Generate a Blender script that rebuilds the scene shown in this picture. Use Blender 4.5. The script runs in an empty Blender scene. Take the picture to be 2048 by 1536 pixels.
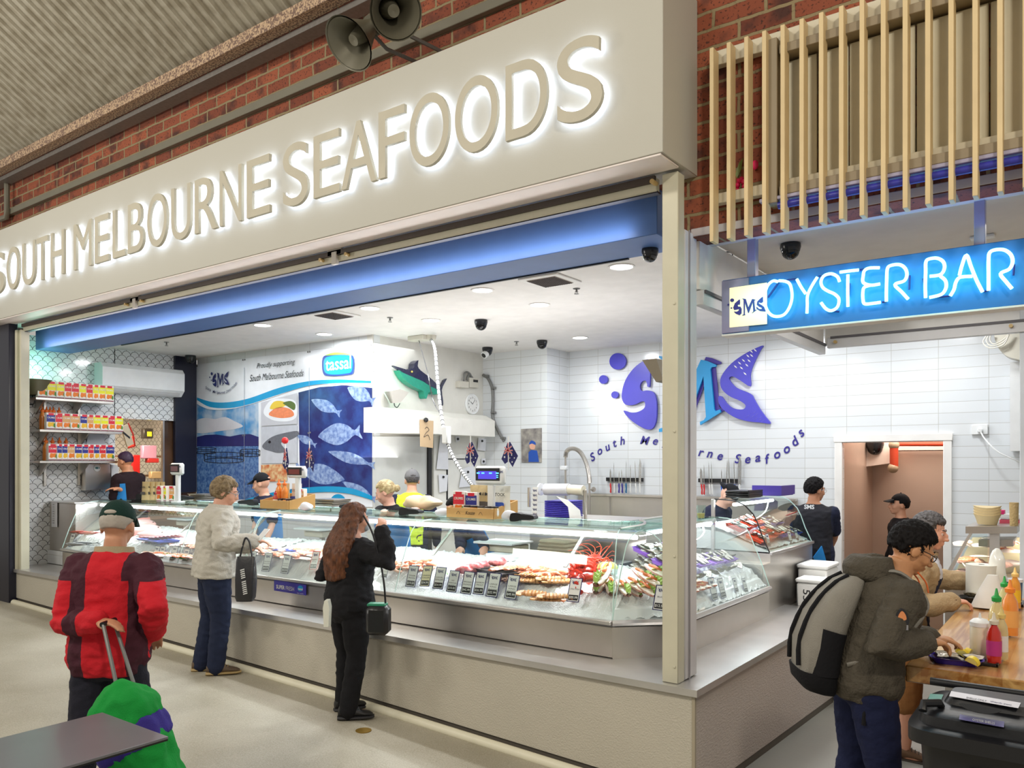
import bpy, math, random
from mathutils import Vector, Matrix, Euler, noise
random.seed(7)
sc = bpy.context.scene
PI = math.pi
V = Vector
# ---------------------------------------------------------------- camera
FPX, HY = 1589.0, 928.0
CAM = V((1.789, -4.205, 1.82))
HEAD = math.radians(36.15)
FW = V((-math.sin(HEAD), math.cos(HEAD), 0)); RT = V((math.cos(HEAD), math.sin(HEAD), 0))
cd = bpy.data.cameras.new('camera'); cam = bpy.data.objects.new('camera', cd)
sc.collection.objects.link(cam); sc.camera = cam
cam.location = CAM; cam.rotation_euler = (PI / 2, 0, HEAD)
cd.sensor_width = 36; cd.lens = FPX * 36 / 2048; cd.shift_y = (HY - 768) / 2048
cd.clip_end = 200; cd.clip_start = .05
# ---------------------------------------------------------------- exposure, world
sc.view_settings.view_transform = 'Standard'; sc.view_settings.look = 'None'
sc.view_settings.exposure = 0.1; sc.view_settings.gamma = 1.0; sc.view_settings.use_curve_mapping = False
sc.cycles.max_bounces = 7; sc.cycles.diffuse_bounces = 3; sc.cycles.glossy_bounces = 4
sc.cycles.transmission_bounces = 8; sc.cycles.transparent_max_bounces = 12
sc.cycles.caustics_reflective = False; sc.cycles.caustics_refractive = False
sc.cycles.sample_clamp_indirect = 4; sc.cycles.blur_glossy = 1.0
sc.cycles.use_denoising = True
w = bpy.data.worlds.new('hall'); sc.world = w; w.use_nodes = True
bg = w.node_tree.nodes['Background']; bg.inputs[0].default_value = (1.0, .95, .87, 1); bg.inputs[1].default_value = 0.42

def area(name, loc, to, sx, sy, power, col=(1, 1, 1), shape='RECTANGLE', spread=PI):
    l = bpy.data.lights.new(name, 'AREA'); l.shape = shape; l.size = sx
    if shape in ('RECTANGLE', 'ELLIPSE'): l.size_y = sy
    l.energy = power; l.color = col; l.spread = spread
    o = bpy.data.objects.new(name, l); sc.collection.objects.link(o); o.location = loc
    d = V(to) - V(loc); o.rotation_euler = d.to_track_quat('-Z', 'Y').to_euler()
    o.visible_camera = False
    return o
def spot(name, loc, to, power, angle, col=(1, 1, 1), soft=.1, blend=.4):
    l = bpy.data.lights.new(name, 'SPOT'); l.energy = power; l.spot_size = math.radians(angle); l.spot_blend = blend
    l.color = col; l.shadow_soft_size = soft
    o = bpy.data.objects.new(name, l); sc.collection.objects.link(o); o.location = loc
    d = V(to) - V(loc); o.rotation_euler = d.to_track_quat('-Z', 'Y').to_euler(); return o
# market hall lamps high over the walkway, plus one lower added uplight
area('hall_and_fill_light', (-6.5, -5.5, 6.3), (-6.0, -1.0, 1.5), 1.6, .5, 95, (1, .93, .80))
area('hall_and_fill_light', (-2.0, -6.0, 6.3), (-2.2, -.5, 1.5), 1.6, .5, 110, (1, .93, .80))
area('hall_and_fill_light', (-9.5, -5.0, 3.6), (-5.0, -3.2, 8.0), 1.0, 1.0, 150, (1, .95, .86))  # added uplight, brightens the underside of the roof
area('hall_and_fill_light', (3.5, -4.6, 5.6), (1.2, .2, 2.4), .5, .3, 120, (1, .90, .74))
# broad area lights over the oyster bar and the shop floor (downlights carry their own light)
area('shop_fill_light', (-4.2, 2.6, 3.3), (-4.2, 2.6, 0), 3.0, 1.5, 22, (.93, .97, 1))
area('shop_fill_light', (-.3, 4.3, 3.3), (-.3, 4.3, 0), 2.0, 1.0, 16, (.95, .98, 1))
area('shop_fill_light', (-3.6, 2.4, 1.9), (-3.6, 2.4, 4), 4.0, 1.2, 40, (1, .98, .97))  # added unseen fill facing up to brighten the ceiling
area('bar_light', (.9, 1.6, 3.12), (.9, 1.6, 0), 1.0, 1.6, 26, (1, .96, .9))
area('kitchen_light', (-10.4, 2.0, 2.7), (-10.4, 2.2, 1.0), .8, .8, 70, (1, .8, .55))
area('back_room_light', (.0, 6.6, 2.55), (.0, 6.4, 0), .9, .6, 26, (1, .86, .74))

# ---------------------------------------------------------------- pixel rays -> world planes
def ray(x, y):
    return FW + RT * ((x - 1024) / FPX) + V((0, 0, 1)) * ((HY - y) / FPX)
def onY(x, y, Y): r = ray(x, y); return CAM + r * ((Y - CAM.y) / r.y)
def onX(x, y, X): r = ray(x, y); return CAM + r * ((X - CAM.x) / r.x)
def onZ(x, y, Z): r = ray(x, y); return CAM + r * ((Z - CAM.z) / r.z)
def onD(x, y, D): return CAM + ray(x, y) * D

# ---------------------------------------------------------------- materials
def lin(c):
    return tuple(((v / 255) / 12.92 if v / 255 <= .04045 else ((v / 255 + .055) / 1.055) ** 2.4) for v in c)
MATS = {}
def mat(name, col=(200, 200, 200), rough=.5, metal=0, bump=None, var=(6, .05), emit=None, es=1, trans=0, alpha=1, ior=1.45, spec=.5, coat=0):
    if name in MATS: return MATS[name]
    m = bpy.data.materials.new(name); m.use_nodes = True; nt = m.node_tree; N = nt.nodes; L = nt.links
    b = N['Principled BSDF']; c = lin(col)
    b.inputs['Base Color'].default_value = (*c, 1); b.inputs['Roughness'].default_value = rough
    b.inputs['Metallic'].default_value = metal; b.inputs['Specular IOR Level'].default_value = spec
    b.inputs['Coat Weight'].default_value = coat
    if trans: b.inputs['Transmission Weight'].default_value = trans; b.inputs['IOR'].default_value = ior
    if alpha < 1: b.inputs['Alpha'].default_value = alpha
    if emit: b.inputs['Emission Color'].default_value = (*lin(emit), 1); b.inputs['Emission Strength'].default_value = es
    if var or bump: tc = N.new('ShaderNodeTexCoord')
    if var:
        n = N.new('ShaderNodeTexNoise'); n.inputs['Scale'].default_value = var[0]; n.inputs['Detail'].default_value = 4
        L.new(tc.outputs['Object'], n.inputs['Vector'])
        mx = N.new('ShaderNodeMix'); mx.data_type = 'RGBA'; a = var[1]
        c2 = lin(var[2]) if len(var) > 2 else tuple(v * (1 - 2 * a) for v in c)
        c1 = c if len(var) > 2 else tuple(min(1, v * (1 + 2 * a)) for v in c)
        mx.inputs[6].default_value = (*c1, 1); mx.inputs[7].default_value = (*c2, 1)
        if len(var) > 2:
            cr = N.new('ShaderNodeValToRGB'); cr.color_ramp.elements[0].position = .5 - a; cr.color_ramp.elements[1].position = .5 + a
            L.new(n.outputs[0], cr.inputs[0]); L.new(cr.outputs[0], mx.inputs[0])
        else: L.new(n.outputs[0], mx.inputs[0])
        L.new(mx.outputs[2], b.inputs['Base Color'])
    if bump:
        n = N.new('ShaderNodeTexNoise'); n.inputs['Scale'].default_value = bump[0]; n.inputs['Detail'].default_value = 3
        if len(bump) > 2:
            mp = N.new('ShaderNodeMapping'); mp.inputs['Scale'].default_value = bump[2]
            L.new(tc.outputs['Object'], mp.inputs[0]); L.new(mp.outputs[0], n.inputs['Vector'])
        else: L.new(tc.outputs['Object'], n.inputs['Vector'])
        bp = N.new('ShaderNodeBump'); bp.inputs['Strength'].default_value = bump[1]; bp.inputs['Distance'].default_value = .01
        L.new(n.outputs[0], bp.inputs['Height']); L.new(bp.outputs[0], b.inputs['Normal'])
    MATS[name] = m; return m
def nodes(m): nt = m.node_tree; return nt.nodes, nt.links, nt.nodes['Principled BSDF']
def math_node(N, L, op, a, b=None, c=None):
    n = N.new('ShaderNodeMath'); n.operation = op
    for i, v in enumerate((a, b, c)):
        if v is None: continue
        if isinstance(v, (int, float)): n.inputs[i].default_value = v
        else: L.new(v, n.inputs[i])
    return n.outputs[0]
def brick_like(name, axis, c1, c2, mortar, bw, bh, ms, offset, rough, bumpk, noisek=0, dark=None):
    m = mat(name, c1, rough, var=None); N, L, b = nodes(m)
    tc = N.new('ShaderNodeTexCoord'); sp = N.new('ShaderNodeSeparateXYZ'); cb = N.new('ShaderNodeCombineXYZ')
    L.new(tc.outputs['Object'], sp.inputs[0]); L.new(sp.outputs[axis], cb.inputs[0]); L.new(sp.outputs[2], cb.inputs[1])
    vec = cb.outputs[0]
    if noisek:
        nn = N.new('ShaderNodeTexNoise'); nn.inputs['Scale'].default_value = 9; L.new(tc.outputs['Object'], nn.inputs['Vector'])
        vm = N.new('ShaderNodeVectorMath'); vm.operation = 'SCALE'; vm.inputs[3].default_value = noisek; L.new(nn.outputs[1], vm.inputs[0])
        va = N.new('ShaderNodeVectorMath'); L.new(vec, va.inputs[0]); L.new(vm.outputs[0], va.inputs[1]); vec = va.outputs[0]
    t = N.new('ShaderNodeTexBrick'); t.offset = offset; t.inputs['Scale'].default_value = 1
    t.inputs['Brick Width'].default_value = bw; t.inputs['Row Height'].default_value = bh; t.inputs['Mortar Size'].default_value = ms
    t.inputs['Mortar Smooth'].default_value = .25; t.inputs['Bias'].default_value = 0
    t.inputs['Color1'].default_value = (*lin(c1), 1); t.inputs['Color2'].default_value = (*lin(c2), 1); t.inputs['Mortar'].default_value = (*lin(mortar), 1)
    L.new(vec, t.inputs['Vector']); out = t.outputs[0]; h = math_node(N, L, 'SUBTRACT', 1, t.outputs[1])
    if dark:
        n2 = N.new('ShaderNodeTexNoise'); n2.inputs['Scale'].default_value = 5; n2.inputs['Detail'].default_value = 8; L.new(tc.outputs['Object'], n2.inputs['Vector'])
        cr = N.new('ShaderNodeValToRGB'); cr.color_ramp.elements[0].position = .52; cr.color_ramp.elements[1].position = .66; L.new(n2.outputs[0], cr.inputs[0])
        n3 = N.new('ShaderNodeTexNoise'); n3.inputs['Scale'].default_value = 60; n3.inputs['Detail'].default_value = 5; L.new(tc.outputs['Object'], n3.inputs['Vector'])
        c3 = N.new('ShaderNodeValToRGB'); c3.color_ramp.elements[0].position = .58; c3.color_ramp.elements[1].position = .68; L.new(n3.outputs[0], c3.inputs[0])
        f = math_node(N, L, 'MULTIPLY', math_node(N, L, 'MAXIMUM', math_node(N, L, 'MULTIPLY', cr.outputs[0], .75), math_node(N, L, 'MULTIPLY', c3.outputs[0], .8)), h)
        mx = N.new('ShaderNodeMix'); mx.data_type = 'RGBA'; L.new(f, mx.inputs[0]); L.new(out, mx.inputs[6]); mx.inputs[7].default_value = (*lin(dark), 1); out = mx.outputs[2]
        h = math_node(N, L, 'SUBTRACT', h, math_node(N, L, 'MULTIPLY', c3.outputs[0], .5))
    L.new(out, b.inputs['Base Color'])
    bp = N.new('ShaderNodeBump'); bp.inputs['Strength'].default_value = bumpk; bp.inputs['Distance'].default_value = .006
    L.new(h, bp.inputs['Height']); L.new(bp.outputs[0], b.inputs['Normal'])
    return m
def scale_tile(name):
    m = mat(name, (236, 238, 238), .12, var=None, coat=.3); N, L, b = nodes(m); R = .0605
    tc = N.new('ShaderNodeTexCoord'); sp = N.new('ShaderNodeSeparateXYZ'); L.new(tc.outputs['Object'], sp.inputs[0])
    z = math_node(N, L, 'DIVIDE', sp.outputs[2], R); k = math_node(N, L, 'FLOOR', z); zz = math_node(N, L, 'SUBTRACT', z, k)
    par = math_node(N, L, 'FLOORED_MODULO', k, 2)
    hx = math_node(N, L, 'ADD', sp.outputs[0], sp.outputs[1])
    x = math_node(N, L, 'ADD', math_node(N, L, 'DIVIDE', hx, R), par)
    xx = math_node(N, L, 'SUBTRACT', math_node(N, L, 'FLOORED_MODULO', x, 2), 1)
    d = math_node(N, L, 'SQRT', math_node(N, L, 'ADD', math_node(N, L, 'MULTIPLY', xx, xx), math_node(N, L, 'MULTIPLY', zz, zz)))
    e = math_node(N, L, 'ABSOLUTE', math_node(N, L, 'SUBTRACT', d, 1)); ln = math_node(N, L, 'LESS_THAN', e, .05)
    mx = N.new('ShaderNodeMix'); mx.data_type = 'RGBA'; L.new(ln, mx.inputs[0])
    mx.inputs[6].default_value = (*lin((238, 240, 240)), 1); mx.inputs[7].default_value = (*lin((62, 66, 68)), 1); L.new(mx.outputs[2], b.inputs['Base Color'])
    return m
def glass(name, tint=(246, 252, 251), a=.012):
    m = mat(name, tint, .02, var=None); nt = m.node_tree; N, L = nt.nodes, nt.links
    N.remove(N['Principled BSDF']); out = N['Material Output']
    t = N.new('ShaderNodeBsdfTransparent'); t.inputs[0].default_value = (*lin(tint), 1)
    g = N.new('ShaderNodeBsdfGlossy'); g.inputs['Roughness'].default_value = .02; g.inputs[0].default_value = (.9, 1, .98, 1)
    f = N.new('ShaderNodeFresnel'); f.inputs[0].default_value = 1.35
    ad = math_node(N, L, 'MINIMUM', math_node(N, L, 'ADD', math_node(N, L, 'MULTIPLY', f.outputs[0], .55), a), .30)
    mx = N.new('ShaderNodeMixShader'); L.new(ad, mx.inputs[0]); L.new(t.outputs[0], mx.inputs[1]); L.new(g.outputs[0], mx.inputs[2]); L.new(mx.outputs[0], out.inputs[0])
    return m

# ---------------------------------------------------------------- mesh builder
def frame(d):
    d = d.normalized(); a = V((0, 0, 1)) if abs(d.z) < .9 else V((1, 0, 0))
    u = d.cross(a).normalized(); return u, d.cross(u).normalized()
class MB:
    def __init__(s): s.v = []; s.f = []; s.m = []; s.k = 0
    def mi(s, k): s.k = k; return s
    def add(s, vs, fs):
        o = len(s.v); s.v += [V(p) for p in vs]; s.f += [tuple(i + o for i in f) for f in fs]; s.m += [s.k] * len(fs); return s
    def box(s, c, d, b=0, R=None):
        c = V(c); h = V(d) / 2; pts = []; fs = []
        if b <= 0:
            for x in (-1, 1):
                for y in (-1, 1):
                    for z in (-1, 1): pts.append(V((x * h.x, y * h.y, z * h.z)))
            fs = [(0, 1, 3, 2), (4, 6, 7, 5), (0, 4, 5, 1), (2, 3, 7, 6), (0, 2, 6, 4), (1, 5, 7, 3)]
        else:
            b = min(b, min(h) * .95); ix = {}
            for x in (-1, 1):
                for y in (-1, 1):
                    for z in (-1, 1):
                        for a in range(3):
                            q = V((x * h.x, y * h.y, z * h.z)); g = (x, y, z)
                            for j in range(3):
                                if j != a: q[j] -= g[j] * b
                            ix[g + (a,)] = len(pts); pts.append(q)
            S = (-1, 1)
            for a in range(3):
                j, k = (a + 1) % 3, (a + 2) % 3
                for s0 in S:
                    q = []
                    for (p, r) in ((-1, -1), (1, -1), (1, 1), (-1, 1)):
                        g = [0, 0, 0]; g[a] = s0; g[j] = p; g[k] = r; q.append(ix[tuple(g) + (a,)])
                    fs.append(tuple(q if s0 > 0 else q[::-1]))
                for s1 in S:
                    for s2 in S:
                        g0 = [0, 0, 0]; g0[j] = s1; g0[k] = s2; g1 = list(g0); g0[a] = -1; g1[a] = 1
                        q = [ix[tuple(g0) + (j,)], ix[tuple(g1) + (j,)], ix[tuple(g1) + (k,)], ix[tuple(g0) + (k,)]]
                        fs.append(tuple(q if s1 * s2 < 0 else q[::-1]))
            for x in S:
                for y in S:
                    for z in S:
                        q = [ix[(x, y, z, i)] for i in range(3)]; fs.append(tuple(q if x * y * z > 0 else q[::-1]))
        if R: pts = [R @ p for p in pts]
        return s.add([p + c for p in pts], fs)
    def loft(s, rings, cap=True, closed=True):
        n = len(rings[0]); vs = [p for r in rings for p in r]; fs = []
        for i in range(len(rings) - 1):
            for j in range(n if closed else n - 1):
                k = (j + 1) % n; fs.append((i * n + j, i * n + k, (i + 1) * n + k, (i + 1) * n + j))
        if cap and closed:
            fs.append(tuple(range(n))[::-1]); fs.append(tuple((len(rings) - 1) * n + j for j in range(n)))
        return s.add(vs, fs)
    def tube(s, pts, r, n=8, cap=True, flat=1):
        pts = [V(p) for p in pts]; r = r if isinstance(r, (list, tuple)) else [r] * len(pts); rings = []; u = None
        for i, p in enumerate(pts):
            d = (pts[min(i + 1, len(pts) - 1)] - pts[max(i - 1, 0)])
            if d.length < 1e-9: d = V((0, 0, 1))
            d.normalize()
            if u is None: u = frame(d)[0]
            else:
                u = u - d * u.dot(d)
                u = u.normalized() if u.length > 1e-6 else frame(d)[0]
            w_ = d.cross(u); rings.append([p + (u * math.cos(2 * PI * j / n) + w_ * math.sin(2 * PI * j / n) * flat) * r[i] for j in range(n)])
        return s.loft(rings, cap)
    def cyl(s, p0, p1, r0, r1=None, n=14): return s.tube([p0, p1], [r0, r0 if r1 is None else r1], n)
    def lathe(s, prof, c=(0, 0, 0), n=16, R=None, sx=1, sy=1):
        c = V(c); rings = []
        for r, z in prof:
            ring = [V((r * sx * math.cos(2 * PI * j / n), r * sy * math.sin(2 * PI * j / n), z)) for j in range(n)]
            rings.append([(R @ p if R else p) + c for p in ring])
        return s.loft(rings, cap=False)
    def ball(s, c, r, n=14, m=9, R=None):
        r = V((r, r, r)) if isinstance(r, (int, float)) else V(r); c = V(c); rings = []
        for i in range(m + 1):
            a = -PI / 2 + PI * i / m; q = max(math.cos(a), .02)
            ring = [V((r.x * q * math.cos(2 * PI * j / n), r.y * q * math.sin(2 * PI * j / n), r.z * math.sin(a))) for j in range(n)]
            rings.append([(R @ p if R else p) + c for p in ring])
        return s.loft(rings)
    def prism(s, poly, off):
        off = V(off); n = len(poly); a = [V(p) for p in poly]; fs = [tuple(range(n))[::-1], tuple(range(n, 2 * n))]
        fs += [(i, (i + 1) % n, (i + 1) % n + n, i + n) for i in range(n)]
        return s.add(a + [p + off for p in a], fs)
    def poly(s, pts): return s.add(pts, [tuple(range(len(pts)))])
    def mesh(s, m): # copy an existing mesh datablock transformed: (mesh, matrix)
        me, M = m; return s.add([M @ v.co for v in me.vertices], [tuple(p.vertices) for p in me.polygons])
    def xf(s, M): s.v = [M @ p for p in s.v]; return s
def smooth_poly(p, k=5, closed=True):
    out = []; n = len(p); p = [V((q[0], q[1])) for q in p]
    for i in range(n if closed else n - 1):
        if closed: a, b, c, d = p[i - 1], p[i], p[(i + 1) % n], p[(i + 2) % n]
        else: a, b, c, d = p[max(i - 1, 0)], p[i], p[i + 1], p[min(i + 2, n - 1)]
        for j in range(k):
            t = j / k; out.append(.5 * ((2 * b) + (-a + c) * t + (2 * a - 5 * b + 4 * c - d) * t * t + (-a + 3 * b - 3 * c + d) * t ** 3))
    if not closed: out.append(p[-1])
    return [tuple(q) for q in out]
def curve3(p, k=6):
    p = [V(q) for q in p]; out = []; n = len(p)
    for i in range(n - 1):
        a, b, c, d = p[max(i - 1, 0)], p[i], p[i + 1], p[min(i + 2, n - 1)]
        for j in range(k):
            t = j / k; out.append(.5 * ((2 * b) + (-a + c) * t + (2 * a - 5 * b + 4 * c - d) * t * t + (-a + 3 * b - 3 * c + d) * t ** 3))
    out.append(p[-1]); return out

# ---------------------------------------------------------------- objects
COL = sc.collection
WM = {}
def mesh_of(name, mb, mats, smooth=40):
    me = bpy.data.meshes.new(name); me.from_pydata([tuple(p) for p in mb.v], [], mb.f)
    mats = mats if isinstance(mats, (list, tuple)) else [mats]
    for m in mats: me.materials.append(m)
    if len(mats) > 1: me.polygons.foreach_set('material_index', mb.m)
    if smooth:
        me.polygons.foreach_set('use_smooth', [True] * len(me.polygons)); me.set_sharp_from_angle(angle=math.radians(smooth))
    me.update(); return me
def link(o, parent=None):
    COL.objects.link(o)
    if parent: o.parent = parent
    return o
def tag(o, label, cat, group=None):
    o['label'] = label; o['category'] = cat
    if group: o['group'] = group
    return o
def thing(name, loc, label, cat, group=None, rz=0):
    o = bpy.data.objects.new(name, None); o.empty_display_size = .1; link(o)
    o.location = loc; o.rotation_euler = (0, 0, rz); WM[o] = Matrix.Translation(V(loc)) @ Matrix.Rotation(rz, 4, 'Z')
    return tag(o, label, cat, group)
def part(name, mb, mats, parent, world=False, label=None, smooth=40):
    M = WM[parent]
    if world: mb.xf(M.inverted())
    o = link(bpy.data.objects.new(name, mesh_of(name, mb, mats, smooth)), parent); WM[o] = M
    if label: o['label'] = label
    return o
def single(name, mb, mats, label, cat, group=None, smooth=40, loc=None):
    # one-mesh thing: mesh built in world coords, origin moved to its base centre
    if loc is None:
        xs = [p.x for p in mb.v]; ys = [p.y for p in mb.v]; zs = [p.z for p in mb.v]
        loc = V(((min(xs) + max(xs)) / 2, (min(ys) + max(ys)) / 2, min(zs)))
    loc = V(loc); mb.xf(Matrix.Translation(-loc))
    o = link(bpy.data.objects.new(name, mesh_of(name, mb, mats, smooth))); o.location = loc; WM[o] = Matrix.Translation(loc)
    return tag(o, label, cat, group)
def struct(name, mb, mats, smooth=40):
    o = link(bpy.data.objects.new(name, mesh_of(name, mb, mats, smooth))); o['kind'] = 'structure'; WM[o] = Matrix(); return o
def dup(o, loc=None, rz=None, label=None, group=None, parent=None, rot=None, sc_=None):
    c = o.copy(); COL.objects.link(c)
    if parent: c.parent = parent
    if loc is not None: c.location = loc
    if rz is not None: c.rotation_euler = (0, 0, rz)
    if rot is not None: c.rotation_euler = rot
    if sc_ is not None: c.scale = (sc_,) * 3 if isinstance(sc_, (int, float)) else sc_
    if label: c['label'] = label
    if group: c['group'] = group
    for ch in list(o.children):
        dup(ch, parent=c)
    return c
ORD = ['first', 'second', 'third', 'fourth', 'fifth', 'sixth', 'seventh', 'eighth', 'ninth', 'tenth', 'eleventh', 'twelfth', 'thirteenth', 'fourteenth', 'fifteenth', 'sixteenth', 'seventeenth', 'eighteenth', 'nineteenth', 'twentieth']
def nth(i, n, side='left'):
    opp = {'left': 'right', 'right': 'left'}[side]
    return 'leftmost' if i == 0 and side == 'left' else 'rightmost' if (i == 0) else ('%smost' % opp if i == n - 1 else '%s from the %s' % (ORD[i], side))
# text as meshes from Blender's own font
TXT = {}
def glyphs(s, bold=0, ext=0, shear=0, res=3):
    k = (s, bold, ext, shear, res)
    if k not in TXT:
        c = bpy.data.curves.new('t', 'FONT'); c.body = s; c.resolution_u = res; c.offset = bold; c.extrude = ext; c.shear = shear
        o = bpy.data.objects.new('t', c); COL.objects.link(o); dg = bpy.context.evaluated_depsgraph_get()
        me = bpy.data.meshes.new_from_object(o.evaluated_get(dg)); bpy.data.objects.remove(o); bpy.data.curves.remove(c)
        vs = [v.co.copy() for v in me.vertices]; fs = [tuple(p.vertices) for p in me.polygons]; bpy.data.meshes.remove(me)
        if not vs: vs = [V((0, 0, 0))]; fs = []
        TXT[k] = (vs, fs, min(v.x for v in vs), max(v.x for v in vs), min(v.y for v in vs), max(v.y for v in vs))
    return TXT[k]
def put_text(mb, s, o, ux, uy, w=None, h=None, bold=0, shear=0, ext=0, align='l', res=3, depth=0):
    """letters with their box's lower-left at o; ux, uy unit directions; w and/or h the box size in metres"""
    vs, fs, x0, x1, y0, y1 = glyphs(s, bold, ext, shear, res); o, ux, uy = V(o), V(ux).normalized(), V(uy).normalized(); nz = ux.cross(uy)
    sy = (h / (y1 - y0)) if h else w / (x1 - x0); sx = (w / (x1 - x0)) if w else sy
    dx = {'l': 0, 'c': -(x1 - x0) * sx / 2, 'r': -(x1 - x0) * sx}[align]
    e = depth / (2 * ext) if ext else 1
    return mb.add([o + ux * ((v.x - x0) * sx + dx) + uy * ((v.y - y0) * sy) + nz * (v.z * e + depth / 2) for v in vs], fs)

# ---------------------------------------------------------------- shared materials
M_FASCIA = mat('fascia_paint', (194, 192, 182), .6, bump=(250, .08), var=(300, .03))
M_FASCIA2 = mat('soffit_paint', (238, 228, 224), .45)
M_CREAM = mat('cream_metal', (212, 208, 186), .4)
M_LILACPOST = mat('post_white', (215, 213, 216), .3)
M_STEEL = mat('brushed_steel', (204, 198, 190), .3, .92, bump=(90, .05, (1, 1, 14)), var=(3, .06))
M_STEEL2 = mat('steel_ledge', (214, 212, 210), .28, .75, bump=(5, .03), var=(5, .07))
M_WHITE = mat('white_paint', (238, 236, 232), .45)
M_WPLAST = mat('white_plastic', (236, 238, 238), .35)
M_BLACK = mat('black_plastic', (22, 22, 24), .38)
M_DARK = mat('dark_navy', (26, 28, 46), .35)
M_BLUE = mat('blue_beam_paint', (78, 112, 172), .5)
M_BLUED = mat('logo_blue', (70, 66, 190), .35)
M_CYAN = mat('logo_cyan', (20, 148, 210), .35)
M_GREY = mat('grey_metal', (120, 120, 118), .45, .3)
M_TILE = brick_like('white_wall_tile', 0, (226, 229, 231), (220, 224, 227), (188, 188, 184), .463, .118, .0028, 0, .16, .25)
M_TILEY = brick_like('white_wall_tile_side', 1, (230, 232, 233), (224, 228, 230), (190, 190, 186), .463, .118, .0028, 0, .16, .25)
M_SCALE = scale_tile('fish_scale_tile')
M_BRICK = brick_like('red_clinker_brick', 0, (162, 88, 60), (122, 62, 44), (146, 130, 98), .31, .107, .011, .5, .85, .8, .02, (44, 34, 34))
M_GLASS = glass('case_glass'); M_GLASSG = glass('case_glass_top', (220, 234, 230), .08)
M_BASE = mat('textured_panel', (198, 192, 178), .62, bump=(95, .55), var=(2, .03))
M_BASE2 = mat('textured_panel_side', (196, 186, 180), .5, bump=(95, .5, (1, .35, 1)), var=(2, .03))
# ================================================================= THE SETTING
def floor_z(x, y):
    P = [(-14, .2), (-8.7, .144), (-4.6, .05), (-2.83, 0), (-1.91, -.04), (0, -.12), (3, -.21), (8, -.3)]
    x = max(-14, min(8, x))
    for (a, za), (b, zb) in zip(P, P[1:]):
        if a <= x <= b: z = za + (zb - za) * (x - a) / (b - a); break
    if x > -.6 and y > 0: z -= .045 * min(y, 4)
    return z
fm = mat('concrete_floor', (176, 168, 150), .55, bump=(30, .12), var=None); N, L, b = nodes(fm)
tc = N.new('ShaderNodeTexCoord')
def nz(sc_, d=5): n = N.new('ShaderNodeTexNoise'); n.inputs['Scale'].default_value = sc_; n.inputs['Detail'].default_value = d; L.new(tc.outputs['Object'], n.inputs['Vector']); return n.outputs[0]
mixf = math_node(N, L, 'ADD', math_node(N, L, 'MULTIPLY', nz(1.1), .6), math_node(N, L, 'MULTIPLY', nz(120, 2), .45))
cr = N.new('ShaderNodeValToRGB'); cr.color_ramp.elements[0].position = .34; cr.color_ramp.elements[1].position = .7
cr.color_ramp.elements[0].color = (*lin((148, 140, 120)), 1); cr.color_ramp.elements[1].color = (*lin((194, 189, 174)), 1)
L.new(mixf, cr.inputs[0]); L.new(cr.outputs[0], b.inputs['Base Color'])
fb = MB(); xs = [-14, -11, -8.7, -6.5, -4.6, -3.7, -2.83, -1.91, -1, -.5, 0, 1, 2, 3, 5, 8]; ys = [-9, -6, -4, -3, -2, -1, 0, .05, 1, 2, 3, 4, 7.5]
vs = [V((x, y, floor_z(x, y))) for x in xs for y in ys]; ny = len(ys)
fb.add(vs, [(i * ny + j, (i + 1) * ny + j, (i + 1) * ny + j + 1, i * ny + j + 1) for i in range(len(xs) - 1) for j in range(ny - 1)])
struct('floor', fb, fm)
fb2 = MB(); xs = [-.03, .5, 1, 2, 3, 5]; ys = [-.02, 1, 2, 3, 4, 5.3]; vs = [V((x, y, floor_z(x, max(y, .001)) + .004)) for x in xs for y in ys]; ny = len(ys)
fb2.add(vs, [(i * ny + j, (i + 1) * ny + j, (i + 1) * ny + j + 1, i * ny + j + 1) for i in range(len(xs) - 1) for j in range(ny - 1)])
struct('floor_bar', fb2, mat('bar_floor_grey', (146, 146, 140), .4, bump=(40, .1), var=(2, .06)))
struct('floor_shop', MB().box((-4.55, 3.3, -.06), (8.9, 4.1, .12)), mat('shop_floor_grey', (130, 128, 124), .5))
struct('floor_kitchen', MB().box((-10.6, 1.8, .1), (3.1, 3.4, .1)), mat('shop_floor_grey', (130, 128, 124), .5))
ZC = 3.40
# ceilings
struct('ceiling', MB().box((-4.6, 3.1, ZC + .03), (9.2, 4.6, .06)).box((1.1, 4.3, ZC + .03), (2.6, 2.6, .06)), mat('ceiling_white', (232, 229, 226), .7))
struct('ceiling_bar', MB().box((1.6, 1.76, 3.245), (3.5, 2.5, .05)), mat('bar_ceiling', (226, 222, 214), .6))
# walls
def wall(name, p0, p1, z0, z1, m, th=.1, side=1):
    p0, p1 = V(p0).to_3d(), V(p1).to_3d(); d = (p1 - p0).normalized(); n = V((d.y, -d.x, 0)) * side
    return struct(name, MB().prism([V((p0.x, p0.y, z0)), V((p1.x, p1.y, z0)), V((p1.x, p1.y, z1)), V((p0.x, p0.y, z1))], n * -th), m, 0)
XL = -9.05
wl = MB()
wl.box((XL - .05, .73, 1.9), (.1, 1.32, 3.1))                    # solid part in front of the kitchen opening
wl.box((XL - .05, 2.0, 2.93), (.1, 1.24, .96))                  # over the opening
struct('wall_left', wl, M_SCALE, 0)
wt = MB(); wt.box((-7.17, 2.68, 1.85), (3.76, .1, 3.2)); struct('wall_sign', wt, M_TILE, 0)
coolm = mat('cool_room_panel', (222, 220, 212), .4)
wall('wall_cool_room', (-5.3, 2.62), (-5.3, 4.85), .1, 3.42, coolm, side=1)
wall('wall_recess', (-5.35, 4.79), (-4.2, 4.79), .1, 3.42, M_TILE)
wall('wall_return', (-4.19, 4.785), (-4.19, 5.4), .1, 3.42, M_TILEY)
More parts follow.
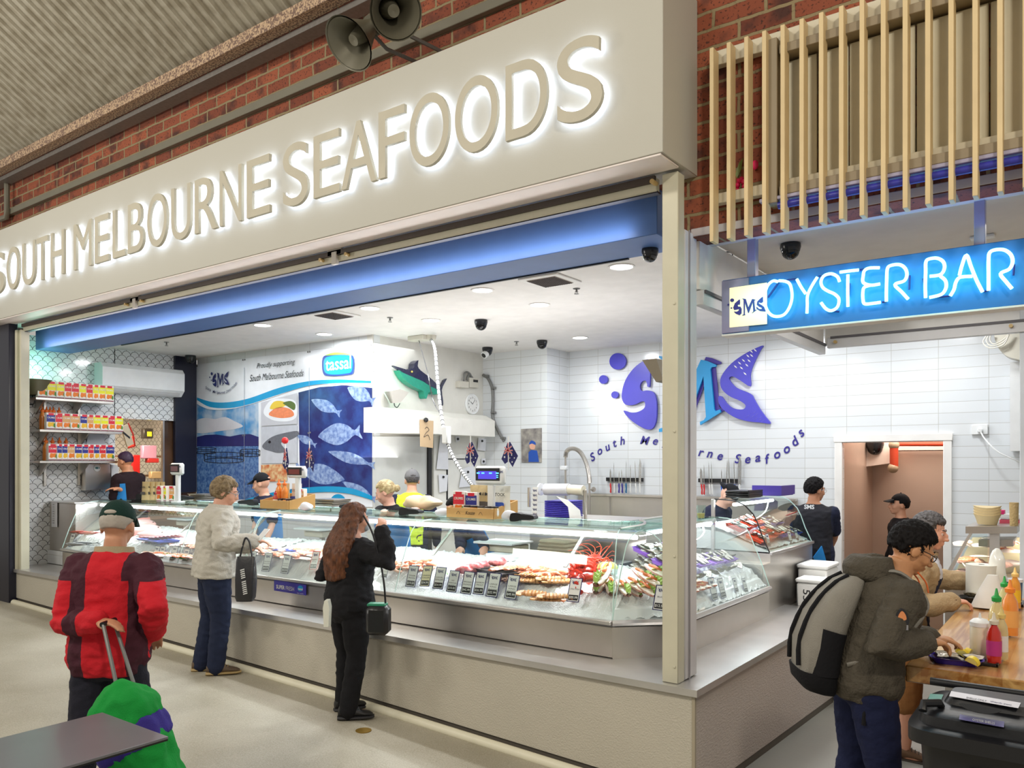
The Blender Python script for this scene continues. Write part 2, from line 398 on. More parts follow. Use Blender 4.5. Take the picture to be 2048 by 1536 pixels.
# back wall with the doorway
dl, dr = onY(1684, 900, 5.32).x, onY(1888, 900, 5.32).x; dt = onY(1790, 884, 5.32).z
wb = MB(); wb.box(((-4.19 + dl) / 2, 5.37, 1.6), (dl + 4.19, .1, 3.7)); wb.box(((dl + dr) / 2, 5.37, (dt + 3.45) / 2), (dr - dl, .1, 3.45 - dt)); wb.box(((dr + 3.2) / 2, 5.37, 1.6), (3.2 - dr, .1, 3.7))
struct('wall_back', wb, M_TILE, 0)
tf = MB(); tf.box((dl - .035, 5.315, (dt - .2) / 2), (.08, .05, dt + .35), .005); tf.box((dr + .035, 5.315, (dt - .2) / 2), (.08, .05, dt + .35), .005); tf.box(((dl + dr) / 2, 5.312, dt + .045), (dr - dl + .17, .058, .08), .005)
struct('trim_1', tf, M_WHITE)
# room behind the doorway
bp = mat('stainless_warm_wall', (196, 172, 156), .35, .35, var=(2, .04))
struct('wall_back_room', MB().box((.2, 7.3, .8), (3.4, .08, 2.4)), bp)
struct('wall_back_room_upper', MB().box((.2, 7.3, 2.35), (3.4, .08, .72)), mat('warm_white', (244, 226, 214), .6))
struct('wall_back_room_left', MB().box((dl - .12, 6.4, 1.2), (.08, 1.9, 3.0)), bp)
struct('wall_back_room_right', MB().box((dr + .25, 6.4, 1.2), (.08, 1.9, 3.0)), bp)
struct('ceiling_back_room', MB().box((.2, 6.4, 2.66), (3.4, 2.0, .05)), mat('warm_white', (244, 226, 214), .6))
# kitchen behind the opening at the left
struct('wall_kitchen', MB().box((-12.2, 2.0, 1.6), (.1, 5, 3.4)), M_SCALE)
struct('wall_kitchen_back', MB().box((-10.6, 3.6, 1.6), (3.3, .1, 3.4)), M_SCALE)
struct('wall_kitchen_front', MB().box((-10.6, .1, 1.6), (3.3, .1, 3.4)), mat('kitchen_buff', (170, 130, 96), .6))
struct('ceiling_kitchen', MB().box((-10.65, 1.85, 2.9), (2.98, 3.4, .05)), mat('kitchen_buff', (170, 130, 96), .6))
# dark column between the opening and the sign wall, black opening edge
c0 = onX(372, 900, XL).y
# brick wall of the market above the shop and over the bar
YB = .263
bw = MB(); bw.box((-5.665, YB + .1, 5.41), (11.07, .2, 3.7)); bw.box((1.9, YB + .1, 5.215), (4.2, .2, 4.09))
struct('wall_brick', bw, M_BRICK, 0)
struct('trim_2', MB().box((1.9, .40, 3.2), (4.1, .28, .05), .004), mat('lintel_lilac', (196, 190, 196), .4))
# left pier: stone-coloured wall and navy column
struct('wall_pier', MB().box((-9.75, .12, 1.9), (1.15, .3, 3.4)), mat('pier_grey', (120, 112, 104), .7))
struct('wall_pier_foot', MB().box((-9.75, .09, .6), (1.13, .3, .9), .01), mat('pier_beige', (178, 158, 126), .6))
struct('wall_left_column', MB().box((-8.93, -.0, 1.82), (.36, .1, 3.42), .01), M_DARK)
struct('wall_end_column', MB().box((XL + .02, 2.42, 2.4), (.06, .34, 2.0), .005), M_DARK)
# ceiling of the roof over the walkway
rm = mat('galvanised_roof', (188, 182, 166), .42, .25, var=(9, .10, (168, 160, 142)))
rb = MB(); x0, x1 = -13.5, 4.5; za = 5.56
A = []; B = []; i = 0
while x0 + i * .117 < x1:
    for dx, dz in ((0, 0), (.062, 0), (.070, -.032), (.088, -.032), (.096, 0)): x = x0 + i * .117 + dx; A.append(V((x, .1, za + dz))); B.append(V((x, -8.5, za + .646 * 8.6 + dz)))
    i += 1
rb.loft([A, B], cap=False, closed=False)
struct('ceiling_roof', rb, rm, 0)
speck = mat('speckled_flashing', (196, 168, 138), .6, var=(60, .04, (120, 96, 84)))
struct('trim_3', MB().box((-4.5, .02, 5.50), (18, .12, .10), .004), speck)
struct('trim_6', MB().box((-4.5, .15, 5.42), (18, .14, .05), .004), mat('galvanised_strip', (128, 124, 120), .5, .4, var=(30, .12)))
# fascia box
ZF0, ZF1, YF, XF = 3.53, 4.575, -.207, -.109
f = MB(); f.box(((XF - 10.9) / 2, (YF + YB) / 2 - .0, (ZF0 + ZF1) / 2), (XF + 10.9, YB - YF, ZF1 - ZF0), .003)
FAS = thing('fascia_sign', (-4.5, YF, ZF0), 'long pale fascia over the shopfront with backlit raised letters', 'sign')
part('fascia_box', f, M_FASCIA, FAS, True)
part('soffit_lip', MB().box(((XF - .01 - 10.9) / 2, -.085, ZF0 - .008), (XF - .02 + 10.9, .235, .014), .003), M_FASCIA2, FAS, True)
LM = mat('letter_paint', (196, 190, 172), .5); LE = mat('white_led', (255, 255, 255), .5, var=None, emit=(214, 228, 255), es=6.5)
LET = [('S', -22, 10), ('O', 13, 40), ('U', 44, 72), ('T', 72.5, 97), ('H', 101, 129.5), ('M', 147, 185), ('E', 189, 219), ('L', 225, 252), ('B', 255.5, 288.6), ('O', 294, 335.5), ('U', 342, 383), ('R', 389, 436.6), ('N', 439, 485), ('E', 493, 541),
       ('S', 565.6, 617.5), ('E', 626.8, 680.6), ('A', 682.4, 754.8), ('F', 756.7, 810.5), ('O', 818.6, 899.5), ('O', 909.5, 997), ('D', 1010.8, 1096), ('S', 1113.6, 1206.4)]
for ch, a, b_ in LET:
    yl = YF - .062; xa, xb = onY(a, 500, yl).x, onY(b_ - 2, 500, yl).x
    zz, hh = (3.812, .463) if ch in 'UTHMELBRNAFD' else (3.803, .481)
    if ch == 'U': zz, hh = 3.803, .472
    o = part('letter', put_text(MB(), ch, (xa, YF - .035, zz), (1, 0, 0), (0, 0, 1), w=xb - xa, h=hh, ext=.1, depth=.027, res=8), LM, FAS, True)
    part('led_backing', put_text(MB(), ch, (xa + .006, YF - .031, zz + .006), (1, 0, 0), (0, 0, 1), w=xb - xa - .012, h=hh - .012, ext=.1, depth=.003, res=6), LE, o, True)
# shutter track and rail under the fascia
st = thing('roller_track', (-4.5, .05, 3.43), 'cream shutter rail with dark slot under the long fascia', 'shutter rail')
part('slot', MB().box((-4.46, .05, 3.49), (8.36, .02, .04)), mat('slot_dark', (70, 60, 54), .6), st, True)
part('rail', MB().box((-4.46, .085, 3.465), (8.36, .05, .08), .004), M_CREAM, st, True)
part('lower_rail', MB().box((-4.46, .10, 3.424), (8.36, .05, .012)), M_DARK, st, True)
for px, py in ((272, 600), (672, 508)):
    p = onY(px, py, .06); k = part('coupling', MB().box((p.x, .055, 3.5), (.16, .03, .06), .004).box((p.x, .05, 3.45), (.06, .03, .1), .004), mat('coupling_grey', (205, 200, 192), .4), st, True)
    for sx in (-.15, .15): part('peg', MB().cyl((p.x + sx, .06, 3.455), (p.x + sx, .02, 3.455), .014), mat('peg_brass', (200, 170, 110), .4), k, True)
p = onY(1311, 367, .06); part('peg', MB().cyl((p.x, .07, p.z), (p.x, .01, p.z), .014), MATS['peg_brass'], st, True)
# blue beam
bb = MB(); bb.box((-4.74, .59, 3.49), (8.63, .43, .44), .004)
bm = thing('blue_beam', (-4.7, .59, 3.27), 'long blue painted bulkhead beam above the fish counter', 'beam')
part('beam', bb, M_BLUE, bm, True)
part('gap_shade_strip', MB().box((-4.3, .80, 3.275), (6.9, .02, .03)), M_BLACK, bm, True)  # black strip painted in for the shadowed gap behind the beam
# lilac light strip along the front of the beam: hidden led washer
area('strip_light', (-4.7, .30, 3.30), (-4.7, .40, 3.36), 8.2, .03, 9, (.95, .97, 1))
bpy.data.objects['strip_light'].rotation_euler = (math.radians(115), 0, 0)
area('soffit_fill', (-4.7, .26, 3.28), (-4.7, -.1, 3.5), 8.2, .04, 9, (1, .93, .90))  # added fill standing in for bounced light on the fascia underside
# ledge and base panels
zl = .55
lg = MB()
lg.prism([V((-9.0, 0, zl - .04)), V((0, 0, zl - .04)), V((0, 3.05, zl - .04)), V((-1.3, 3.05, zl - .04)), V((-1.3, .95, zl - .04)), V((-9.0, .95, zl - .04))], (0, 0, .04))
single('steel_ledge', lg, M_STEEL2, 'long brushed steel ledge running round the shop corner under the display cases', 'ledge', smooth=0)
for k, px in enumerate(()): pass
def panel(a, b_, name, m, inset=.03):
    pts = []; 
    mb = MB()
    n = 12; A = []; B = []
    for i in range(n + 1):
        t = i / n; p = V(a).lerp(V(b_), t); z = floor_z(p.x, -1 if abs(a[1] - b_[1]) < .01 else p.y) + .055
        A.append(V((p.x, p.y, z))); B.append(V((p.x, p.y, zl - .035)))
    mb.loft([A, B], cap=False, closed=False); return struct(name, mb, m, 0)
panel((-8.75, .03, 0), (-.03, .03, 0), 'wall_base_front', M_BASE)
panel((-.03, .03, 0), (-.03, 3.04, 0), 'wall_base_side', M_BASE2)
sk = mat('skirting_grey', (96, 90, 82), .6)
mb = MB(); A = []; B = []
for i in range(13):
    x = -8.75 + 8.7 * i / 12; z = floor_z(x, -1); A.append(V((x, .045, z - .01))); B.append(V((x, .045, z + .07)))
mb.loft([A, B], cap=False, closed=False); A = []; B = []
for i in range(7):
    y = .03 + 3.0 * i / 6; A.append(V((-.035, y, floor_z(0, y) - .01))); B.append(V((-.035, y, floor_z(0, y) + .058)))
mb.loft([A, B], cap=False, closed=False); struct('baseboard_front', mb, sk, 0)
struct('trim_4', MB().box((-.03, .03, .2), (.018, .018, .66)), mat('corner_strip', (170, 160, 140), .4))
kb = MB(); kp = [V((x, -.02, floor_z(x, -1) + .012)) for x in [-8.7 + .29 * i for i in range(31)]]
kb.tube(kp, .034, 12); struct('trim_5', kb, mat('kerb_cream', (232, 228, 206), .4))
# ledge end face trims and drains
single('floor_drain', MB().lathe([(0, -.002), (.055, -.002), (.055, .003), (.04, .004), (0, .004)], onZ(727, 1461, floor_z(-2.3, -1)), 20, sx=1, sy=1), mat('brass_drain', (150, 120, 50), .5, .6), 'round brass floor plate on the concrete near the black shoes', 'drain')
# corner post
cp = thing('corner_post', (-.18, .18, zl), 'tall cream corner post standing on the steel ledge', 'post')
part('post_front', MB().box((-.189, .10, (zl + ZF0 - .02) / 2), (.1, .09, ZF0 - .02 - zl), .004), M_CREAM, cp, True)
part('post_side', MB().box((-.16, .23, (zl + 3.2) / 2), (.05, .17, 3.19 - zl), .004), M_LILACPOST, cp, True)
part('guide_channel', MB().box((-.132, .2, (zl + 3.2) / 2), (.008, .012, 3.2 - zl)), mat('channel_grey', (150, 146, 150), .4), cp, True)
for yy in (215, 607, 863, 1113, 1334): 
    q = onY(1349, yy, .055); part('bolt', MB().ball((q.x, .052, q.z), (.008, .004, .008), 8, 6), M_CREAM, cp, True)
# left jamb
single('left_jamb', MB().box((-8.72, .06, 1.99), (.05, .1, 2.9), .004).box((-8.65, .08, 1.99), (.04, .1, 2.9), .004), M_CREAM, 'narrow cream jamb at the left end of the shopfront beside the navy column', 'post')
# header over the side opening and over the bar opening
hd = thing('side_header', (-.14, 1.6, 2.8), 'white shutter header over the side opening behind the corner post', 'shutter rail')
part('header_box', MB().box((-.24, 1.72, 3.04), (.22, 2.75, .32), .005), M_WHITE, hd, True)
part('guide_rail', MB().box((-.14, 1.72, 2.83), (.06, 2.72, .09), .004), mat('rail_white', (205, 206, 208), .35), hd, True)
part('rail_slot', MB().box((-.104, 1.72, 2.865), (.012, 2.7, .02)), mat('slot_grey', (90, 88, 92), .5), hd, True)
h2 = thing('bar_header', (.8, 3.02, 2.83), 'white shutter header above the bar opening under the neon sign', 'shutter rail')
part('header_box', MB().box((1.05, 3.16, 3.05), (2.35, .1, .36), .005), mat('header_gloss', (222, 220, 214), .15), h2, True)
part('guide_rail', MB().box((.78, 3.0, 2.87), (1.7, .06, .09), .004), MATS['rail_white'], h2, True)
part('rail_slot', MB().box((.78, 2.967, 2.912), (1.64, .012, .02)), MATS['slot_grey'], h2, True)
for px, py in ((1671, 684), (2022, 652)): q = onY(px, py, 2.96); part('peg', MB().cyl((q.x, 2.97, q.z), (q.x, 2.94, q.z), .014), MATS['peg_brass'], h2, True)
struct('wall_right_column', MB().box((1.45, 3.06, 1.5), (.22, .14, 3.6), .004), mat('column_blue_white', (206, 212, 218), .4))
# ================================================================= FIXTURES
def flat(name, pts, Y, mats, parent, th=.0012, label=None, k=0):
    P = [onY(x, y, Y) for x, y in (smooth_poly(pts, k) if k else pts)]
    return part(name, MB().prism(P, (0, th, 0)), mats, parent, True, label, 0)
# ---- ceiling things
dl_m = mat('downlight_glow', (255, 255, 255), .5, var=None, emit=(250, 252, 255), es=9)
DLP = [(965, 580), (740, 616), (1079, 609), (862, 640), (1243, 533), (525, 650), (649, 668), (1160, 675)]
dlab = ['front row above the wooden crate', 'above the black-clad shopper', 'second row below the front ceiling grille', 'second row by the junction box', 'nearest the corner post', 'front row toward the scale tiles', 'above the tall picture board', 'nearest the big wall logo']
def downlight(p, lab):
    t = thing('downlight', p, 'round recessed ceiling downlight, ' + lab, 'ceiling light', 'downlights in the shop ceiling')
    part('trim_ring', MB().lathe([(.088, 0), (.108, -.001), (.108, -.006), (.092, -.008), (.088, -.002)], n=28), M_WHITE, t)
    part('diffuser', MB().lathe([(0, -.003), (.088, -.003), (.088, -.001), (0, -.001)], n=28), dl_m, t)
    l = area('downlight_lamp', V(p) + V((0, 0, -.02)), V(p) + V((0, 0, -1)), .17, .17, 17, (.96, .98, 1), 'DISK')
for (x, y), lab in zip(DLP, dlab): downlight(onZ(x, y, ZC), lab)
area('downlight_lamp', (-7.5, 1.7, 3.36), (-7.5, 1.7, 0), .2, .2, 16, (.96, .98, 1), 'DISK')
area('downlight_lamp', (-1.0, 4.4, 3.36), (-1.0, 4.4, 0), .2, .2, 16, (.96, .98, 1), 'DISK')
area('downlight_lamp', (.6, 4.4, 3.36), (.6, 4.4, 0), .2, .2, 16, (.96, .98, 1), 'DISK')
gm = mat('grille_brown', (150, 138, 130), .5); gd = mat('grille_dark', (80, 70, 66), .6)
for i, (x, y) in enumerate(((1100, 560), (668, 629))):
    p = onZ(x, y, ZC); t = thing('ceiling_vent', p, ('larger-looking square ceiling grille nearer the corner post' if i == 0 else 'square ceiling grille toward the left, above the grey-jacketed shopper'), 'vent', 'square vents in the shop ceiling')
    part('vent_frame', MB().box((0, 0, -.008), (.40, .40, .014), .004), M_WHITE, t)
    part('vent_grille', MB().box((0, 0, -.017), (.29, .29, .004)), gm, t)
    mb = MB()
    for k in range(12): mb.box((-.132 + k * .024, 0, -.021), (.006, .28, .005)); mb.box((0, -.132 + k * .024, -.021), (.28, .006, .005))
    part('vent_mesh', mb, gd, t)
for i, (x, y, lab) in enumerate(((1153, 577, 'right of the front grille'), (780, 635, 'between the downlights, left'), (1033, 683, 'over the cool room corner'), (333, 684, 'over the scale-tiled end'))):
    p = onZ(x, y, ZC); t = thing('fire_sprinkler', p, 'small fire sprinkler head in the ceiling, ' + lab, 'sprinkler', 'fire sprinklers')
    part('escutcheon', MB().lathe([(0, -.006), (.03, -.006), (.034, 0), (0, 0)], n=14), M_GREY, t)
    part('sprinkler_head', MB().cyl((0, 0, 0), (0, 0, -.035), .008).lathe([(0, -.05), (.022, -.05), (.022, -.047), (0, -.047)], n=12).tube([(.012, 0, -.02), (.016, 0, -.035), (.004, 0, -.048)], .002, 5).tube([(-.012, 0, -.02), (-.016, 0, -.035), (-.004, 0, -.048)], .002, 5), M_GREY, t)
M_CCTV = mat('cctv_black', (28, 30, 34), .25); M_LENS = mat('lens_gloss', (8, 8, 10), .05)
def dome(p, s, lab, white=False, rz=0):
    t = thing('dome_camera', p, lab, 'security camera', 'ceiling dome cameras', rz)
    part('mount', MB().lathe([(0, 0), (.062 * s, 0), (.064 * s, -.022 * s), (.056 * s, -.05 * s), (0, -.05 * s)], n=24), M_CCTV, t)
    part('dome', MB().lathe([(0, -.045 * s)] + [(.054 * s * math.cos(a), -.05 * s - .05 * s * math.sin(a)) for a in [i * PI / 14 for i in range(8)]], n=24), M_LENS if not white else M_CCTV, t)
    if white: part('lens_housing', MB().cyl((0, -.02 * s, -.07 * s), (-.01, -.06 * s, -.1 * s), .04 * s, .042 * s, 18), M_WPLAST, t); part('lens', MB().cyl((-.01, -.06 * s, -.1 * s), (-.012, -.066 * s, -.105 * s), .03 * s, .028 * s, 16), M_LENS, t)
    else: part('lens', MB().ball((0, -.035 * s, -.078 * s), .017 * s, 10, 7), M_LENS, t)
dome(onZ(962, 640, ZC), 1.15, 'black dome camera on the shop ceiling, in front of the swordfish')
dome(onZ(975, 695, ZC), 1.15, 'black dome camera with a white lens ring at the cool room corner', True)
dome(onZ(1084, 681, ZC), 1.1, 'small smooth black dome camera over the recess wall')
dome(onZ(381, 711, ZC), 1.2, 'black dome camera above the end of the picture board')
dome(onZ(1300, 498, 3.27), .9, 'grey dome camera tucked under the blue beam by the corner post')
dome(onZ(1581, 488, 3.218), 1.0, 'large black dome camera on the soffit behind the neon sign')
t = thing('emergency_light', onZ(1965, 472, 3.218), 'small rectangular white fitting on the soffit above the right end of the neon sign', 'ceiling light')
part('fitting_body', MB().box((0, 0, -.008), (.13, .07, .016), .004), M_WPLAST, t); part('fitting_lens', MB().lathe([(0, -.022), (.01, -.02), (.012, -.016), (0, -.016)], n=10), M_GREY, t)

# ---- picture board on the sign wall
YS = 2.62
sb = thing('picture_board', onY(568, 1010, YS), 'large printed picture board with lake, salmon and sponsor logos on the far left wall', 'sign')
ink = mat('ink_navy', (44, 50, 104), .3); white = mat('print_white', (232, 236, 242), .25); inkb = mat('ink_black', (20, 22, 30), .3)
def fl(name, pts, layer, m, k=0, par=None): return flat(name, pts, YS - .012 - .0016 * layer, m, par or sb, k=k)
fl('board', [(392.5, 729), (745, 686), (745, 1014), (392.5, 1010)], 0, white)
# sky, hills, lake
skym = mat('print_sky', (70, 140, 196), .25, var=(3, .10, (178, 196, 214))); watm = mat('print_water', (54, 92, 150), .25, bump=(20, .2, (1, 1, 6)), var=(26, .12, (96, 132, 182)))
sky = fl('lake_photo', [(393.5, 800), (410, 806), (440, 812), (470, 810), (500, 804), (517, 798), (517, 998), (393.5, 1002)], 1, skym)
fl('cloud', [(393, 842), (410, 836), (430, 838), (450, 834), (468, 842), (486, 852), (470, 858), (440, 862), (393, 866)], 2, mat('print_cloud', (206, 206, 214), .3), 3, sky)
fl('water', [(393.5, 893), (517, 891), (517, 998), (393.5, 1002)], 2, watm, 0, sky)
fl('hills', [(393.5, 893), (393.5, 874), (410, 870), (432, 869), (460, 873), (480, 869), (500, 868), (517, 874), (517, 892)], 3, mat('print_hills', (34, 40, 104), .3, var=(9, .1)), 0, sky)
pen = MB()
def net(cx, cy, rx, ry, h, lay, n=22):
    Y = YS - .012 - .0016 * lay
    ring = [onY(cx + rx * math.cos(2 * PI * i / n), cy + ry * math.sin(2 * PI * i / n), Y) for i in range(n)]
    top = [onY(cx + rx * math.cos(2 * PI * i / n), cy - h + ry * math.sin(2 * PI * i / n), Y) for i in range(n)]
    for i in range(n):
        pen.tube([ring[i], ring[(i + 1) % n]], .004, 4); pen.tube([top[i], top[(i + 1) % n]], .003, 4); pen.tube([ring[i], top[i]], .003, 4)
net(448, 921, 40, 5, 12, 4); net(500, 910, 20, 3, 9, 4, 14); net(412, 905, 20, 2.5, 8, 4, 12)
part('fish_pens', pen, inkb, sky, True)
# swoosh ribbons
cy2 = mat('print_cyan', (26, 152, 206), .25)
def ribbon(name, top, bot, layer, m, par=None): return fl(name, smooth_poly(top, 5, False) + smooth_poly(bot, 5, False)[::-1], layer, m, 0, par)
ribbon('white_swoosh', [(393.5, 792), (430, 801), (470, 798), (520, 786), (580, 766), (640, 758), (700, 757), (745, 763)], [(393.5, 808), (420, 819), (460, 818), (500, 809), (540, 796), (600, 776), (650, 768), (745, 776)], 5, white)
sw = ribbon('blue_swoosh', [(394, 795), (425, 804), (460, 804), (500, 796), (560, 775), (620, 762), (680, 759), (742, 762)], [(394, 800), (420, 814), (460, 816), (500, 808), (560, 788), (620, 771), (680, 766), (742, 766)], 6, cy2)
ribbon('lower_swoosh', [(470, 1008), (500, 996), (560, 982), (640, 973), (700, 976), (744, 992)], [(480, 1011), (520, 1003), (580, 990), (650, 984), (700, 988), (744, 1000)], 6, cy2)
# small photos
ph = fl('dinner_photo', [(522, 805), (594, 786), (594, 848), (522, 852)], 7, mat('print_grey', (196, 198, 206), .3))
fl('plate', [(527, 826), (540, 802), (566, 797), (590, 803), (594, 830), (580, 842), (548, 841)], 8, white, 5, ph)
fl('salmon', [(538, 830), (545, 820), (560, 814), (580, 818), (588, 828), (582, 834), (560, 836)], 9, mat('print_salmon', (232, 138, 96), .3, var=(30, .12)), 4, ph)
fl('potato', [(540, 818), (547, 804), (562, 802), (574, 808), (560, 816)], 9, mat('print_yellow', (226, 196, 72), .3), 4, ph)
fl('greens', [(566, 806), (580, 802), (590, 808), (588, 820), (574, 812)], 10, mat('print_green', (88, 110, 56), .3), 4, ph)
ph = fl('trout_photo', [(522, 854), (594, 850), (594, 926), (522, 927)], 7, mat('print_silver', (196, 200, 210), .3, var=(8, .1)))
tr = fl('trout_head', [(525, 890), (540, 876), (560, 868), (594, 862), (594, 872), (580, 880), (562, 886), (572, 902), (556, 906), (540, 902), (528, 898)], 8, mat('print_gun', (106, 110, 120), .3, var=(30, .15)), 4, ph)
fl('trout_eye', [(536, 884), (539, 881), (542, 884), (539, 887)], 9, inkb, 3, ph)
fl('prawn_photo', [(522, 930), (574, 928), (574, 962), (522, 964)], 7, mat('print_prawn', (196, 96, 50), .3, var=(16, .14, (222, 196, 150))))
# deep blue fish photo
dp = fl('deep_water_photo', [(597, 785), (640, 774), (700, 770), (744, 774), (744, 992), (700, 978), (640, 974), (600, 978)], 3, mat('print_deep', (30, 34, 96), .25, var=(5, .12, (40, 64, 128))))
fsh = mat('print_fish', (150, 172, 208), .25, var=(22, .14, (96, 120, 176)))
def pfish(name, cx, cy, l, h, rot, tail=1):
    P = [(-.5, .02), (-.42, -.14), (-.25, -.34), (0, -.5), (.25, -.36), (.42, -.1), (.56, -.32), (.54, .0), (.6, .34), (.42, .12), (.2, .38), (-.05, .5), (-.3, .32), (-.45, .12)]
    c, s = math.cos(rot), math.sin(rot)
    return fl(name, [(cx + (x * l * tail) * c - y * h * s, cy + x * l * tail * s + y * h * c) for x, y in P], 4, fsh, 3, dp)
pfish('printed_fish', 650, 812, 60, 24, .45); pfish('printed_fish', 676, 868, 80, 44, -.1); pfish('printed_fish', 720, 788, 56, 30, .5)
pfish('printed_fish', 642, 948, 96, 40, .22, -1); pfish('printed_fish', 700, 916, 90, 22, .3); pfish('printed_fish', 716, 980, 70, 20, .5); pfish('printed_fish', 612, 880, 40, 16, .5)
def wtext(par, s, x, y, w_, h_, layer, m, name='lettering', slope=-.12, bold=0, shear=0, plane=YS, X=None):
    """text with its box's lower-left corner at pixel x, y, w_ px wide and h_ px high, upright on the wall plane"""
    Y = plane - .012 - .0016 * layer; a = onY(x, y, Y); b_ = onY(x + w_, y, Y); c = onY(x, y - h_, Y)
    return part(name, put_text(MB(), s, a, (1, 0, 0), (0, 0, 1), b_.x - a.x, c.z - a.z, bold=bold, shear=shear), m, par, True, smooth=0)
wtext(sb, 'Proudly supporting', 513, 740, 77, 13, 8, inkb, shear=.35); wtext(sb, 'South Melbourne Seafoods', 499, 763, 108, 13, 8, inkb, shear=.35)
lg = fl('sponsor_badge', [(645, 716), (660, 709), (688, 708), (706, 712), (707, 744), (694, 750), (660, 752), (646, 746)], 8, mat('badge_navy', (36, 66, 140), .3), 4)
fl('badge_blue', [(649, 718), (664, 712), (686, 711), (703, 715), (703, 742), (690, 747), (664, 749), (649, 743)], 9, cy2, 4, lg)
fl('badge_arc', [(650, 711), (668, 705), (690, 706), (704, 711), (688, 709), (668, 710)], 9, mat('badge_green', (150, 200, 70), .3), 3, lg)
wtext(lg, 'tassal', 651, 742, 51, 25, 10, white, bold=.01)
rb_ = fl('round_badge', [(676 + 17 * math.cos(a), 1008 + 20 * math.sin(a)) for a in [PI + PI * i / 12 for i in range(13)]], 7, cy2)
wtext(rb_, 'RESPONSIBLE', 663, 1003, 27, 6, 8, white, bold=.02)
for x, y in ((394.5, 732), (486, 720), (490, 719.5), (616, 704), (620, 703.5), (742, 690), (486, 871), (490, 870.5), (617, 866), (621, 865)): p = onY(x, y, YS - .014); part('screw', MB().cyl(p, p + V((0, -.006, 0)), .012, .012, 10), M_GREY, sb, True)
ln_ = MB()
for x in (488, 618): ln_ = MB().prism([onY(x, 735, YS - .026), onY(x + .6, 735, YS - .026), onY(x + .6, 1000, YS - .026), onY(x, 1000, YS - .026)], (0, .001, 0)); part('panel_joint', ln_, mat('joint_grey', (150, 160, 176), .4), sb, True)

# ---- the fish-shaped logo, in crop pixels of the big wall logo
C4 = lambda p: (1140 + p[0] / 3.938, 600 + p[1] / 3.938)
S1 = [(600, 468), (520, 520), (460, 590), (425, 660), (407, 740), (412, 790), (440, 825), (490, 828), (530, 815), (560, 800), (585, 800), (592, 825), (585, 850), (560, 870), (520, 885), (470, 885), (422, 870), (440, 905), (490, 955), (560, 1000), (610, 1020), (650, 1010), (675, 960), (682, 880), (680, 800), (665, 740), (640, 717), (600, 712), (570, 717), (552, 700), (552, 665), (570, 640), (595, 636), (607, 660), (608, 680), (625, 680), (630, 600), (632, 530), (626, 480)]
S2 = [(1518, 358), (1440, 390), (1350, 440), (1270, 500), (1210, 570), (1183, 630), (1190, 690), (1220, 730), (1270, 765), (1330, 790), (1370, 815), (1383, 835), (1370, 858), (1330, 862), (1280, 850), (1240, 820), (1210, 780), (1190, 757), (1170, 760), (1168, 800), (1190, 845), (1240, 890), (1310, 930), (1400, 955), (1500, 965), (1578, 973), (1540, 920), (1490, 850), (1450, 780), (1430, 745), (1380, 720), (1310, 690), (1270, 650), (1252, 620), (1262, 605), (1290, 605), (1350, 640), (1420, 680), (1418, 600), (1430, 540), (1460, 470), (1500, 390)]
MM = [(700, 1040), (700, 1015), (730, 1005), (745, 980), (740, 500), (725, 470), (700, 455), (700, 440), (800, 455), (820, 470), (900, 760), (1030, 470), (1080, 480), (1150, 510), (1150, 525), (1115, 530), (1105, 545), (1135, 860), (1145, 875), (1180, 862), (1185, 885), (1025, 985), (1022, 960), (1055, 945), (1070, 920), (1050, 600), (920, 960), (890, 960), (790, 600), (785, 990), (800, 1010), (800, 1030)]
CIR = [(375, 483, 65), (262, 626, 34), (352, 747, 28)]
YB2 = 5.32
def W4(p, Y): x, y = C4(p); return onY(x, y, Y)
wlg = thing('wall_logo', onY(1355, 800, YB2), 'big blue and cyan fish-shaped letter logo on the white tiled back wall', 'sign')
part('letter', MB().prism([W4(p, YB2 - .05) for p in smooth_poly(S1, 3)], (0, .035, 0)), M_BLUED, wlg, True, smooth=0)
part('letter_shadow', MB().prism([W4((p[0] + 40, p[1] - 22), YB2 - .03) for p in MM], (0, .02, 0)), mat('logo_purple', (62, 44, 150), .35), wlg, True, smooth=0)
part('letter', MB().prism([W4(p, YB2 - .07) for p in MM], (0, .035, 0)), M_CYAN, wlg, True, label='cyan middle letter', smooth=0)
s2o = part('letter', MB().prism([W4(p, YB2 - .05) for p in smooth_poly(S2, 3)], (0, .035, 0)), M_BLUED, wlg, True, smooth=0)
mb = MB()
for (x, y) in [(1303, 525), (1335, 497), (1366, 476), (1400, 440), (1428, 405), (1458, 395), (1350, 535), (1392, 513), (1378, 580), (1410, 478), (1430, 437), (1450, 885), (1468, 900), (1400, 915), (1434, 920), (1465, 935), (1497, 927), (1495, 945), (1518, 952)]:
    a = W4((x - 13, y - 12 if y < 700 else y + 12), YB2 - .053); c = W4((x + 13, y + 12 if y < 700 else y - 12), YB2 - .053); m_ = W4((x + 4, y - 3), YB2 - .053); m2 = W4((x - 4, y + 4), YB2 - .053)
    mb.prism([a, m_, c, m2], (0, .002, 0))
part('scale_marks', mb, M_WHITE, s2o, True)
for x, y, r in CIR: part('bubble', MB().prism([W4((x + r * math.cos(2 * PI * i / 32), y + r * math.sin(2 * PI * i / 32)), YB2 - .045) for i in range(32)], (0, .03, 0)), M_BLUED, wlg, True, smooth=30)
c0_ = W4((940, 700), YB2)
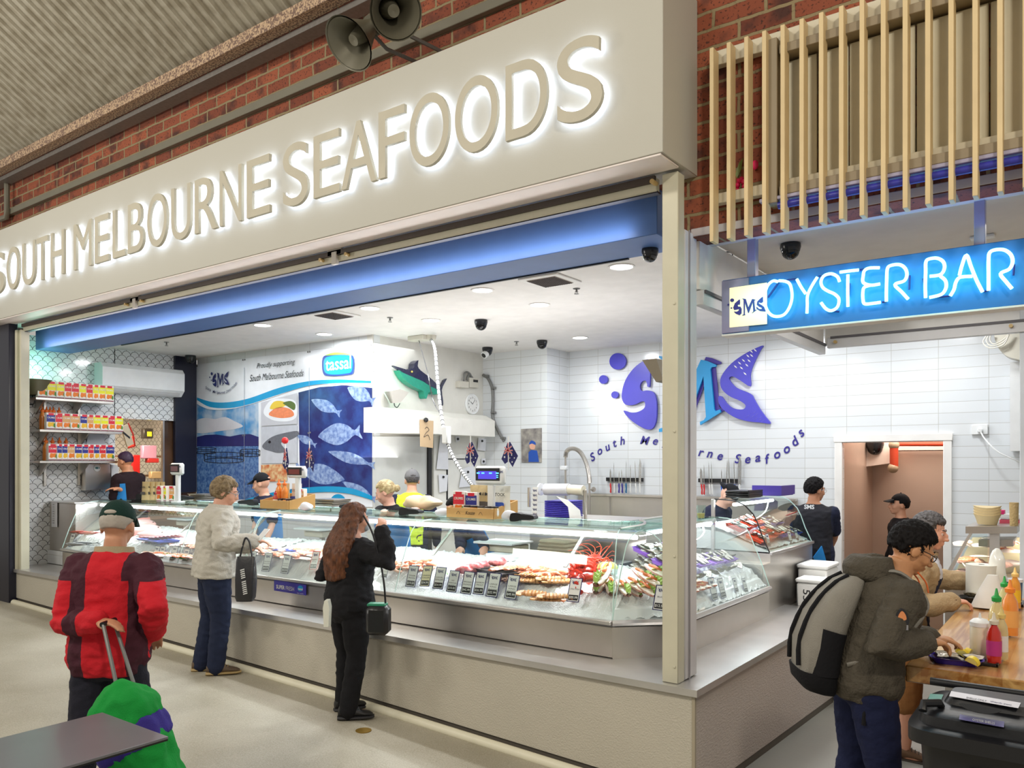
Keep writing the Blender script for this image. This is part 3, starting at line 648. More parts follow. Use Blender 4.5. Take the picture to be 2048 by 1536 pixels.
def mini_logo(mb, c, ux, uy, h, solid=0):
    """the same logo, h metres high, flat on a surface: appended to mb as material index 0"""
    k = h / 1.3; nzv = V(ux).cross(V(uy))
    for P in (S1, S2, MM):
        q = [W4(p, YB2) - c0_ for p in (P if P is MM else P[::2])]; mb.prism([V(c) + V(ux) * p.x * k + V(uy) * p.z * k for p in q], nzv * .0006)
    for x, y, r in CIR: q = [W4((x + r * math.cos(2 * PI * i / 8), y + r * math.sin(2 * PI * i / 8)), YB2) - c0_ for i in range(8)]; mb.prism([V(c) + V(ux) * p.x * k + V(uy) * p.z * k for p in q], nzv * .0006)
    return mb
txt = thing('wall_lettering', onY(1355, 930, YB2), 'curved line of spaced navy italic lettering under the big wall logo', 'sign')
ARC = [('S', 177, 1235), ('o', 235, 1195), ('u', 298, 1165), ('t', 352, 1130), ('h', 410, 1107), ('M', 590, 1105), ('e', 672, 1118), ('l', 742, 1134), ('b', 810, 1160), ('o', 880, 1182), ('u', 955, 1195), ('r', 1032, 1208), ('n', 1100, 1218), ('e', 1182, 1237), ('S', 1322, 1250), ('e', 1400, 1262), ('a', 1478, 1250), ('f', 1555, 1250), ('o', 1632, 1222), ('o', 1708, 1180), ('d', 1770, 1110), ('s', 1822, 1050)]
ANG = [30, 26, 24, 20, 10, -8, -12, -14, -14, -10, -8, -8, -6, -4, 0, 4, 6, 14, 22, 30, 38, 44]
def put_glyph(mb, ch, c, ux, uy, size, bold=.02, shear=.25):
    vs, fs, x0, x1, y0, y1 = glyphs(ch, bold, 0, shear, 4); c = V(c)
    return mb.add([c + V(ux) * ((v.x - (x0 + x1) / 2) * size) + V(uy) * ((v.y - (y0 + y1) / 2) * size) for v in vs], fs)
inkp = mat('lettering_navy', (50, 42, 140), .4)
for (ch, x, y), an in zip(ARC, ANG):
    a = math.radians(an); part('letter', put_glyph(MB(), ch, W4((x, y), YB2 - .008), (math.cos(a), 0, math.sin(a)), (-math.sin(a), 0, math.cos(a)), .155), inkp, txt, True, smooth=0)
# small logo and caption on the picture board
mb = MB(); mini_logo(mb, onY(441, 758, YS - .03), V((1, 0, 0)), V((0, 0, 1)), .275); part('printed_logo', mb, ink, sb, True, smooth=0)
mb = MB()
for i, (ch, x, y) in enumerate(ARC):
    q = i / 21; mb2 = put_glyph(mb, ch, onY(412 + 60 * ((x - 177) / 1645), 784 - 18 * (2 * (x - 177) / 1645 - 1) ** 2 * (.6 if x < 1000 else 1.1) + 2, YS - .03), (1, 0, 0), (0, 0, 1), .062, .005)
part('printed_caption', mb, ink, sb, True, smooth=0)

# ---- cool room wall (X = -5.3)
XC = -5.3
def fx(name, pts, X, m, par, th=.02, k=0, label=None): return part(name, MB().prism([onX(x, y, X) for x, y in (smooth_poly(pts, k) if k else pts)], (-th, 0, 0)), m, par, True, label, 0)
C3 = lambda p: (740 + p[0] / 3.938, 600 + p[1] / 3.938)
mf = thing('swordfish_model', onX(840, 790, XC), 'dark blue and green mounted swordfish model on the cool room wall', 'wall decoration')
back = mat('fish_navy', (30, 32, 62), .2, coat=.5, bump=(40, .3)); belly = mat('fish_green', (26, 140, 116), .3, bump=(60, .4), var=(30, .1))
up = [(230, 553), (290, 548), (345, 535), (352, 500), (382, 474), (376, 520), (400, 555), (460, 600), (520, 655), (552, 700), (545, 712), (480, 680), (420, 640), (350, 610), (300, 590), (260, 572)]
lo = [(230, 553), (260, 572), (300, 590), (350, 612), (420, 642), (480, 682), (545, 712), (556, 740), (545, 745), (520, 738), (510, 742), (490, 722), (462, 730), (445, 778), (430, 760), (424, 720), (380, 700), (320, 665), (270, 620)]
fx('back', [C3(p) for p in up], XC + .12, back, mf, .1, 2); fx('belly', [C3(p) for p in lo], XC + .12, belly, mf, .1, 2)
fx('bill', [C3(p) for p in ((182, 516), (280, 545), (290, 558), (230, 556), (185, 524))], XC + .1, back, mf, .03)
fx('tail_fin', [C3(p) for p in ((545, 712), (560, 680), (580, 632), (607, 618), (585, 660), (566, 710), (576, 790), (575, 832), (556, 770))], XC + .1, back, mf, .03, 2)
part('eye', MB().ball(onX(*C3((330, 565)), XC + .125), .014, 10, 6), mat('eye_gold', (210, 190, 90), .2), mf, True)
def sconce(pts_front, pts_top, X, lab, par=None):
    t = thing('wall_sconce', onX(*pts_front[0], X), lab, 'wall light', 'wedge wall lights')
    fx('shade', pts_front, X + .16, mat('sconce_grey', (176, 172, 164), .5), t, .14)
    return t
sc1 = thing('wall_sconce', onX(788, 810, XC), 'grey wedge-shaped wall uplight below the swordfish', 'wall light')
A = [C3(p) for p in ((160, 718), (235, 700), (307, 728), (240, 808), (185, 812))]; fx('shade', A, XC + .2, mat('sconce_grey', (176, 172, 164), .5), sc1, .02)
part('shade_side', MB().loft([[onX(*C3(p), XC + .2) for p in ((160, 718), (185, 812))], [onX(*C3(p), XC + .01) for p in ((112, 722), (160, 812))]], closed=False, cap=False), MATS['sconce_grey'], sc1, True)
part('flex', MB().tube(curve3([onX(*C3(p), XC + .12) for p in ((190, 808), (195, 835), (215, 845), (235, 815))]), .006, 6), M_BLACK, sc1, True)
gl = bpy.data.lights.new('sconce_lamp', 'POINT'); gl.energy = 1.1; gl.color = (.35, 1, .7); gl.shadow_soft_size = .04; go = bpy.data.objects.new('sconce_lamp', gl); COL.objects.link(go); go.location = onX(790, 770, XC + .12)
wc = thing('wall_clock', onX(942, 808, XC), 'round white wall clock with black numerals on the cool room wall', 'clock')
CC = onX(942.5, 808.5, XC); RX = Matrix.Rotation(PI / 2, 4, 'Y').to_3x3()
part('clock_case', MB().lathe([(0, 0), (.145, 0), (.15, .02), (.14, .035), (.122, .03), (.12, .022), (0, .022)], CC, 32, RX), M_WPLAST, wc, True)
part('clock_face', MB().lathe([(0, .0225), (.12, .0225), (.12, .024), (0, .024)], CC, 32, RX), mat('clock_face', (236, 236, 234), .4), wc, True)
mb = MB()
for i in range(12):
    a = i * PI / 6; n_ = str(i or 12); put_glyph(mb, n_, CC + V((.026, .092 * math.sin(a), .092 * math.cos(a))), (0, 1, 0), (0, 0, 1), .036, .01, 0)
part('numerals', mb, M_BLACK, wc, True)
for a, l_, w_ in ((-55, .055, .004), (38, .08, .003)):
    a = math.radians(a); part('clock_hand', MB().tube([CC + V((.028, 0, 0)), CC + V((.028, l_ * math.sin(a), l_ * math.cos(a)))], w_, 4), M_BLACK, wc, True)
cb = thing('controller', onX(945, 765, XC), 'grey thermostat controller and conduit box above the wall clock', 'controller')
fx('switch_box', [(920, 762), (938, 764), (938, 776), (920, 774)], XC + .08, mat('ctl_grey', (206, 202, 190), .4), cb, .08); fx('display_box', [(939, 755), (957, 757), (957, 776), (939, 774)], XC + .06, MATS['ctl_grey'], cb, .06)
fx('display', [(947, 759), (956, 760), (956, 765), (947, 764)], XC + .064, M_BLACK, cb, .003)
part('conduit', MB().tube(curve3([onX(x, y, XC + .04) for x, y in ((928, 762), (929, 748), (934, 744), (940, 748), (943, 756))]), .014, 8), M_GREY, cb, True)
part('conduit', MB().tube(curve3([onX(x, y, XC + .04) for x, y in ((934, 760), (936, 752), (940, 750), (945, 756))]), .014, 8), M_GREY, cb, True)
hb = thing('door_hood', onX(860, 850, XC), 'long pale boxed hood running above the cool room door', 'hood')
q0, q1 = 2.47, 4.8
part('hood_box', MB().loft([[V((XC + .0, y, 2.20)), V((XC + .36, y, 2.20)), V((XC + .36, y, 2.42)), V((XC + .2, y, 2.50)), V((XC, y, 2.50))] for y in (q0, q1 - .2)]), coolm, hb, True, smooth=0)
cdr = thing('cool_room_door', onX(862, 940, XC), 'pale cool room sliding door with a black rubber edge', 'door')
fx('door_leaf', [(750, 873), (858, 873), (858, 1100), (750, 1110)], XC + .05, mat('door_grey', (196, 198, 196), .35), cdr, .04); fx('rubber_edge', [(857, 885), (864, 885), (864, 1100), (857, 1100)], XC + .08, M_BLACK, cdr, .04)
brd = thing('notice_panel', onX(925, 930, XC), 'white metal panel beside the cool room door carrying pinned papers', 'panel')
fx('panel', [(868, 868), (975, 870), (975, 1060), (868, 1060)], XC + .03, mat('notice_white', (228, 228, 222), .35), brd, .02); fx('dark_trim', [(897, 917), (930, 917), (930, 919), (897, 919)], XC + .035, M_BLACK, brd, .004)
fx('dark_trim', [(893, 925), (896, 925), (896, 1000), (893, 1000)], XC + .035, M_BLACK, brd, .004)
pw = mat('paper_white', (226, 228, 234), .6)
for i, (lab, P) in enumerate((('upper white paper pinned left on the notice panel', [(881, 870), (895, 872), (897, 939), (873, 938)]), ('lower white paper pinned left on the notice panel', [(877, 948), (896, 950), (894, 982), (879, 985)]), ('white paper with a drawing pinned top right on the notice panel', [(957, 876), (973, 878), (971, 902), (955, 900)]), ('large crumpled white paper behind the blue-screen scale', [(925, 938), (948, 930), (952, 972), (918, 975)]), ('small yellow-and-white card beside the right flag', [(963, 917), (971, 917), (971, 928), (963, 928)]), ('small torn blue-grey sticker high on the notice panel', [(911, 872), (919, 871), (920, 882), (912, 884)]))):
    o = thing('pinned_paper', onX(P[2][0], P[2][1], XC + .05), lab, 'paper', 'papers pinned to the notice panel'); fx('sheet', P, XC + .055, pw, o, .002)
    q = onX(sum(p[0] for p in P) / 4, P[0][1] + 6, XC + .06); part('magnet', MB().cyl(q, q + V((.012, 0, 0)), .018, .016, 10), M_BLACK, o, True)
cbd = thing('clipboard', onX(852, 895, XC + .36), 'brown card with a pencil sketch clipped to the hood', 'clipboard')
fx('card', [(840, 839), (867, 842), (866, 896), (841, 893)], XC + .38, mat('kraft', (186, 160, 126), .7), cbd, .006); q = onX(852, 840, XC + .4); part('bulldog_clip', MB().ball(q, .03, 8, 6), M_BLACK, cbd, True)
part('sketch', MB().tube(curve3([onX(x, y, XC + .386) for x, y in ((850, 858), (854, 854), (858, 860), (852, 866), (848, 874), (856, 870), (860, 880))]), .003, 4), inkb, cbd, True)
# junction box, pole and cord from ceiling
jb = thing('ceiling_socket', onZ(838, 668, ZC), 'beige junction box and round rose on the ceiling above the swordfish', 'junction box')
p = onZ(838, 672, ZC); part('junction_box', MB().box(p + V((0, 0, -.03)), (.26, .14, .06), .006), mat('beige_plastic', (208, 204, 190), .4), jb, True)
p2 = onZ(862, 671, ZC); part('rose', MB().lathe([(0, 0), (.07, 0), (.06, -.05), (0, -.05)], p2, 16), MATS['beige_plastic'], jb, True)
cord = thing('hanging_cable', onD(845, 700, 8.4), 'thin black cable looping from the ceiling box down to the striped hose', 'cable')
part('cable', MB().tube(curve3([p + V((0, 0, -.06)), onD(855, 745, 8.8), onD(866, 800, 8.6), onD(884, 835, 8.2), onD(890, 870, 7.9), onD(897, 895, 7.8)]), .006, 6), M_BLACK, cord, True)
hose = thing('cable_pole', onD(872, 720, 8.2), 'white spiral-wrapped cable bundle hanging from the ceiling to the till scale', 'cable')
hp = curve3([p2 + V((0, 0, -.05)), onD(870, 700, 9), onD(876, 770, 8.6), onD(886, 850, 8), onD(900, 900, 7.7), onD(925, 945, 7.3), onD(948, 974, 7.0)], 8)
part('sleeve', MB().tube(hp, .016, 8), M_WPLAST, hose, True)
mb = MB()
for i in range(1, len(hp) - 1): d = (hp[i + 1] - hp[i - 1]).normalized(); mb.cyl(hp[i], hp[i] + d * .012, .0185, .0185, 8)
part('tie_wraps', mb, M_BLACK, hose, True)
part('inline_plug', MB().box(onD(893, 870, 7.75), (.07, .07, .17), .01), M_WPLAST, hose, True)
# recess wall photo, conduit
pt = thing('staff_photo', onY(1062, 925, 4.79), 'framed colour photo of a worker in a blue apron on the recess wall', 'picture')
def fy(name, pts, Y, m, par, th=.01, k=0): return part(name, MB().prism([onY(x, y, Y) for x, y in (smooth_poly(pts, k) if k else pts)], (0, th, 0)), m, par, True, None, 0)
fy('photo', [(1042, 858), (1083, 856), (1083, 925), (1043, 925)], 4.775, mat('photo_dark', (92, 88, 92), .3, var=(9, .2, (176, 170, 160))), pt)
fy('printed_apron', [(1057, 905), (1062, 900), (1074, 901), (1078, 924), (1057, 924)], 4.772, mat('photo_blue', (40, 84, 176), .3), pt, .002); fy('printed_face', [(1059, 890), (1064, 884), (1070, 888), (1069, 898), (1061, 898)], 4.772, mat('skin_fair', (226, 172, 146), .5), pt, .002, 3); fy('printed_hat', [(1058, 889), (1062, 881), (1070, 884), (1071, 890), (1064, 887)], 4.7705, MATS['photo_blue'], pt, .002, 2)
cn = thing('wall_conduit', onY(985, 800, 4.79), 'grey flexible conduit curving down the recess wall', 'pipe')
cp_ = curve3([onY(x, y, 4.76) for x, y in ((966, 750), (976, 757), (984, 775), (986, 800), (985, 830), (990, 848), (1000, 868), (1008, 882))]); part('conduit', MB().tube(cp_, .022, 8), M_GREY, cn, True)
for x, y in ((973, 752), (987, 776), (987, 825), (1006, 876)): q = onY(x, y, 4.75); part('clamp', MB().box(q, (.07, .05, .03), .004), M_GREY, cn, True)
# sink spray tap
tp = thing('spray_tap', onY(1150, 1040, 5.2), 'coiled steel spray tap standing at the back sink', 'tap')
YT = 5.0
part('riser', MB().cyl(onY(1131, 1010, YT), onY(1131, 912, YT), .014), M_STEEL, tp, True)
sp = curve3([onY(x, y, YT) for x, y in ((1131, 915), (1134, 902), (1146, 897), (1160, 904), (1172, 925), (1178, 950), (1179, 965))], 14); hl = []; u_ = 0
for i, q in enumerate(sp):
    d = (sp[min(i + 1, len(sp) - 1)] - sp[max(i - 1, 0)]).normalized(); n1 = V((0, 1, 0)); n2 = d.cross(n1).normalized()
    for j in range(6): a = 2 * PI * j / 6; hl.append(q + d * (.012 * j / 6) + (n1 * math.cos(a) + n2 * math.sin(a)) * .028)
part('coil_spring', MB().tube(hl, .004, 5), M_STEEL, tp, True)
part('spray_hose', MB().tube(sp, .012, 7), M_GREY, tp, True)
part('downpipe', MB().cyl(onY(1179, 962, YT), onY(1179, 1045, YT), .014), M_STEEL, tp, True)
part('wall_bracket', MB().cyl(onY(1179, 979, YT), onY(1187, 979, YT + .2), .012).cyl(onY(1187, 979, 5.16), onY(1187, 979, 5.24), .035), M_STEEL, tp, True)
part('mixer', MB().box(onY(1128, 936, YT), (.11, .06, .06), .01), M_WPLAST, tp, True)
# steel sink splashback and bench
single('steel_bench', MB().box((-2.5, 5.0, .92), (3.1, .6, .05), .005).box((-2.5, 5.29, 1.16), (3.0, .03, .48), .004).box((-2.5, 5.25, 1.40), (3.0, .1, .03), .004).box((-2.6, 5.0, .55), (3.2, .5, .7), .01), M_STEEL, 'brushed steel sink bench with tall splashback on the back wall', 'sink bench', smooth=0)
# knives
M_BLADE = mat('blade_steel', (196, 198, 200), .22, 1)
HC = {'red': (214, 44, 44), 'white': (236, 236, 232), 'purple': (66, 56, 150), 'teal': (18, 104, 150), 'cobalt': (46, 96, 200)}
def knife(px, py, L_, hl_, colr, lab, grp, wide=.02, lean=0):
    t = thing('knife', onY(px, py, YB2 - .06), lab, 'knife', grp); y = YB2 - .06; o = onY(px, py, y)
    S = Matrix.Rotation(lean, 4, 'Y'); mb = MB()
    mb.prism([o + S @ V(v) for v in ((-wide / 2, 0, 0), (wide / 2, 0, 0), (wide / 2, 0, L_ * .8), (-wide / 2 * .2, 0, L_), (-wide / 2, 0, L_ * .7))], (0, .003, 0))
    part('blade', mb, M_BLADE, t, True)
    part('handle', MB().tube([o + S @ V(v) for v in ((0, 0, .01), (0, 0, -.02), (.004, 0, -hl_ * .5), (0, 0, -hl_ * .9), (.006, 0, -hl_))], [.011, .015, .012, .015, .010], 8, flat=.7), mat('handle_' + colr, HC[colr], .45), t, True)
for gi, (x0, x1, y, where, L) in enumerate(((1215, 1288, 957, 'left magnetic rack', ((1221, 'red', .21, .022), (1228.5, 'white', .3, .008), (1238, 'purple', .18, .012), (1244, 'purple', .2, .012), (1252, 'teal', .33, .008), (1261, 'white', .26, .014), (1271.5, 'white', .32, .012), (1280, 'white', .34, .034))),
                                          (1399, 1483, 959, 'right magnetic rack behind the bare-headed bent worker', ((1403, 'red', .22, .032), (1408, 'red', .26, .012), (1419, 'white', .3, .008), (1424, 'white', .3, .008), (1443, 'cobalt', .2, .012), (1453, 'cobalt', .32, .012), (1459, 'cobalt', .33, .014), (1469, 'cobalt', .3, .012), (1479, 'white', .36, .04))))):
    a, b_ = onY(x0, y, YB2), onY(x1, y, YB2)
    single('knife_rack', MB().box(((a.x + b_.x) / 2, YB2 - .03, a.z - .01), (b_.x - a.x, .035, .05), .004), M_BLACK, 'black magnetic knife rack on the back wall, ' + ('left one under the S of the logo' if gi == 0 else 'right one beyond the corner post'), 'knife rack', 'knife racks')
    for i, (px, colr, LL, wd) in enumerate(L):
        knife(px, y + 11, LL, .12, colr, '%s-handled knife on the %s, %s' % (colr, where, nth(i, len(L))), 'knives on the ' + where, wd, random.uniform(-.05, .05))
# power point with cord at right
pp = thing('power_outlet', onY(1958, 860, YB2), 'double white power outlet with a plug on the tiled wall at right', 'power outlet')
fy('outlet_plate', [(1943, 851), (1975, 849), (1975, 868), (1943, 869)], YB2 - .03, M_WPLAST, pp, .03); q = onY(1960, 861, YB2 - .05); part('plug', MB().box(q, (.045, .05, .045), .008), M_WPLAST, pp, True)
part('cord', MB().tube(curve3([q, onY(1970, 878, 5.2), onY(1995, 903, 5.15), onY(2030, 920, 5.15), onY(2060, 935, 5.2)]), .007, 6), M_WPLAST, pp, True)
fd = thing('wall_fan_heater', (1.35, 5.0, 3.0), 'cream curved electrical fitting with looped white cables high at the right edge', 'electrical fitting')
part('body', MB().prism([onY(x, y, 4.9) for x, y in smooth_poly([(1992, 664), (2050, 655), (2050, 714), (2024, 716), (2008, 708), (1996, 694)], 4)], (0, .2, 0)), MATS['beige_plastic'], fd, True)
for k in range(3): part('looped_cable', MB().tube(curve3([onY(1976 + 3 * k, 668, 4.85), onY(1966 + 7 * k, 684 - 2 * k, 4.85), onY(1980 + 4 * k, 696 - 4 * k, 4.85), onY(2006, 690 - 5 * k, 4.85), onY(2018, 670 - k, 4.85)]), .006, 6), MATS['beige_plastic'], fd, True)
single('wall_cabinet', MB().prism([onY(x, y, 5.1) for x, y in ((2020, 724), (2060, 722), (2060, 902), (2020, 902))], (0, .2, 0)), M_WPLAST, 'tall white box fixed on the tiled wall at the right edge', 'cabinet')
# back room things
brp = thing('red_pipe', onY(1785, 905, 7.2), 'red fire pipe with brass elbow inside the back room doorway', 'pipe')
part('pipe', MB().cyl(onY(1788, 933, 6.8), onY(1788, 892, 6.8), .05).cyl(onY(1783, 888, 7.1), onY(1890, 888, 7.1), .03), mat('pipe_red', (196, 70, 40), .5), brp, True)
for q_ in ((1786, 936), (1788, 890)): part('elbow', MB().ball(onY(*q_, 6.8), .065, 12, 8), mat('elbow_buff', (176, 156, 130), .5), brp, True)
dome(onY(1750, 884, 6.9), 1.7, 'black dome camera inside the back room doorway')
single('switch_box', MB().box(onY(1708, 979, 7.0), (.2, .1, .2), .01), mat('switch_grey', (176, 170, 158), .4), 'small grey switch box on the wall inside the back room', 'switch box')
single('steel_duct', MB().prism([onY(x, y, 6.9) for x, y in ((1717, 890), (1785, 888), (1785, 926), (1717, 935))], (0, .4, 0)), mat('warm_white', (244, 226, 214), .6), 'boxed pale duct under the back room ceiling', 'duct')
# ================================================================= DISPLAY CASES
PRO = [(.36, .80), (.43, 1.0), (.515, 1.20), (.545, 1.26), (.58, 1.30), (.64, 1.335), (.72, 1.352), (.80, 1.357)]
ZT = 1.362
tube_m = mat('tube_glow', (255, 255, 255), .5, var=None, emit=(244, 250, 255), es=14)
seal = mat('glass_edge', (196, 226, 220), .15, var=None)
C1 = (-.735, .36); D2 = math.sqrt(.5)
def front_case(x0, x1, lab, joints):
    t = thing('display_case', ((x0 + x1) / 2, .8, zl), lab, 'display case'); xm, L_ = (x0 + x1) / 2, x1 - x0
    part('case_base', MB().box((xm, .76, zl + .105), (L_, .80, .20), .004), M_STEEL, t, True, smooth=0)
    part('front_rail', MB().box((xm, .352, .785), (L_, .045, .03), .006), M_STEEL2, t, True)
    part('deck', MB().prism([V((x0, .38, .75)), V((x0, 1.16, .75)), V((x0, 1.16, .99)), V((x0, .5, .87)), V((x0, .38, .79))], (L_, 0, 0)), M_WPLAST, t, True, smooth=0)
    xs_ = [x0] + joints + [x1]
    for a, b_ in zip(xs_, xs_[1:]):
        a += .006; b_ -= .006
        part('glass_front', MB().loft([[V((x, y, z)) for y, z in PRO] for x in (a, b_)], cap=False, closed=False), M_GLASS, t, True)
        part('glass_top', MB().box(((a + b_) / 2, 1.13, ZT - .002), (b_ - a, .68, .008)), M_GLASSG, t, True)
    for x in xs_: part('glass_joint', MB().tube([V((x, y - .002, z + .002)) for y, z in PRO], .004, 5), seal, t, True)
    part('lamp_channel', MB().box((xm, .82, 1.335), (L_, .07, .025), .006), M_WPLAST, t, True)
    part('lamp_tube', MB().cyl((x0 + .05, .80, 1.305), (x1 - .05, .80, 1.305), .015, n=10), tube_m, t, True)
    part('back_rail', MB().box((xm, 1.46, ZT - .026), (L_, .04, .04), .006), M_STEEL, t, True)
    n = max(2, round(L_ / 1.2))
    for i in range(n):
        x = x0 + L_ * (i + .5) / n; part('bracket', MB().box((x, .99, 1.18), (.03, .012, .42), 0, Matrix.Rotation(-.9, 3, 'X')), M_STEEL, t, True)
    return t
cA = front_case(-8.3, -4.72, 'left stainless fish display case with curved glass, behind the grey-jacketed shopper', [-5.8])
cB = front_case(-4.70, -.735, 'long middle stainless fish display case with curved glass, behind the black-clad shopper', [-2.7])
# super fresh sign on case B
sfg = thing('super_fresh_sign', onY(581, 1188, .34), 'purple SUPER FRESH strip sign stuck on the steel case front', 'sign')
part('plate', MB().prism([onY(x, y, .345) for x, y in ((548, 1158), (612, 1170), (612, 1191), (548, 1181))], (0, .004, 0)), mat('sign_purple', (66, 58, 170), .4), sfg, True, smooth=0)
def txtY(par, s, x, y, w_, h_, Y, m, bold=0, name='lettering', shear=0):
    a = onY(x, y, Y); b_ = onY(x + w_, y, Y); c = onY(x, y - h_, Y); return part(name, put_text(MB(), s, a, V((1, 0, 0)), (0, 0, 1), b_.x - a.x, c.z - a.z, bold=bold, shear=shear), m, par, True, smooth=0)
txtY(sfg, 'SUPER', 552.5, 1177, 17, 8, .343, M_WHITE, .03); txtY(sfg, 'FRESH', 571.5, 1180, 16.5, 8, .343, M_WHITE)
part('round_logo', MB().prism([onY(600.5 + 5.5 * math.cos(i * PI / 8), 1177 + 6 * math.sin(i * PI / 8), .343) for i in range(16)], (0, .001, 0)), M_CYAN, sfg, True, smooth=0)
txtY(sfg, 'tassal', 596, 1179.5, 9.5, 4.5, .341, M_WHITE, .02); txtY(sfg, 'super quality', 594, 1187, 13, 2.2, .341, M_WHITE)
# left end cabinet with notice
ec = thing('end_cabinet', (-8.66, .8, zl), 'stainless cabinet at the left wall with a printed notice, holding jars', 'cabinet')
part('cabinet_body', MB().box((-8.66, .86, .945), (.68, .68, .775), .006), M_STEEL, ec, True, smooth=0)
part('tiled_plinth', MB().box((-8.66, .505, .64), (.7, .02, .17), .003), M_TILE, ec, True)
part('cabinet_top', MB().box((-8.66, .86, 1.34), (.72, .72, .018), .004), M_STEEL2, ec, True)
nt_ = part('notice', MB().prism([onY(x, y, .505) for x, y in ((103, 1004), (114, 1004), (114, 1054), (103, 1054))], (0, .004, 0)), pw, ec, True, smooth=0)
mb = MB()
for i in range(9): put_text(mb, ('SCAN HERE', 'to follow', 'our shop', 'SMS')[i % 4], onY(105, 1010 + i * 4.6, .502), V((1, 0, 0)), (0, 0, 1), .05, .014)
part('notice_print', mb, inkb, ec, True, smooth=0)
# corner + side case
XS = -.39
cC = thing('display_case', (-.8, 1.3, zl), 'corner stainless display case with chamfered glass end, behind the corner post', 'display case')
Y2 = 2.42
ring = [(-.735, .36), (XS, .70), (XS, Y2), (-1.22, Y2), (-1.22, 1.16), (-.735, 1.16)]
part('case_base', MB().prism([V((x, y, zl)) for x, y in ring], (0, 0, .205)), M_STEEL, cC, True, smooth=0)
part('front_rail', MB().tube([V((-.735, .352, .785)), V((XS + .005, .695, .785)), V((XS + .005, Y2, .785))], .02, 6), M_STEEL2, cC, True)
part('deck', MB().loft([[V((x, y, z)) for x, y in R_] for R_, z in ((ring, .76), ([(-.76, .42), (-.46, .74), (-.46, Y2 - .02), (-1.2, Y2 - .02), (-1.2, 1.14), (-.76, 1.14)], .86), ([(-.8, .62), (-.68, .8), (-.68, Y2 - .02), (-1.2, Y2 - .02), (-1.2, 1.14), (-.8, 1.14)], .95))]), M_WPLAST, cC, True, smooth=0)
def prof(cx, cy, nx, ny, k=1): return [V((cx - nx * (y - .36) * k, cy - ny * (y - .36) * k, z)) for y, z in PRO]
s225 = (math.sin(PI / 8), -math.cos(PI / 8)); s675 = (math.cos(PI / 8), -math.sin(PI / 8)); kk = 1 / math.cos(PI / 8)
pa, pb = prof(-.735, .36, *s225, kk), prof(XS, .70, *s675, kk)
part('glass_front', MB().loft([pa, pb], cap=False, closed=False), M_GLASS, cC, True)
pc = prof(XS, Y2, 1, 0); part('glass_front', MB().loft([pb, pc], cap=False, closed=False), M_GLASS, cC, True)
part('glass_top', MB().prism([pa[-1], pb[-1], pc[-1], V((-1.22, Y2, ZT - .005)), V((-1.22, 1.16, ZT - .005)), V((-.9, 1.16, ZT - .005))], (0, 0, .007)), M_GLASSG, cC, True, smooth=0)
for P in (pa, pb, pc): part('glass_joint', MB().tube(P, .004, 5), seal, cC, True)
part('top_edge', MB().tube(curve3([pa[-1], V((-.93, 1.16, ZT)), V((-1.05, 1.45, ZT)), V((-1.2, 1.7, ZT)), V((-1.22, Y2, ZT))]), .012, 6), M_STEEL, cC, True)
part('lamp_tube', MB().cyl((-.86, 1.0, 1.31), (-.86, Y2 - .1, 1.31), .015, n=10), tube_m, cC, True)
part('lamp_channel', MB().box((-.875, 1.7, 1.338), (.07, 1.4, .025), .006), M_WPLAST, cC, True)
# upper case on pedestal
uc = thing('raised_display_case', (-.8, 3.2, zl), 'raised curved glass case on a tall steel pedestal, full of orange and blue oyster trays', 'display case')
PX, PY0, PY1, PZ = -.456, 2.65, 3.92, 1.045
part('pedestal', MB().prism([V((PX, PY0, floor_z(0, 3))), V((PX, PY1, floor_z(0, 3))), V((-1.25, PY1, floor_z(0, 3))), V((-1.25, PY0 + .01, floor_z(0, 3))), V((-1.0, PY0, floor_z(0, 3)))], (0, 0, PZ - floor_z(0, 3))), M_STEEL, uc, True, smooth=0)
part('pedestal_foot', MB().box((PX - .19, 2.56, .76), (.38, .2, .42), .004), M_STEEL, uc, True, smooth=0)
part('rail', MB().box((PX + .005, 3.285, PZ), (.03, 1.28, .028), .005), M_STEEL2, uc, True)
EP = [onY(x, y, PY0) for x, y in ((1540, 1107), (1525, 1074), (1515, 1045), (1507, 1029), (1490, 1011), (1476, 1004), (1464, 1001), (1445, 999), (1429, 998))]
EQ = [p + V((0, PY1 - PY0, 0)) for p in EP]
part('glass_front', MB().loft([EP, EQ], cap=False, closed=False), M_GLASSG, uc, True)
part('glass_end', MB().poly(EP + [V((EP[-1].x, PY0, PZ))]), M_GLASS, uc, True, smooth=0)
part('glass_joint', MB().tube(EP, .006, 6), M_BLACK, uc, True); part('glass_joint', MB().tube(EQ, .005, 6), seal, uc, True)
part('corner_upright', MB().box((EP[-1].x - .012, PY0, (PZ + EP[-1].z) / 2), (.03, .03, EP[-1].z - PZ), .004), M_STEEL2, uc, True)
part('lamp_tube', MB().cyl((EP[-3].x - .02, PY0 + .1, EP[-1].z - .05), (EP[-3].x - .02, PY1 - .1, EP[-1].z - .05), .015, n=10), tube_m, uc, True)
part('deck', MB().prism([V((PX - .01, PY0 + .01, PZ + .01)), V((-1.24, PY0 + .01, PZ + .01)), V((-1.24, PY0 + .01, PZ + .2)), V((-.9, PY0 + .01, PZ + .16)), V((PX - .06, PY0 + .01, PZ + .03))], (0, PY1 - PY0 - .02, 0)), M_WPLAST, uc, True, smooth=0)
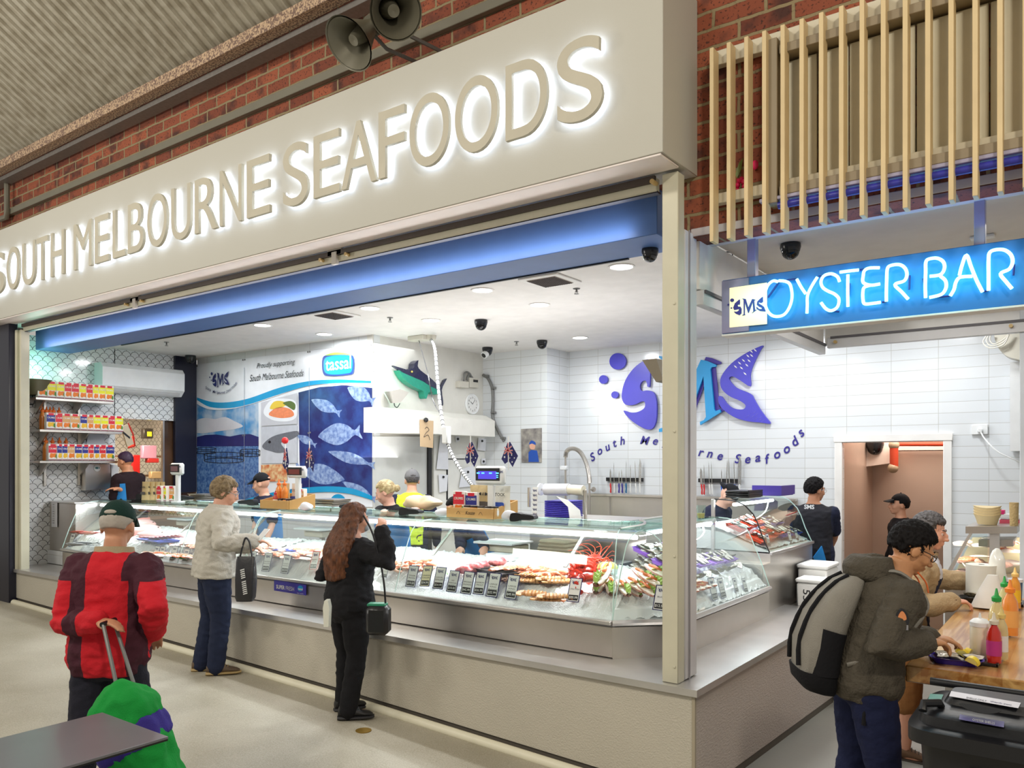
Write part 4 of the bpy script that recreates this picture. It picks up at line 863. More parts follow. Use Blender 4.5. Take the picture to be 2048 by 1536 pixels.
# real light of the case tubes
for x, L_ in ((-6.5, 3.4), (-2.7, 3.8)): o = area('case_lamp', (x, .68, 1.285), (x, .56, .9), L_, .03, 20 * L_ / 3.5, (.96, .99, 1))
for (x, y, L_, zz) in ((-.86, 1.7, 1.3, 1.29), (EP[-3].x - .02, 3.28, 1.1, EP[-1].z - .07)):
    o = area('case_lamp', (x, y, zz), (x + .1, y, .9), .03, L_, 7, (.94, .98, 1))
# ---- ice (nobody could count it)
icem = mat('crushed_ice', (246, 250, 250), .25, bump=(160, .8), var=(90, .07)); N_, L__, b_ = nodes(icem); b_.inputs['Subsurface Weight'].default_value = 0
def bedz(y): return .80 + (y - .39) * 1.05 if y < .52 else .9365 + (y - .52) * .17
def ice(x0, x1, name_lab):
    mb = MB(); nx = int((x1 - x0) / .018); ny = 34; vs = []
    for i in range(nx + 1):
        for j in range(ny + 1):
            x = x0 + (x1 - x0) * i / nx; y = .385 + .76 * j / ny; e = min(1, j / 4)
            z = bedz(y) - .003 + e * (.022 * noise.noise((x * 3, y * 3, 0)) + .020 * noise.noise((x * 34, y * 34, 3)) + .010 * random.random())
            vs.append(V((x, y, z)))
    mb.add(vs, [(i * (ny + 1) + j, (i + 1) * (ny + 1) + j, (i + 1) * (ny + 1) + j + 1, i * (ny + 1) + j + 1) for i in range(nx) for j in range(ny)])
    o = single('crushed_ice', mb, icem, name_lab, 'ice', smooth=0); o['kind'] = 'stuff'; return o
ice(-8.28, -4.72, 'bed of crushed ice in the left display case'); ice(-4.69, -.75, 'bed of crushed ice in the long middle display case')
mb = MB(); G = []
def ring_off(d, z): return [V((-.74 - .383 * d, .375 + .924 * d * 1.0, z)), V((XS - .924 * d, .70 + .383 * d, z)), V((XS - d, Y2 - .01, z))]
prof_i = [(.02, .80), (.08, .845), (.14, .925), (.25, .955), (.45, .985), (.7, 1.02)]
def along(P, n): 
    out = []; segs = [(P[0], P[1], n // 4), (P[1], P[2], n)]
    for a, b_2, k in segs: out += [a.lerp(b_2, i / k) for i in range(k)]
    return out + [P[2]]
rows = []
for (d0, z0), (d1, z1) in zip(prof_i, prof_i[1:]):
    k = max(2, int((d1 - d0) / .02))
    for i in range(k): d = d0 + (d1 - d0) * i / k; z = z0 + (z1 - z0) * i / k; rows.append([p + V((0, 0, .025 * noise.noise(p * 30) + .008 * random.random())) for p in along(ring_off(d, z), 80)])
mb.loft(rows, cap=False, closed=False); o = single('crushed_ice', mb, icem, 'bed of crushed ice in the corner display case', 'ice', smooth=0); o['kind'] = 'stuff'
mb = MB(); rows = []
for i in range(28):
    x = PX - .03 - .7 * i / 27; rows.append([V((x, PY0 + .03 + j * .03, PZ + .03 + .17 * min(1, i / 18) + .02 * noise.noise((x * 30, j, 0)) + .008 * random.random())) for j in range(41)])
mb.loft(rows, cap=False, closed=False); o = single('crushed_ice', mb, icem, 'bed of crushed ice in the raised case on the pedestal', 'ice', smooth=0); o['kind'] = 'stuff'
def bed(px, py, lift=0):
    z = .98
    for _ in range(12): p = onZ(px, py, z + lift); z = .5 * z + .5 * bedz(max(.4, min(1.15, p.y)))
    return V((p.x, p.y, z + lift))

# ================================================================= SEAFOOD
def proto(fn): return {'o': None, 'fn': fn}
def put(pr, loc, rz=0, tilt=0, roll=0, s=1, label='', cat='', group=None, name=None):
    if pr['o'] is None:
        pr['o'] = pr['fn'](); o = pr['o']
    else: o = dup(pr['o'])
    o.location = loc; o.rotation_euler = (tilt, roll, rz); o.scale = (s, s, s) if not isinstance(s, tuple) else s
    tag(o, label, cat, group)
    return o
def root(name): o = bpy.data.objects.new(name, None); o.empty_display_size = .05; link(o); WM[o] = Matrix(); return o
def ell(c, w, h, n=12, ang=0, k=1): # ring in the YZ plane
    return [V((c[0], c[1] + w * math.cos(2 * PI * i / n), c[2] + h * math.sin(2 * PI * i / n))) for i in range(n)]
def fish_fn(body, dark, L_=.42, hgt=.075):
    def f():
        r = root('whole_fish'); prof = [(-.5, .02, .05), (-.46, .2, .3), (-.38, .5, .62), (-.25, .8, .92), (-.08, 1, 1), (.1, .92, .92), (.25, .62, .66), (.38, .3, .34), (.44, .22, .24)]
        part('body', MB().loft([ell((x * L_, 0, 0), hgt * .42 * w_, hgt * h) for x, w_, h in prof]), body, r)
        tl = [(.42, .02), (.52, .11), (.6, .13), (.55, .02), (.6, -.12), (.51, -.1), (.42, -.03)]
        part('tail', MB().prism([V((x * L_, -.003, z * L_ * 1.1)) for x, z in tl], (0, .006, 0)), dark, r)
        part('dorsal_fin', MB().prism([V((x * L_, -.003, z * hgt)) for x, z in ((-.25, .85), (-.2, 1.35), (.0, 1.3), (.2, 1.0), (.3, .6), (.0, .85))], (0, .005, 0)), dark, r)
        part('side_fin', MB().prism([V((x * L_, -hgt * .46, z * hgt)) for x, z in ((-.2, .0), (-.05, -.25), (-.04, .1))], (0, .004, 0)), dark, r)
        part('eye', MB().ball((-.4 * L_, 0, hgt * .22), (.012, hgt * .27, .012), 8, 6), mat('fish_eye', (30, 28, 26), .1), r)
        return r
    return f
snap = proto(fish_fn(mat('snapper_skin', (214, 170, 166), .25, var=(14, .12), coat=.5, bump=(140, .3)), mat('snapper_fin', (196, 120, 110), .4), .46, .085))
silv = proto(fish_fn(mat('silver_skin', (178, 184, 186), .2, var=(14, .15), coat=.5, bump=(140, .3)), mat('silver_fin', (116, 120, 124), .4), .36, .05))
redf = proto(fish_fn(mat('red_skin', (206, 92, 84), .25, var=(20, .15), coat=.5), mat('red_fin', (190, 70, 60), .4), .30, .045))
def fillet_fn(m, L_=.24, w_=.045, h=.016, stripe=None):
    def f():
        r = root('fish_fillet'); rings = []
        for i in range(11):
            t = i / 10; k = math.sin(PI * (.08 + .84 * t)) ** .6 * (1 - .35 * t); c = (L_ * (t - .5), .01 * math.sin(3 * t), h * .4 * math.sin(5 * t) * .3 + h * .5)
            rings.append([V((c[0], c[1] + w_ * k * math.cos(2 * PI * j / 12), c[2] + h * k * (math.sin(2 * PI * j / 12) if j < 7 else .55 * math.sin(2 * PI * j / 12)))) for j in range(12)])
        part('flesh', MB().loft(rings), m, r)
        if stripe:
            mb = MB()
            for i in range(6):
                x = L_ * (-.36 + i * .14); mb.tube([(x - .01, -w_ * .6, h * 1.15), (x, 0, h * 1.5), (x - .01, w_ * .6, h * 1.15)], .0018, 4)
            part('fat_lines', mb, stripe, r)
        return r
    return f
FS = mat('salmon_flesh', (240, 146, 108), .25, var=(24, .08), coat=.4); FW_ = mat('white_flesh', (244, 226, 218), .3, var=(16, .06), coat=.4); FP = mat('pink_flesh', (240, 184, 172), .3, var=(18, .1), coat=.4); FR = mat('tuna_flesh', (190, 52, 62), .28, var=(26, .14, (226, 150, 150)), coat=.5); FL = mat('fat_pale', (252, 214, 190), .4)
fil_s = proto(fillet_fn(FS, .24, .042, .018, FL)); fil_w = proto(fillet_fn(FW_, .22, .045, .014)); fil_p = proto(fillet_fn(FP, .22, .04, .015, FL)); fil_t = proto(fillet_fn(FR, .12, .05, .022, mat('tuna_fat', (226, 150, 150), .4)))
def chunk_fn():
    r = root('fish_piece'); b_ = MB().ball((0, 0, .035), (.085, .055, .04), 18, 12); b_.v = [p * (1 + .18 * noise.noise(p * 22)) for p in b_.v]; part('flesh', b_, FR, r); return r
chunk = proto(chunk_fn)
CRT = mat('cooked_shell', (226, 84, 48), .3, var=(24, .14), coat=.4); CRD = mat('cooked_shell_deep', (200, 52, 34), .3, var=(24, .14), coat=.4)
def prawn_fn(m):
    def f():
        r = root('prawn'); pts = [V((.035 * math.cos(a), 0, .035 * math.sin(a) + .012)) for a in [(-.1 + 1.15 * i / 8) * PI for i in range(9)]]
        pts = [V((p.x, p.z - .01, .011)) for p in pts]; part('body', MB().tube(pts, [.009, .0125, .013, .0125, .0115, .010, .0085, .007, .004], 9), m, r)
        e = pts[-1]; part('tail_fan', MB().prism([e + V((-.002, -.004, -.003)), e + V((-.02, -.018, -.003)), e + V((-.004, -.026, -.003)), e + V((.008, -.02, -.003))], (0, 0, .003)), m, r)
        a0 = pts[0]; mb = MB()
        for s_ in (-1, 1): mb.tube([a0, a0 + V((.02, -.02, .01)), a0 + V((.05 * s_, -.05, .006))], .0008, 4)
        part('feelers', mb, m, r); return r
    return f
prn = proto(prawn_fn(mat('prawn_shell', (240, 150, 112), .3, var=(40, .12), coat=.4))); prg = proto(prawn_fn(mat('prawn_meat', (248, 196, 172), .3, var=(40, .1), coat=.3)))
def cray_fn():
    r = root('crayfish'); mb = MB()
    part('carapace', MB().loft([ell((x, 0, .04 + z), w_, h, 12) for x, w_, h, z in ((-.13, .012, .014, 0), (-.11, .03, .032, 0), (-.06, .042, .042, .004), (-.01, .045, .045, .006), (.02, .04, .038, .002))]), CRD, r)
    seg = []
    for i in range(6):
        th = i * .5; k = 1.08 - i * .085; c = V((.02 + .058 * math.sin(th), 0, .04 - .058 * (1 - math.cos(th)))); d = V((math.cos(th), 0, -math.sin(th))); n_ = V((math.sin(th), 0, math.cos(th)))
        R3 = lambda o_, w_, h_: [c + d * o_ + V((0, w_ * math.cos(2 * PI * j / 12), 0)) + n_ * (h_ * math.sin(2 * PI * j / 12)) for j in range(12)]
        mb.loft([R3(0, .034 * k, .030 * k), R3(.022, .041 * k, .036 * k), R3(.03, .030 * k, .026 * k)])
    part('tail', mb, CRD, r)
    mb = MB()
    for a in (-.6, -.3, 0, .3, .6): mb.prism([V((.03, .012 * a, -.075)), V((-.01, .07 * a - .012, -.085)), V((-.01, .07 * a + .012, -.085))], (0, 0, .004))
    part('tail_fan', mb, CRT, r)
    mb = MB()
    for s_ in (-1, 1):
        for i in range(5):
            x = -.09 + i * .026; mb.tube([(x, s_ * .035, .03), (x - .02, s_ * .085, .055), (x - .05, s_ * .12, .01)], [.006, .005, .002], 6)
    part('legs', mb, CRT, r)
    for s_ in (-1, 1): part('feeler', MB().tube(curve3([(-.12, s_ * .012, .05), (-.17, s_ * .03, .10), (-.20, s_ * .06, .15), (-.17, s_ * .11, .19), (-.1, s_ * .15, .19)], 4), [.006, .006, .005, .005, .005, .004, .004, .004, .003, .003, .003, .0025, .0025, .002, .002, .002, .0015], 6), CRT, r)
    for s_ in (-1, 1): part('eye', MB().ball((-.125, s_ * .014, .058), .006, 8, 6), M_BLACK, r)
    return r
cray = proto(cray_fn)
SHW = mat('shell_inside', (238, 226, 206), .35); FLM = mat('cray_meat', (246, 238, 224), .35, var=(30, .05)); LETM = mat('lettuce', (170, 204, 104), .45, var=(20, .12)); LEM = mat('lemon', (240, 214, 60), .4); LEMI = mat('lemon_flesh', (246, 232, 140), .3)
def leaf_mb(L_, w_, amp=.012, n=10):
    mb = MB(); A = []; B = []; C = []
    for i in range(n + 1):
        t = i / n; k = math.sin(PI * min(1, .1 + t * .95)) ** .7; x = L_ * (t - .5); z = .02 * math.sin(PI * t)
        A.append(V((x, -w_ * k, z + .015 + amp * math.sin(9 * t * 3)))); B.append(V((x, 0, z))); C.append(V((x, w_ * k, z + .015 + amp * math.cos(8 * t * 3))))
    mb.loft([A, B, C], cap=False, closed=False); mb.loft([[p + V((0, 0, -.0015)) for p in R_] for R_ in (C, B, A)], cap=False, closed=False); return mb
def halfcray_fn():
    r = root('half_crayfish'); L_ = .25
    rings = []
    for i in range(11):
        t = i / 10; k = (math.sin(PI * (.07 + .86 * t)) ** .55) * (1 - .25 * t); x = L_ * (t - .5)
        rings.append([V((x, .042 * k * math.cos(a), .042 + (.036 * k) * math.sin(a))) for a in [PI + PI * j / 8 for j in range(9)]])
    part('shell', MB().loft(rings, cap=False, closed=False), mat('cray_shell_edge', (206, 70, 52), .3, var=(30, .2, (240, 214, 190)), coat=.3), r)
    part('meat', MB().loft([[V((p.x, p.y * .9, .040 + (.012 if 0 < j < 8 else 0) * math.sin(PI * j / 8) + .003 * math.sin(p.x * 90))) for j, p in enumerate(R_)] for R_ in rings], cap=False, closed=False), FLM, r)
    lf = leaf_mb(.11, .022); lf.xf(Matrix.Translation((-.07, 0, .055)) @ Matrix.Rotation(-.25, 4, 'Y')); part('lettuce_leaf', lf, LETM, r)
    part('lemon_slice', MB().cyl((.0, .012, .052), (.004, .012, .058), .024, n=16), LEMI, r)
    part('garnish', MB().tube(curve3([(-.05, -.01, .065), (-.02, .012, .07), (.03, -.006, .062), (.08, .004, .056)]), [.010] * 19, 6), mat('garnish_orange', (226, 120, 60), .4, var=(60, .2)), r)
    return r
hcr = proto(halfcray_fn)
def bug_fn():
    r = root('flat_lobster'); m = mat('bug_shell', (226, 176, 112), .4, var=(40, .18, (170, 110, 60)), bump=(60, .6))
    mb = MB()
    for i in range(7):
        x = -.06 + i * .024; k = [.7, 1.0, 1.05, .98, .86, .72, .5][i]; mb.loft([ell((x, 0, .016), .036 * k, .013), ell((x + .016, 0, .019), .042 * k, .016), ell((x + .022, 0, .015), .036 * k, .012)])
    part('shell', mb, m, r)
    part('head_plates', MB().prism([V((-.058, -.04, .012)), V((-.095, -.03, .012)), V((-.1, .0, .012)), V((-.095, .03, .012)), V((-.058, .04, .012))], (0, 0, .008)), m, r)
    mb = MB()
    for a in (-.6, 0, .6): mb.prism([V((.10, .012 * a, .012)), V((.135, .04 * a - .012, .008)), V((.135, .04 * a + .012, .008))], (0, 0, .003))
    part('tail_fan', mb, mat('bug_tail', (240, 150, 90), .4), r); return r
bug = proto(bug_fn)
OYD = mat('oyster_shell', (70, 66, 56), .6, var=(40, .2, (150, 142, 116)), bump=(50, .9)); OYI = mat('oyster_pearl', (234, 232, 224), .18, var=(24, .08), coat=.5); OYM = mat('oyster_meat', (176, 168, 154), .15, var=(40, .15, (226, 220, 206)), coat=.8)
def oyster_fn():
    r = root('oyster'); P = []
    for j in range(18): a = 2 * PI * j / 18; rr = 1 + .12 * math.sin(3 * a + 1) + .06 * math.sin(7 * a); P.append((.045 * rr * math.cos(a) + .008 * math.cos(2 * a), .029 * rr * math.sin(a)))
    def rg(k, z, wv=0): return [V((x * k, y * k, z + wv * math.sin(5 * j))) for j, (x, y) in enumerate(P)]
    part('shell', MB().loft([rg(.45, -.012), rg(.85, -.004, .001), rg(1.04, .004, .0025), rg(1.0, .007, .0025), rg(.9, .003)]), OYD, r)
    part('inner_shell', MB().loft([rg(.94, .0055, .002), rg(.8, .002), rg(.3, 0)], cap=True), OYI, r)
    mt = MB().loft([rg(.66, .002), rg(.6, .007, .0012), rg(.3, .0095, .001)]); part('meat', mt, OYM, r); return r
oys = proto(oyster_fn)
def tray_fn(col, nm, w_=.16, l_=.24, h=.028):
    def f():
        r = root('oyster_tray'); m = mat('tray_' + nm, col, .35); rect = lambda a, b_, z: [V((-a, -b_, z)), V((a, -b_, z)), V((a, b_, z)), V((-a, b_, z))]
        part('tray', MB().loft([rect(w_ / 2 - .01, l_ / 2 - .01, 0), rect(w_ / 2, l_ / 2, h), rect(w_ / 2 + .006, l_ / 2 + .006, h), rect(w_ / 2 + .006, l_ / 2 + .006, h - .003)], cap=True), m, r, smooth=0)
        mb = MB()
        for k in (-1, 0, 1): mb.box((0, k * l_ / 3.2, h + .001), (w_ * .9, .006, .006))
        part('dividers', mb, m, r); return r
    return f
tr_p = proto(tray_fn((152, 100, 210), 'lilac')); tr_o = proto(tray_fn((246, 84, 44), 'orange')); tr_b = proto(tray_fn((40, 64, 170), 'blue')); tr_k = proto(tray_fn((28, 28, 30), 'black')); tr_n = proto(tray_fn((48, 70, 170), 'navyblue', .22, .55, .02))
def tray_of(pr, colr, loc, rz, tilt, roll, lab, nx=1, ny=3, grp='oyster trays'):
    t = put(pr, loc, rz, tilt, roll, 1, lab, 'tray', grp)
    M = Matrix.Translation(V(loc)) @ Euler((tilt, roll, rz)).to_matrix().to_4x4()
    for i in range(nx):
        for j in range(ny):
            p = M @ V(((i - (nx - 1) / 2) * .075, (j - (ny - 1) / 2) * .07, .042))
            put(oys, p, rz + random.uniform(-.25, .25) + (PI if random.random() < .3 else 0), tilt + random.uniform(-.1, .1), roll + random.uniform(-.12, .12), random.uniform(.86, 1.02), 'opened oyster lying in the ' + lab.split(',')[0], 'oyster', 'oysters in the ' + lab.split(',')[0])
def parsley_fn():
    r = root('parsley'); mb = MB(); rnd = random.Random(3)
    for i in range(46):
        a = rnd.uniform(0, 2 * PI); q = rnd.uniform(0, .05); c = V((q * math.cos(a), q * math.sin(a) * .7, rnd.uniform(.005, .045))); s_ = rnd.uniform(.008, .015)
        u_ = V((rnd.uniform(-1, 1), rnd.uniform(-1, 1), rnd.uniform(-.4, .8))).normalized(); v_ = u_.cross(V((rnd.uniform(-1, 1), rnd.uniform(-1, 1), 1))).normalized()
        mb.poly([c + (u_ * math.cos(k * PI / 3) * (1 if k % 2 else .55) + v_ * math.sin(k * PI / 3) * (1 if k % 2 else .55)) * s_ for k in range(6)])
    part('leaves', mb, mat('parsley_green', (96, 160, 48), .5, var=(60, .2)), r, smooth=0)
    mb = MB()
    for i in range(6): a = i; mb.tube([(0, 0, 0), (.03 * math.cos(a), .02 * math.sin(a), .02)], .0015, 4)
    part('stalks', mb, MATS['parsley_green'], r); return r
pars = proto(parsley_fn)
# -- front, left case
for i, (x, y, rz_, s_) in enumerate(((277, 1048, .5, 1.0), (288, 1058, .5, .95), (300, 1068, .45, .8))):
    put(snap, bed(x, y, .06 + .02 * (2 - i)), rz_ + PI, .9, 0, s_, 'large pink snapper in the left case behind the red jacket, %s of the three' % ('back', 'middle', 'front')[i] if 0 else ('large pink snapper heaped in the left case, ' + ('at the back', 'in the middle', 'at the front')[i] + ' of the heap'), 'fish', 'pink snapper in the left case')
for i, (x, y) in enumerate(((152, 1082), (168, 1078), (160, 1064), (178, 1066))): put(silv if i < 2 else redf, bed(x, y, .035), .4 + .2 * i, 1.3, 0, .9, ('silver whole fish at the far left end of the case, ' + nth(i, 2) if i < 2 else 'small red whole fish at the far left end of the case, ' + nth(i - 2, 2)), 'fish')
t_ = put(tr_n, bed(316, 1082, .02), 1.45, 0, 0, (1.15, 1, 1), 'long blue tray of red tuna steaks in the left case', 'tray')
for i in range(10): put(fil_t, bed(286 + i * 8, 1082 - i * .9, .05 + .002 * i), .9, -.35, .2, .8, 'red tuna steak overlapping in the blue tray, ' + nth(i, 10), 'fish fillet', 'tuna steaks in the blue tray')
for i in range(9):
    x = 300 + i * 12; put((fil_p, fil_w, fil_s)[i % 3], bed(x, 1100 + (i % 2) * 5 - i * .5, .02), .2 + random.uniform(-.3, .3), -.1, 0, .9, ('pink', 'white', 'orange')[i % 3] + ' fish fillet on the ice of the left case, ' + nth(i, 9), 'fish fillet', 'fillets on the left ice')
for i, (x, y) in enumerate(((303, 1092), (334, 1105), (355, 1108), (362, 1110))): put(pars, bed(x, y, 0), i, 0, 0, .9, 'sprig of parsley on the left ice bed, ' + nth(i, 4), 'parsley', 'parsley on the left ice bed')
# -- middle case
for r_ in range(3):
    for i in range(24):
        x = 484 + i * 12.5 + r_ * 5; y = 1093 + r_ * 9 + i * .75
        if 655 < x < 745 and r_ == 2: continue
        put((fil_s, fil_p, fil_w, fil_s, fil_w)[(i // 3 + r_ * 2) % 5], bed(x, y, .012 + .006 * (i % 2)), 2.5 + random.uniform(-.25, .25), random.uniform(-.1, .1), 0, 1.0, '%s fillet in the %s row of the middle case, %s' % (('orange', 'pink', 'white', 'orange', 'white')[(i // 3 + r_ * 2) % 5], ('back', 'middle', 'front')[r_], nth(i, 99) if i < 20 else 'near the right end'), 'fish fillet', 'fillets in rows in the middle case')
for r_ in range(3):
    for i in range(13):
        x = 290 + i * 10; y = 1084 + r_ * 9 + i * .4
        if r_ == 0 and x < 365: continue
        put((fil_w, fil_s, fil_p)[(i // 3 + r_) % 3], bed(x, y, .012 + .006 * (i % 2)), 2.5 + random.uniform(-.25, .25), 0, 0, 1.0, '%s fillet in the %s row of the left case, %s' % (('white', 'orange', 'pink')[(i // 3 + r_) % 3], ('back', 'middle', 'front')[r_], nth(i, 13)), 'fish fillet', 'fillets in rows in the left case')
for i in range(14):
    x = 492 + i * 12 + (i // 7) * 2; y = 1103 + (i % 3) * 5; put((fil_s, fil_s, fil_p, fil_w)[i % 4], bed(x, y, .025), 2.75 + random.uniform(-.15, .15), 0, 0, 1.15, ('orange salmon', 'orange salmon', 'pink', 'white')[i % 4] + ' fillet in the row left of the black-clad shopper, ' + nth(i, 14), 'fish fillet', 'fillets in the middle case')
put(tr_n, bed(600, 1104, .012), 1.75, 0, 0, (1.0, .9, 1), 'long narrow blue tray under the pink fillets in the middle case', 'tray')
for i in range(6): put(fil_p, bed(640 + i * 8, 1112 + (i % 2) * 4, .035), 2.4, 0, 0, 1, 'pink fillet beside the tuna chunk, ' + nth(i, 6), 'fish fillet', 'pink fillets beside the tuna chunk')
put(chunk, bed(602, 1128, .01), .3, 0, 0, 1.15, 'large marbled red tuna chunk between the price tags', 'fish piece')
for i, (x, y) in enumerate(((512, 1120), (549, 1125), (645, 1131), (648, 1121), (798, 1146), (806, 1150), (834, 1152), (888, 1158), (508, 1118))): put(pars, bed(x, y, .0), i, 0, 0, 1.0, 'sprig of parsley on the long middle ice bed, ' + nth(i, 9), 'parsley', 'parsley on the middle ice bed')
rnd = random.Random(5)
for i in range(60):
    x = rnd.uniform(782, 866); y = 1137 - (x - 782) * .02 + rnd.uniform(-9, 5); put(prn if i % 3 else prg, bed(x, y, .015 + rnd.uniform(0, .03)), rnd.uniform(0, 6), rnd.uniform(-.5, .5), rnd.uniform(-.5, .5), rnd.uniform(.8, 1.1), 'pink-orange prawn in the heap right of the black-clad shopper', 'prawn', 'prawns heaped right of the shopper')
# deli area
put(tr_k, bed(1000, 1147, .03), 1.2, 0, 0, (1.3, 1.7, 1), 'black tray holding smoked fish in the middle case', 'tray')
for i, (x, y, p_, s_, lab) in enumerate(((928, 1147, chunk, .9, 'dark red fish piece, left of the black tray'), (946, 1143, chunk, 1.0, 'dark red fish piece, against the black tray'), (962, 1139, chunk, .9, 'red fish piece behind the smoked trout tag'), (996, 1132, chunk, .9, 'red-wrapped fish piece at the back of the deli ice'), (1010, 1140, fil_s, 1.3, 'large orange smoked fillet on the black tray'), (1030, 1138, fil_s, 1.2, 'bright orange side of smoked salmon on the black tray'), (1050, 1136, fil_s, 1.1, 'bright orange smoked fillet at the right end of the black tray'))):
    put(p_, bed(x, y, .06 if i > 2 else .02), .2 + .3 * i, 0, 0, s_, lab, 'fish piece' if p_ is chunk else 'fish fillet')
for i in range(24): x = rnd.uniform(995, 1060); put(prg, bed(x, 1162 + (x - 995) * .08 + rnd.uniform(-6, 5), .02 + rnd.uniform(0, .02)), rnd.uniform(0, 6), rnd.uniform(-.4, .4), 0, 1, 'pale peeled prawn behind the king prawn tags', 'prawn', 'peeled prawns behind the king prawn tags')
for i in range(26): x = rnd.uniform(1040, 1130); put(prn, bed(x, 1148 + rnd.uniform(-8, 8), .03 + rnd.uniform(0, .03)), rnd.uniform(0, 6), rnd.uniform(-.4, .4), 0, 1.2, 'orange prawn in the heap left of the crayfish', 'prawn', 'orange prawns left of the crayfish')
BG = [(1050, 1166), (1070, 1168), (1062, 1178), (1080, 1182), (1093, 1176), (1104, 1184), (1090, 1190), (1112, 1172), (1056, 1156), (1078, 1160), (1100, 1162)]
for i, (x, y) in enumerate(BG): put(bug, bed(x, y, .02 + .012 * (i % 3)), .5 + rnd.uniform(-.6, .6), rnd.uniform(-.3, .3), 0, 1.05, 'tan flat lobster in the heap left of the crayfish tag, ' + nth(i, len(BG)), 'shellfish', 'flat lobsters on the ice')
CR = [(1132, 1182, 4.4, .3, .0), (1168, 1185, 4.9, .3, .0), (1150, 1172, 4.6, .2, .04), (1172, 1168, 5.2, .0, .06), (1140, 1152, 3.6, .2, .09), (1166, 1148, 4.4, .2, .12), (1178, 1178, 5.6, 0, .03), (1150, 1160, 3.9, 0, .10), (1164, 1156, 5.3, 0, .09), (1138, 1166, 4.9, 0, .05)]
for i, (x, y, r_, tl, lf) in enumerate(CR): put(cray, bed(x, y, lf + .03) + V((.0, .125, .015)), -1.57 + (r_ - 4.7) * .5, 0, .0 + tl * .3, .82, 'cooked red crayfish in the heap around the crayfish tag, ' + ('left front', 'right front', 'centre', 'right of centre', 'back left', 'topmost at the back', 'far right', 'upper middle', 'upper right', 'left middle')[i], 'crayfish', 'cooked crayfish on the ice')
HC_ = [(1200, 1190, 1.9, 1.1), (1222, 1192, 2.1, 1.15), (1246, 1190, 2.35, 1.0), (1268, 1180, 2.6, 1.0), (1290, 1188, 2.6, 1.0), (1300, 1172, 2.7, 1), (1282, 1160, 2.6, .95), (1310, 1152, 2.7, .95), (1206, 1166, 1.8, 1.25), (1262, 1200, 2.6, .95), (1318, 1192, 2.7, .9)]
for i, (x, y, r_, s_) in enumerate(HC_): put(hcr, bed(x, y, .02 + (.05 if y < 1178 else 0)), r_, 0, -.25, s_, 'dressed half crayfish with lettuce beside the corner post, ' + nth(i, len(HC_)) if 0 else 'dressed half crayfish with lettuce in the corner case, %s from the crayfish heap' % ORD[i], 'half crayfish', 'dressed half crayfish in the corner case')
lt = thing('lemon_tub', bed(1215, 1148, .05), 'clear tub of lemon wedges behind the half crayfish', 'tub')
p = lt.location; part('tub', MB().lathe([(0, 0), (.07, 0), (.085, .075), (.083, .075), (.068, .004), (0, .004)], n=20), M_GLASS, lt)
for k in range(8): a = k * .9; w_ = MB().prism([V((.045 * math.cos(b_), .0, .045 * math.sin(b_))) for b_ in [PI * j / 8 for j in range(9)]], (0, .02, 0)); w_.xf(Matrix.Translation((.03 * math.cos(a), .03 * math.sin(a), .04)) @ Matrix.Rotation(a, 4, 'Z')); part('lemon_wedge', w_, LEMI, lt)
# stacked oysters behind the seam
n_ = 0
for r_ in range(6):
    for c_ in range(5):
        x = -.98 + c_ * .095 + r_ * .012; y = 1.12 + r_ * .03; z = 1.0 + r_ * .035 + c_ * .008
        put(oys, (x, y - .03 * c_, z + .02), 1.5 + rnd.uniform(-.2, .2), .5, -.15, 1.25, 'dark-shelled oyster in the tall tilted stack seen through the corner glass', 'oyster', 'oysters stacked in the corner case')
# side case trays
SD = [(tr_p, 'lilac', -.72, 1.15, 1.10), (tr_p, 'lilac', -.72, 1.42, 1.08), (tr_p, 'lilac', -.72, 1.70, 1.06), (tr_p, 'lilac', -.72, 1.98, 1.05), (tr_p, 'lilac', -.72, 2.24, 1.04), (tr_p, 'lilac', -.95, 1.3, 1.16), (tr_p, 'lilac', -.95, 1.6, 1.15)]
for i, (p_, c_, x, y, z) in enumerate(SD): tray_of(p_, c_, (x, y, z - .02), 0, 0, .35, 'lilac oyster tray in the side case, ' + nth(i, len(SD), 'left'), 2, 3)
for i in range(10):
    y = 1.0 + .13 * i; put(oys, (-.56, y, .99), rnd.uniform(0, 6), 0, .4, 1.1, 'loose white-fleshed oyster on the side ice, ' + nth(i, 10), 'oyster', 'loose oysters on the side ice')
for i, (y) in enumerate((.95, 1.06, 1.17, 1.28, 1.0)): put(hcr, (-.50, y, .90 + (.06 if i == 4 else 0)), .9, 0, 0, .9, 'dressed half crayfish on the side ice right of the corner post, ' + nth(i, 5), 'half crayfish', 'half crayfish right of the post')
# raised case trays
k_ = 0
for i, y in enumerate((2.80, 2.99, 3.17)):
    for j, x in enumerate((-.62, -.80)): tray_of(tr_o, 'orange', (x, y, PZ + .10 + .09 * j + .02 * i), 0, 0, .35, 'orange oyster tray in the raised case, ' + ('front' if j == 0 else 'back') + ' row ' + nth(i, 3), 2, 2)
for i, y in enumerate((3.38, 3.56, 3.74)):
    for j, x in enumerate((-.62, -.80)): tray_of(tr_b, 'blue', (x, y, PZ + .10 + .09 * j), 0, 0, .35, 'blue oyster tray in the raised case, ' + ('front' if j == 0 else 'back') + ' row ' + nth(i, 3), 2, 2)
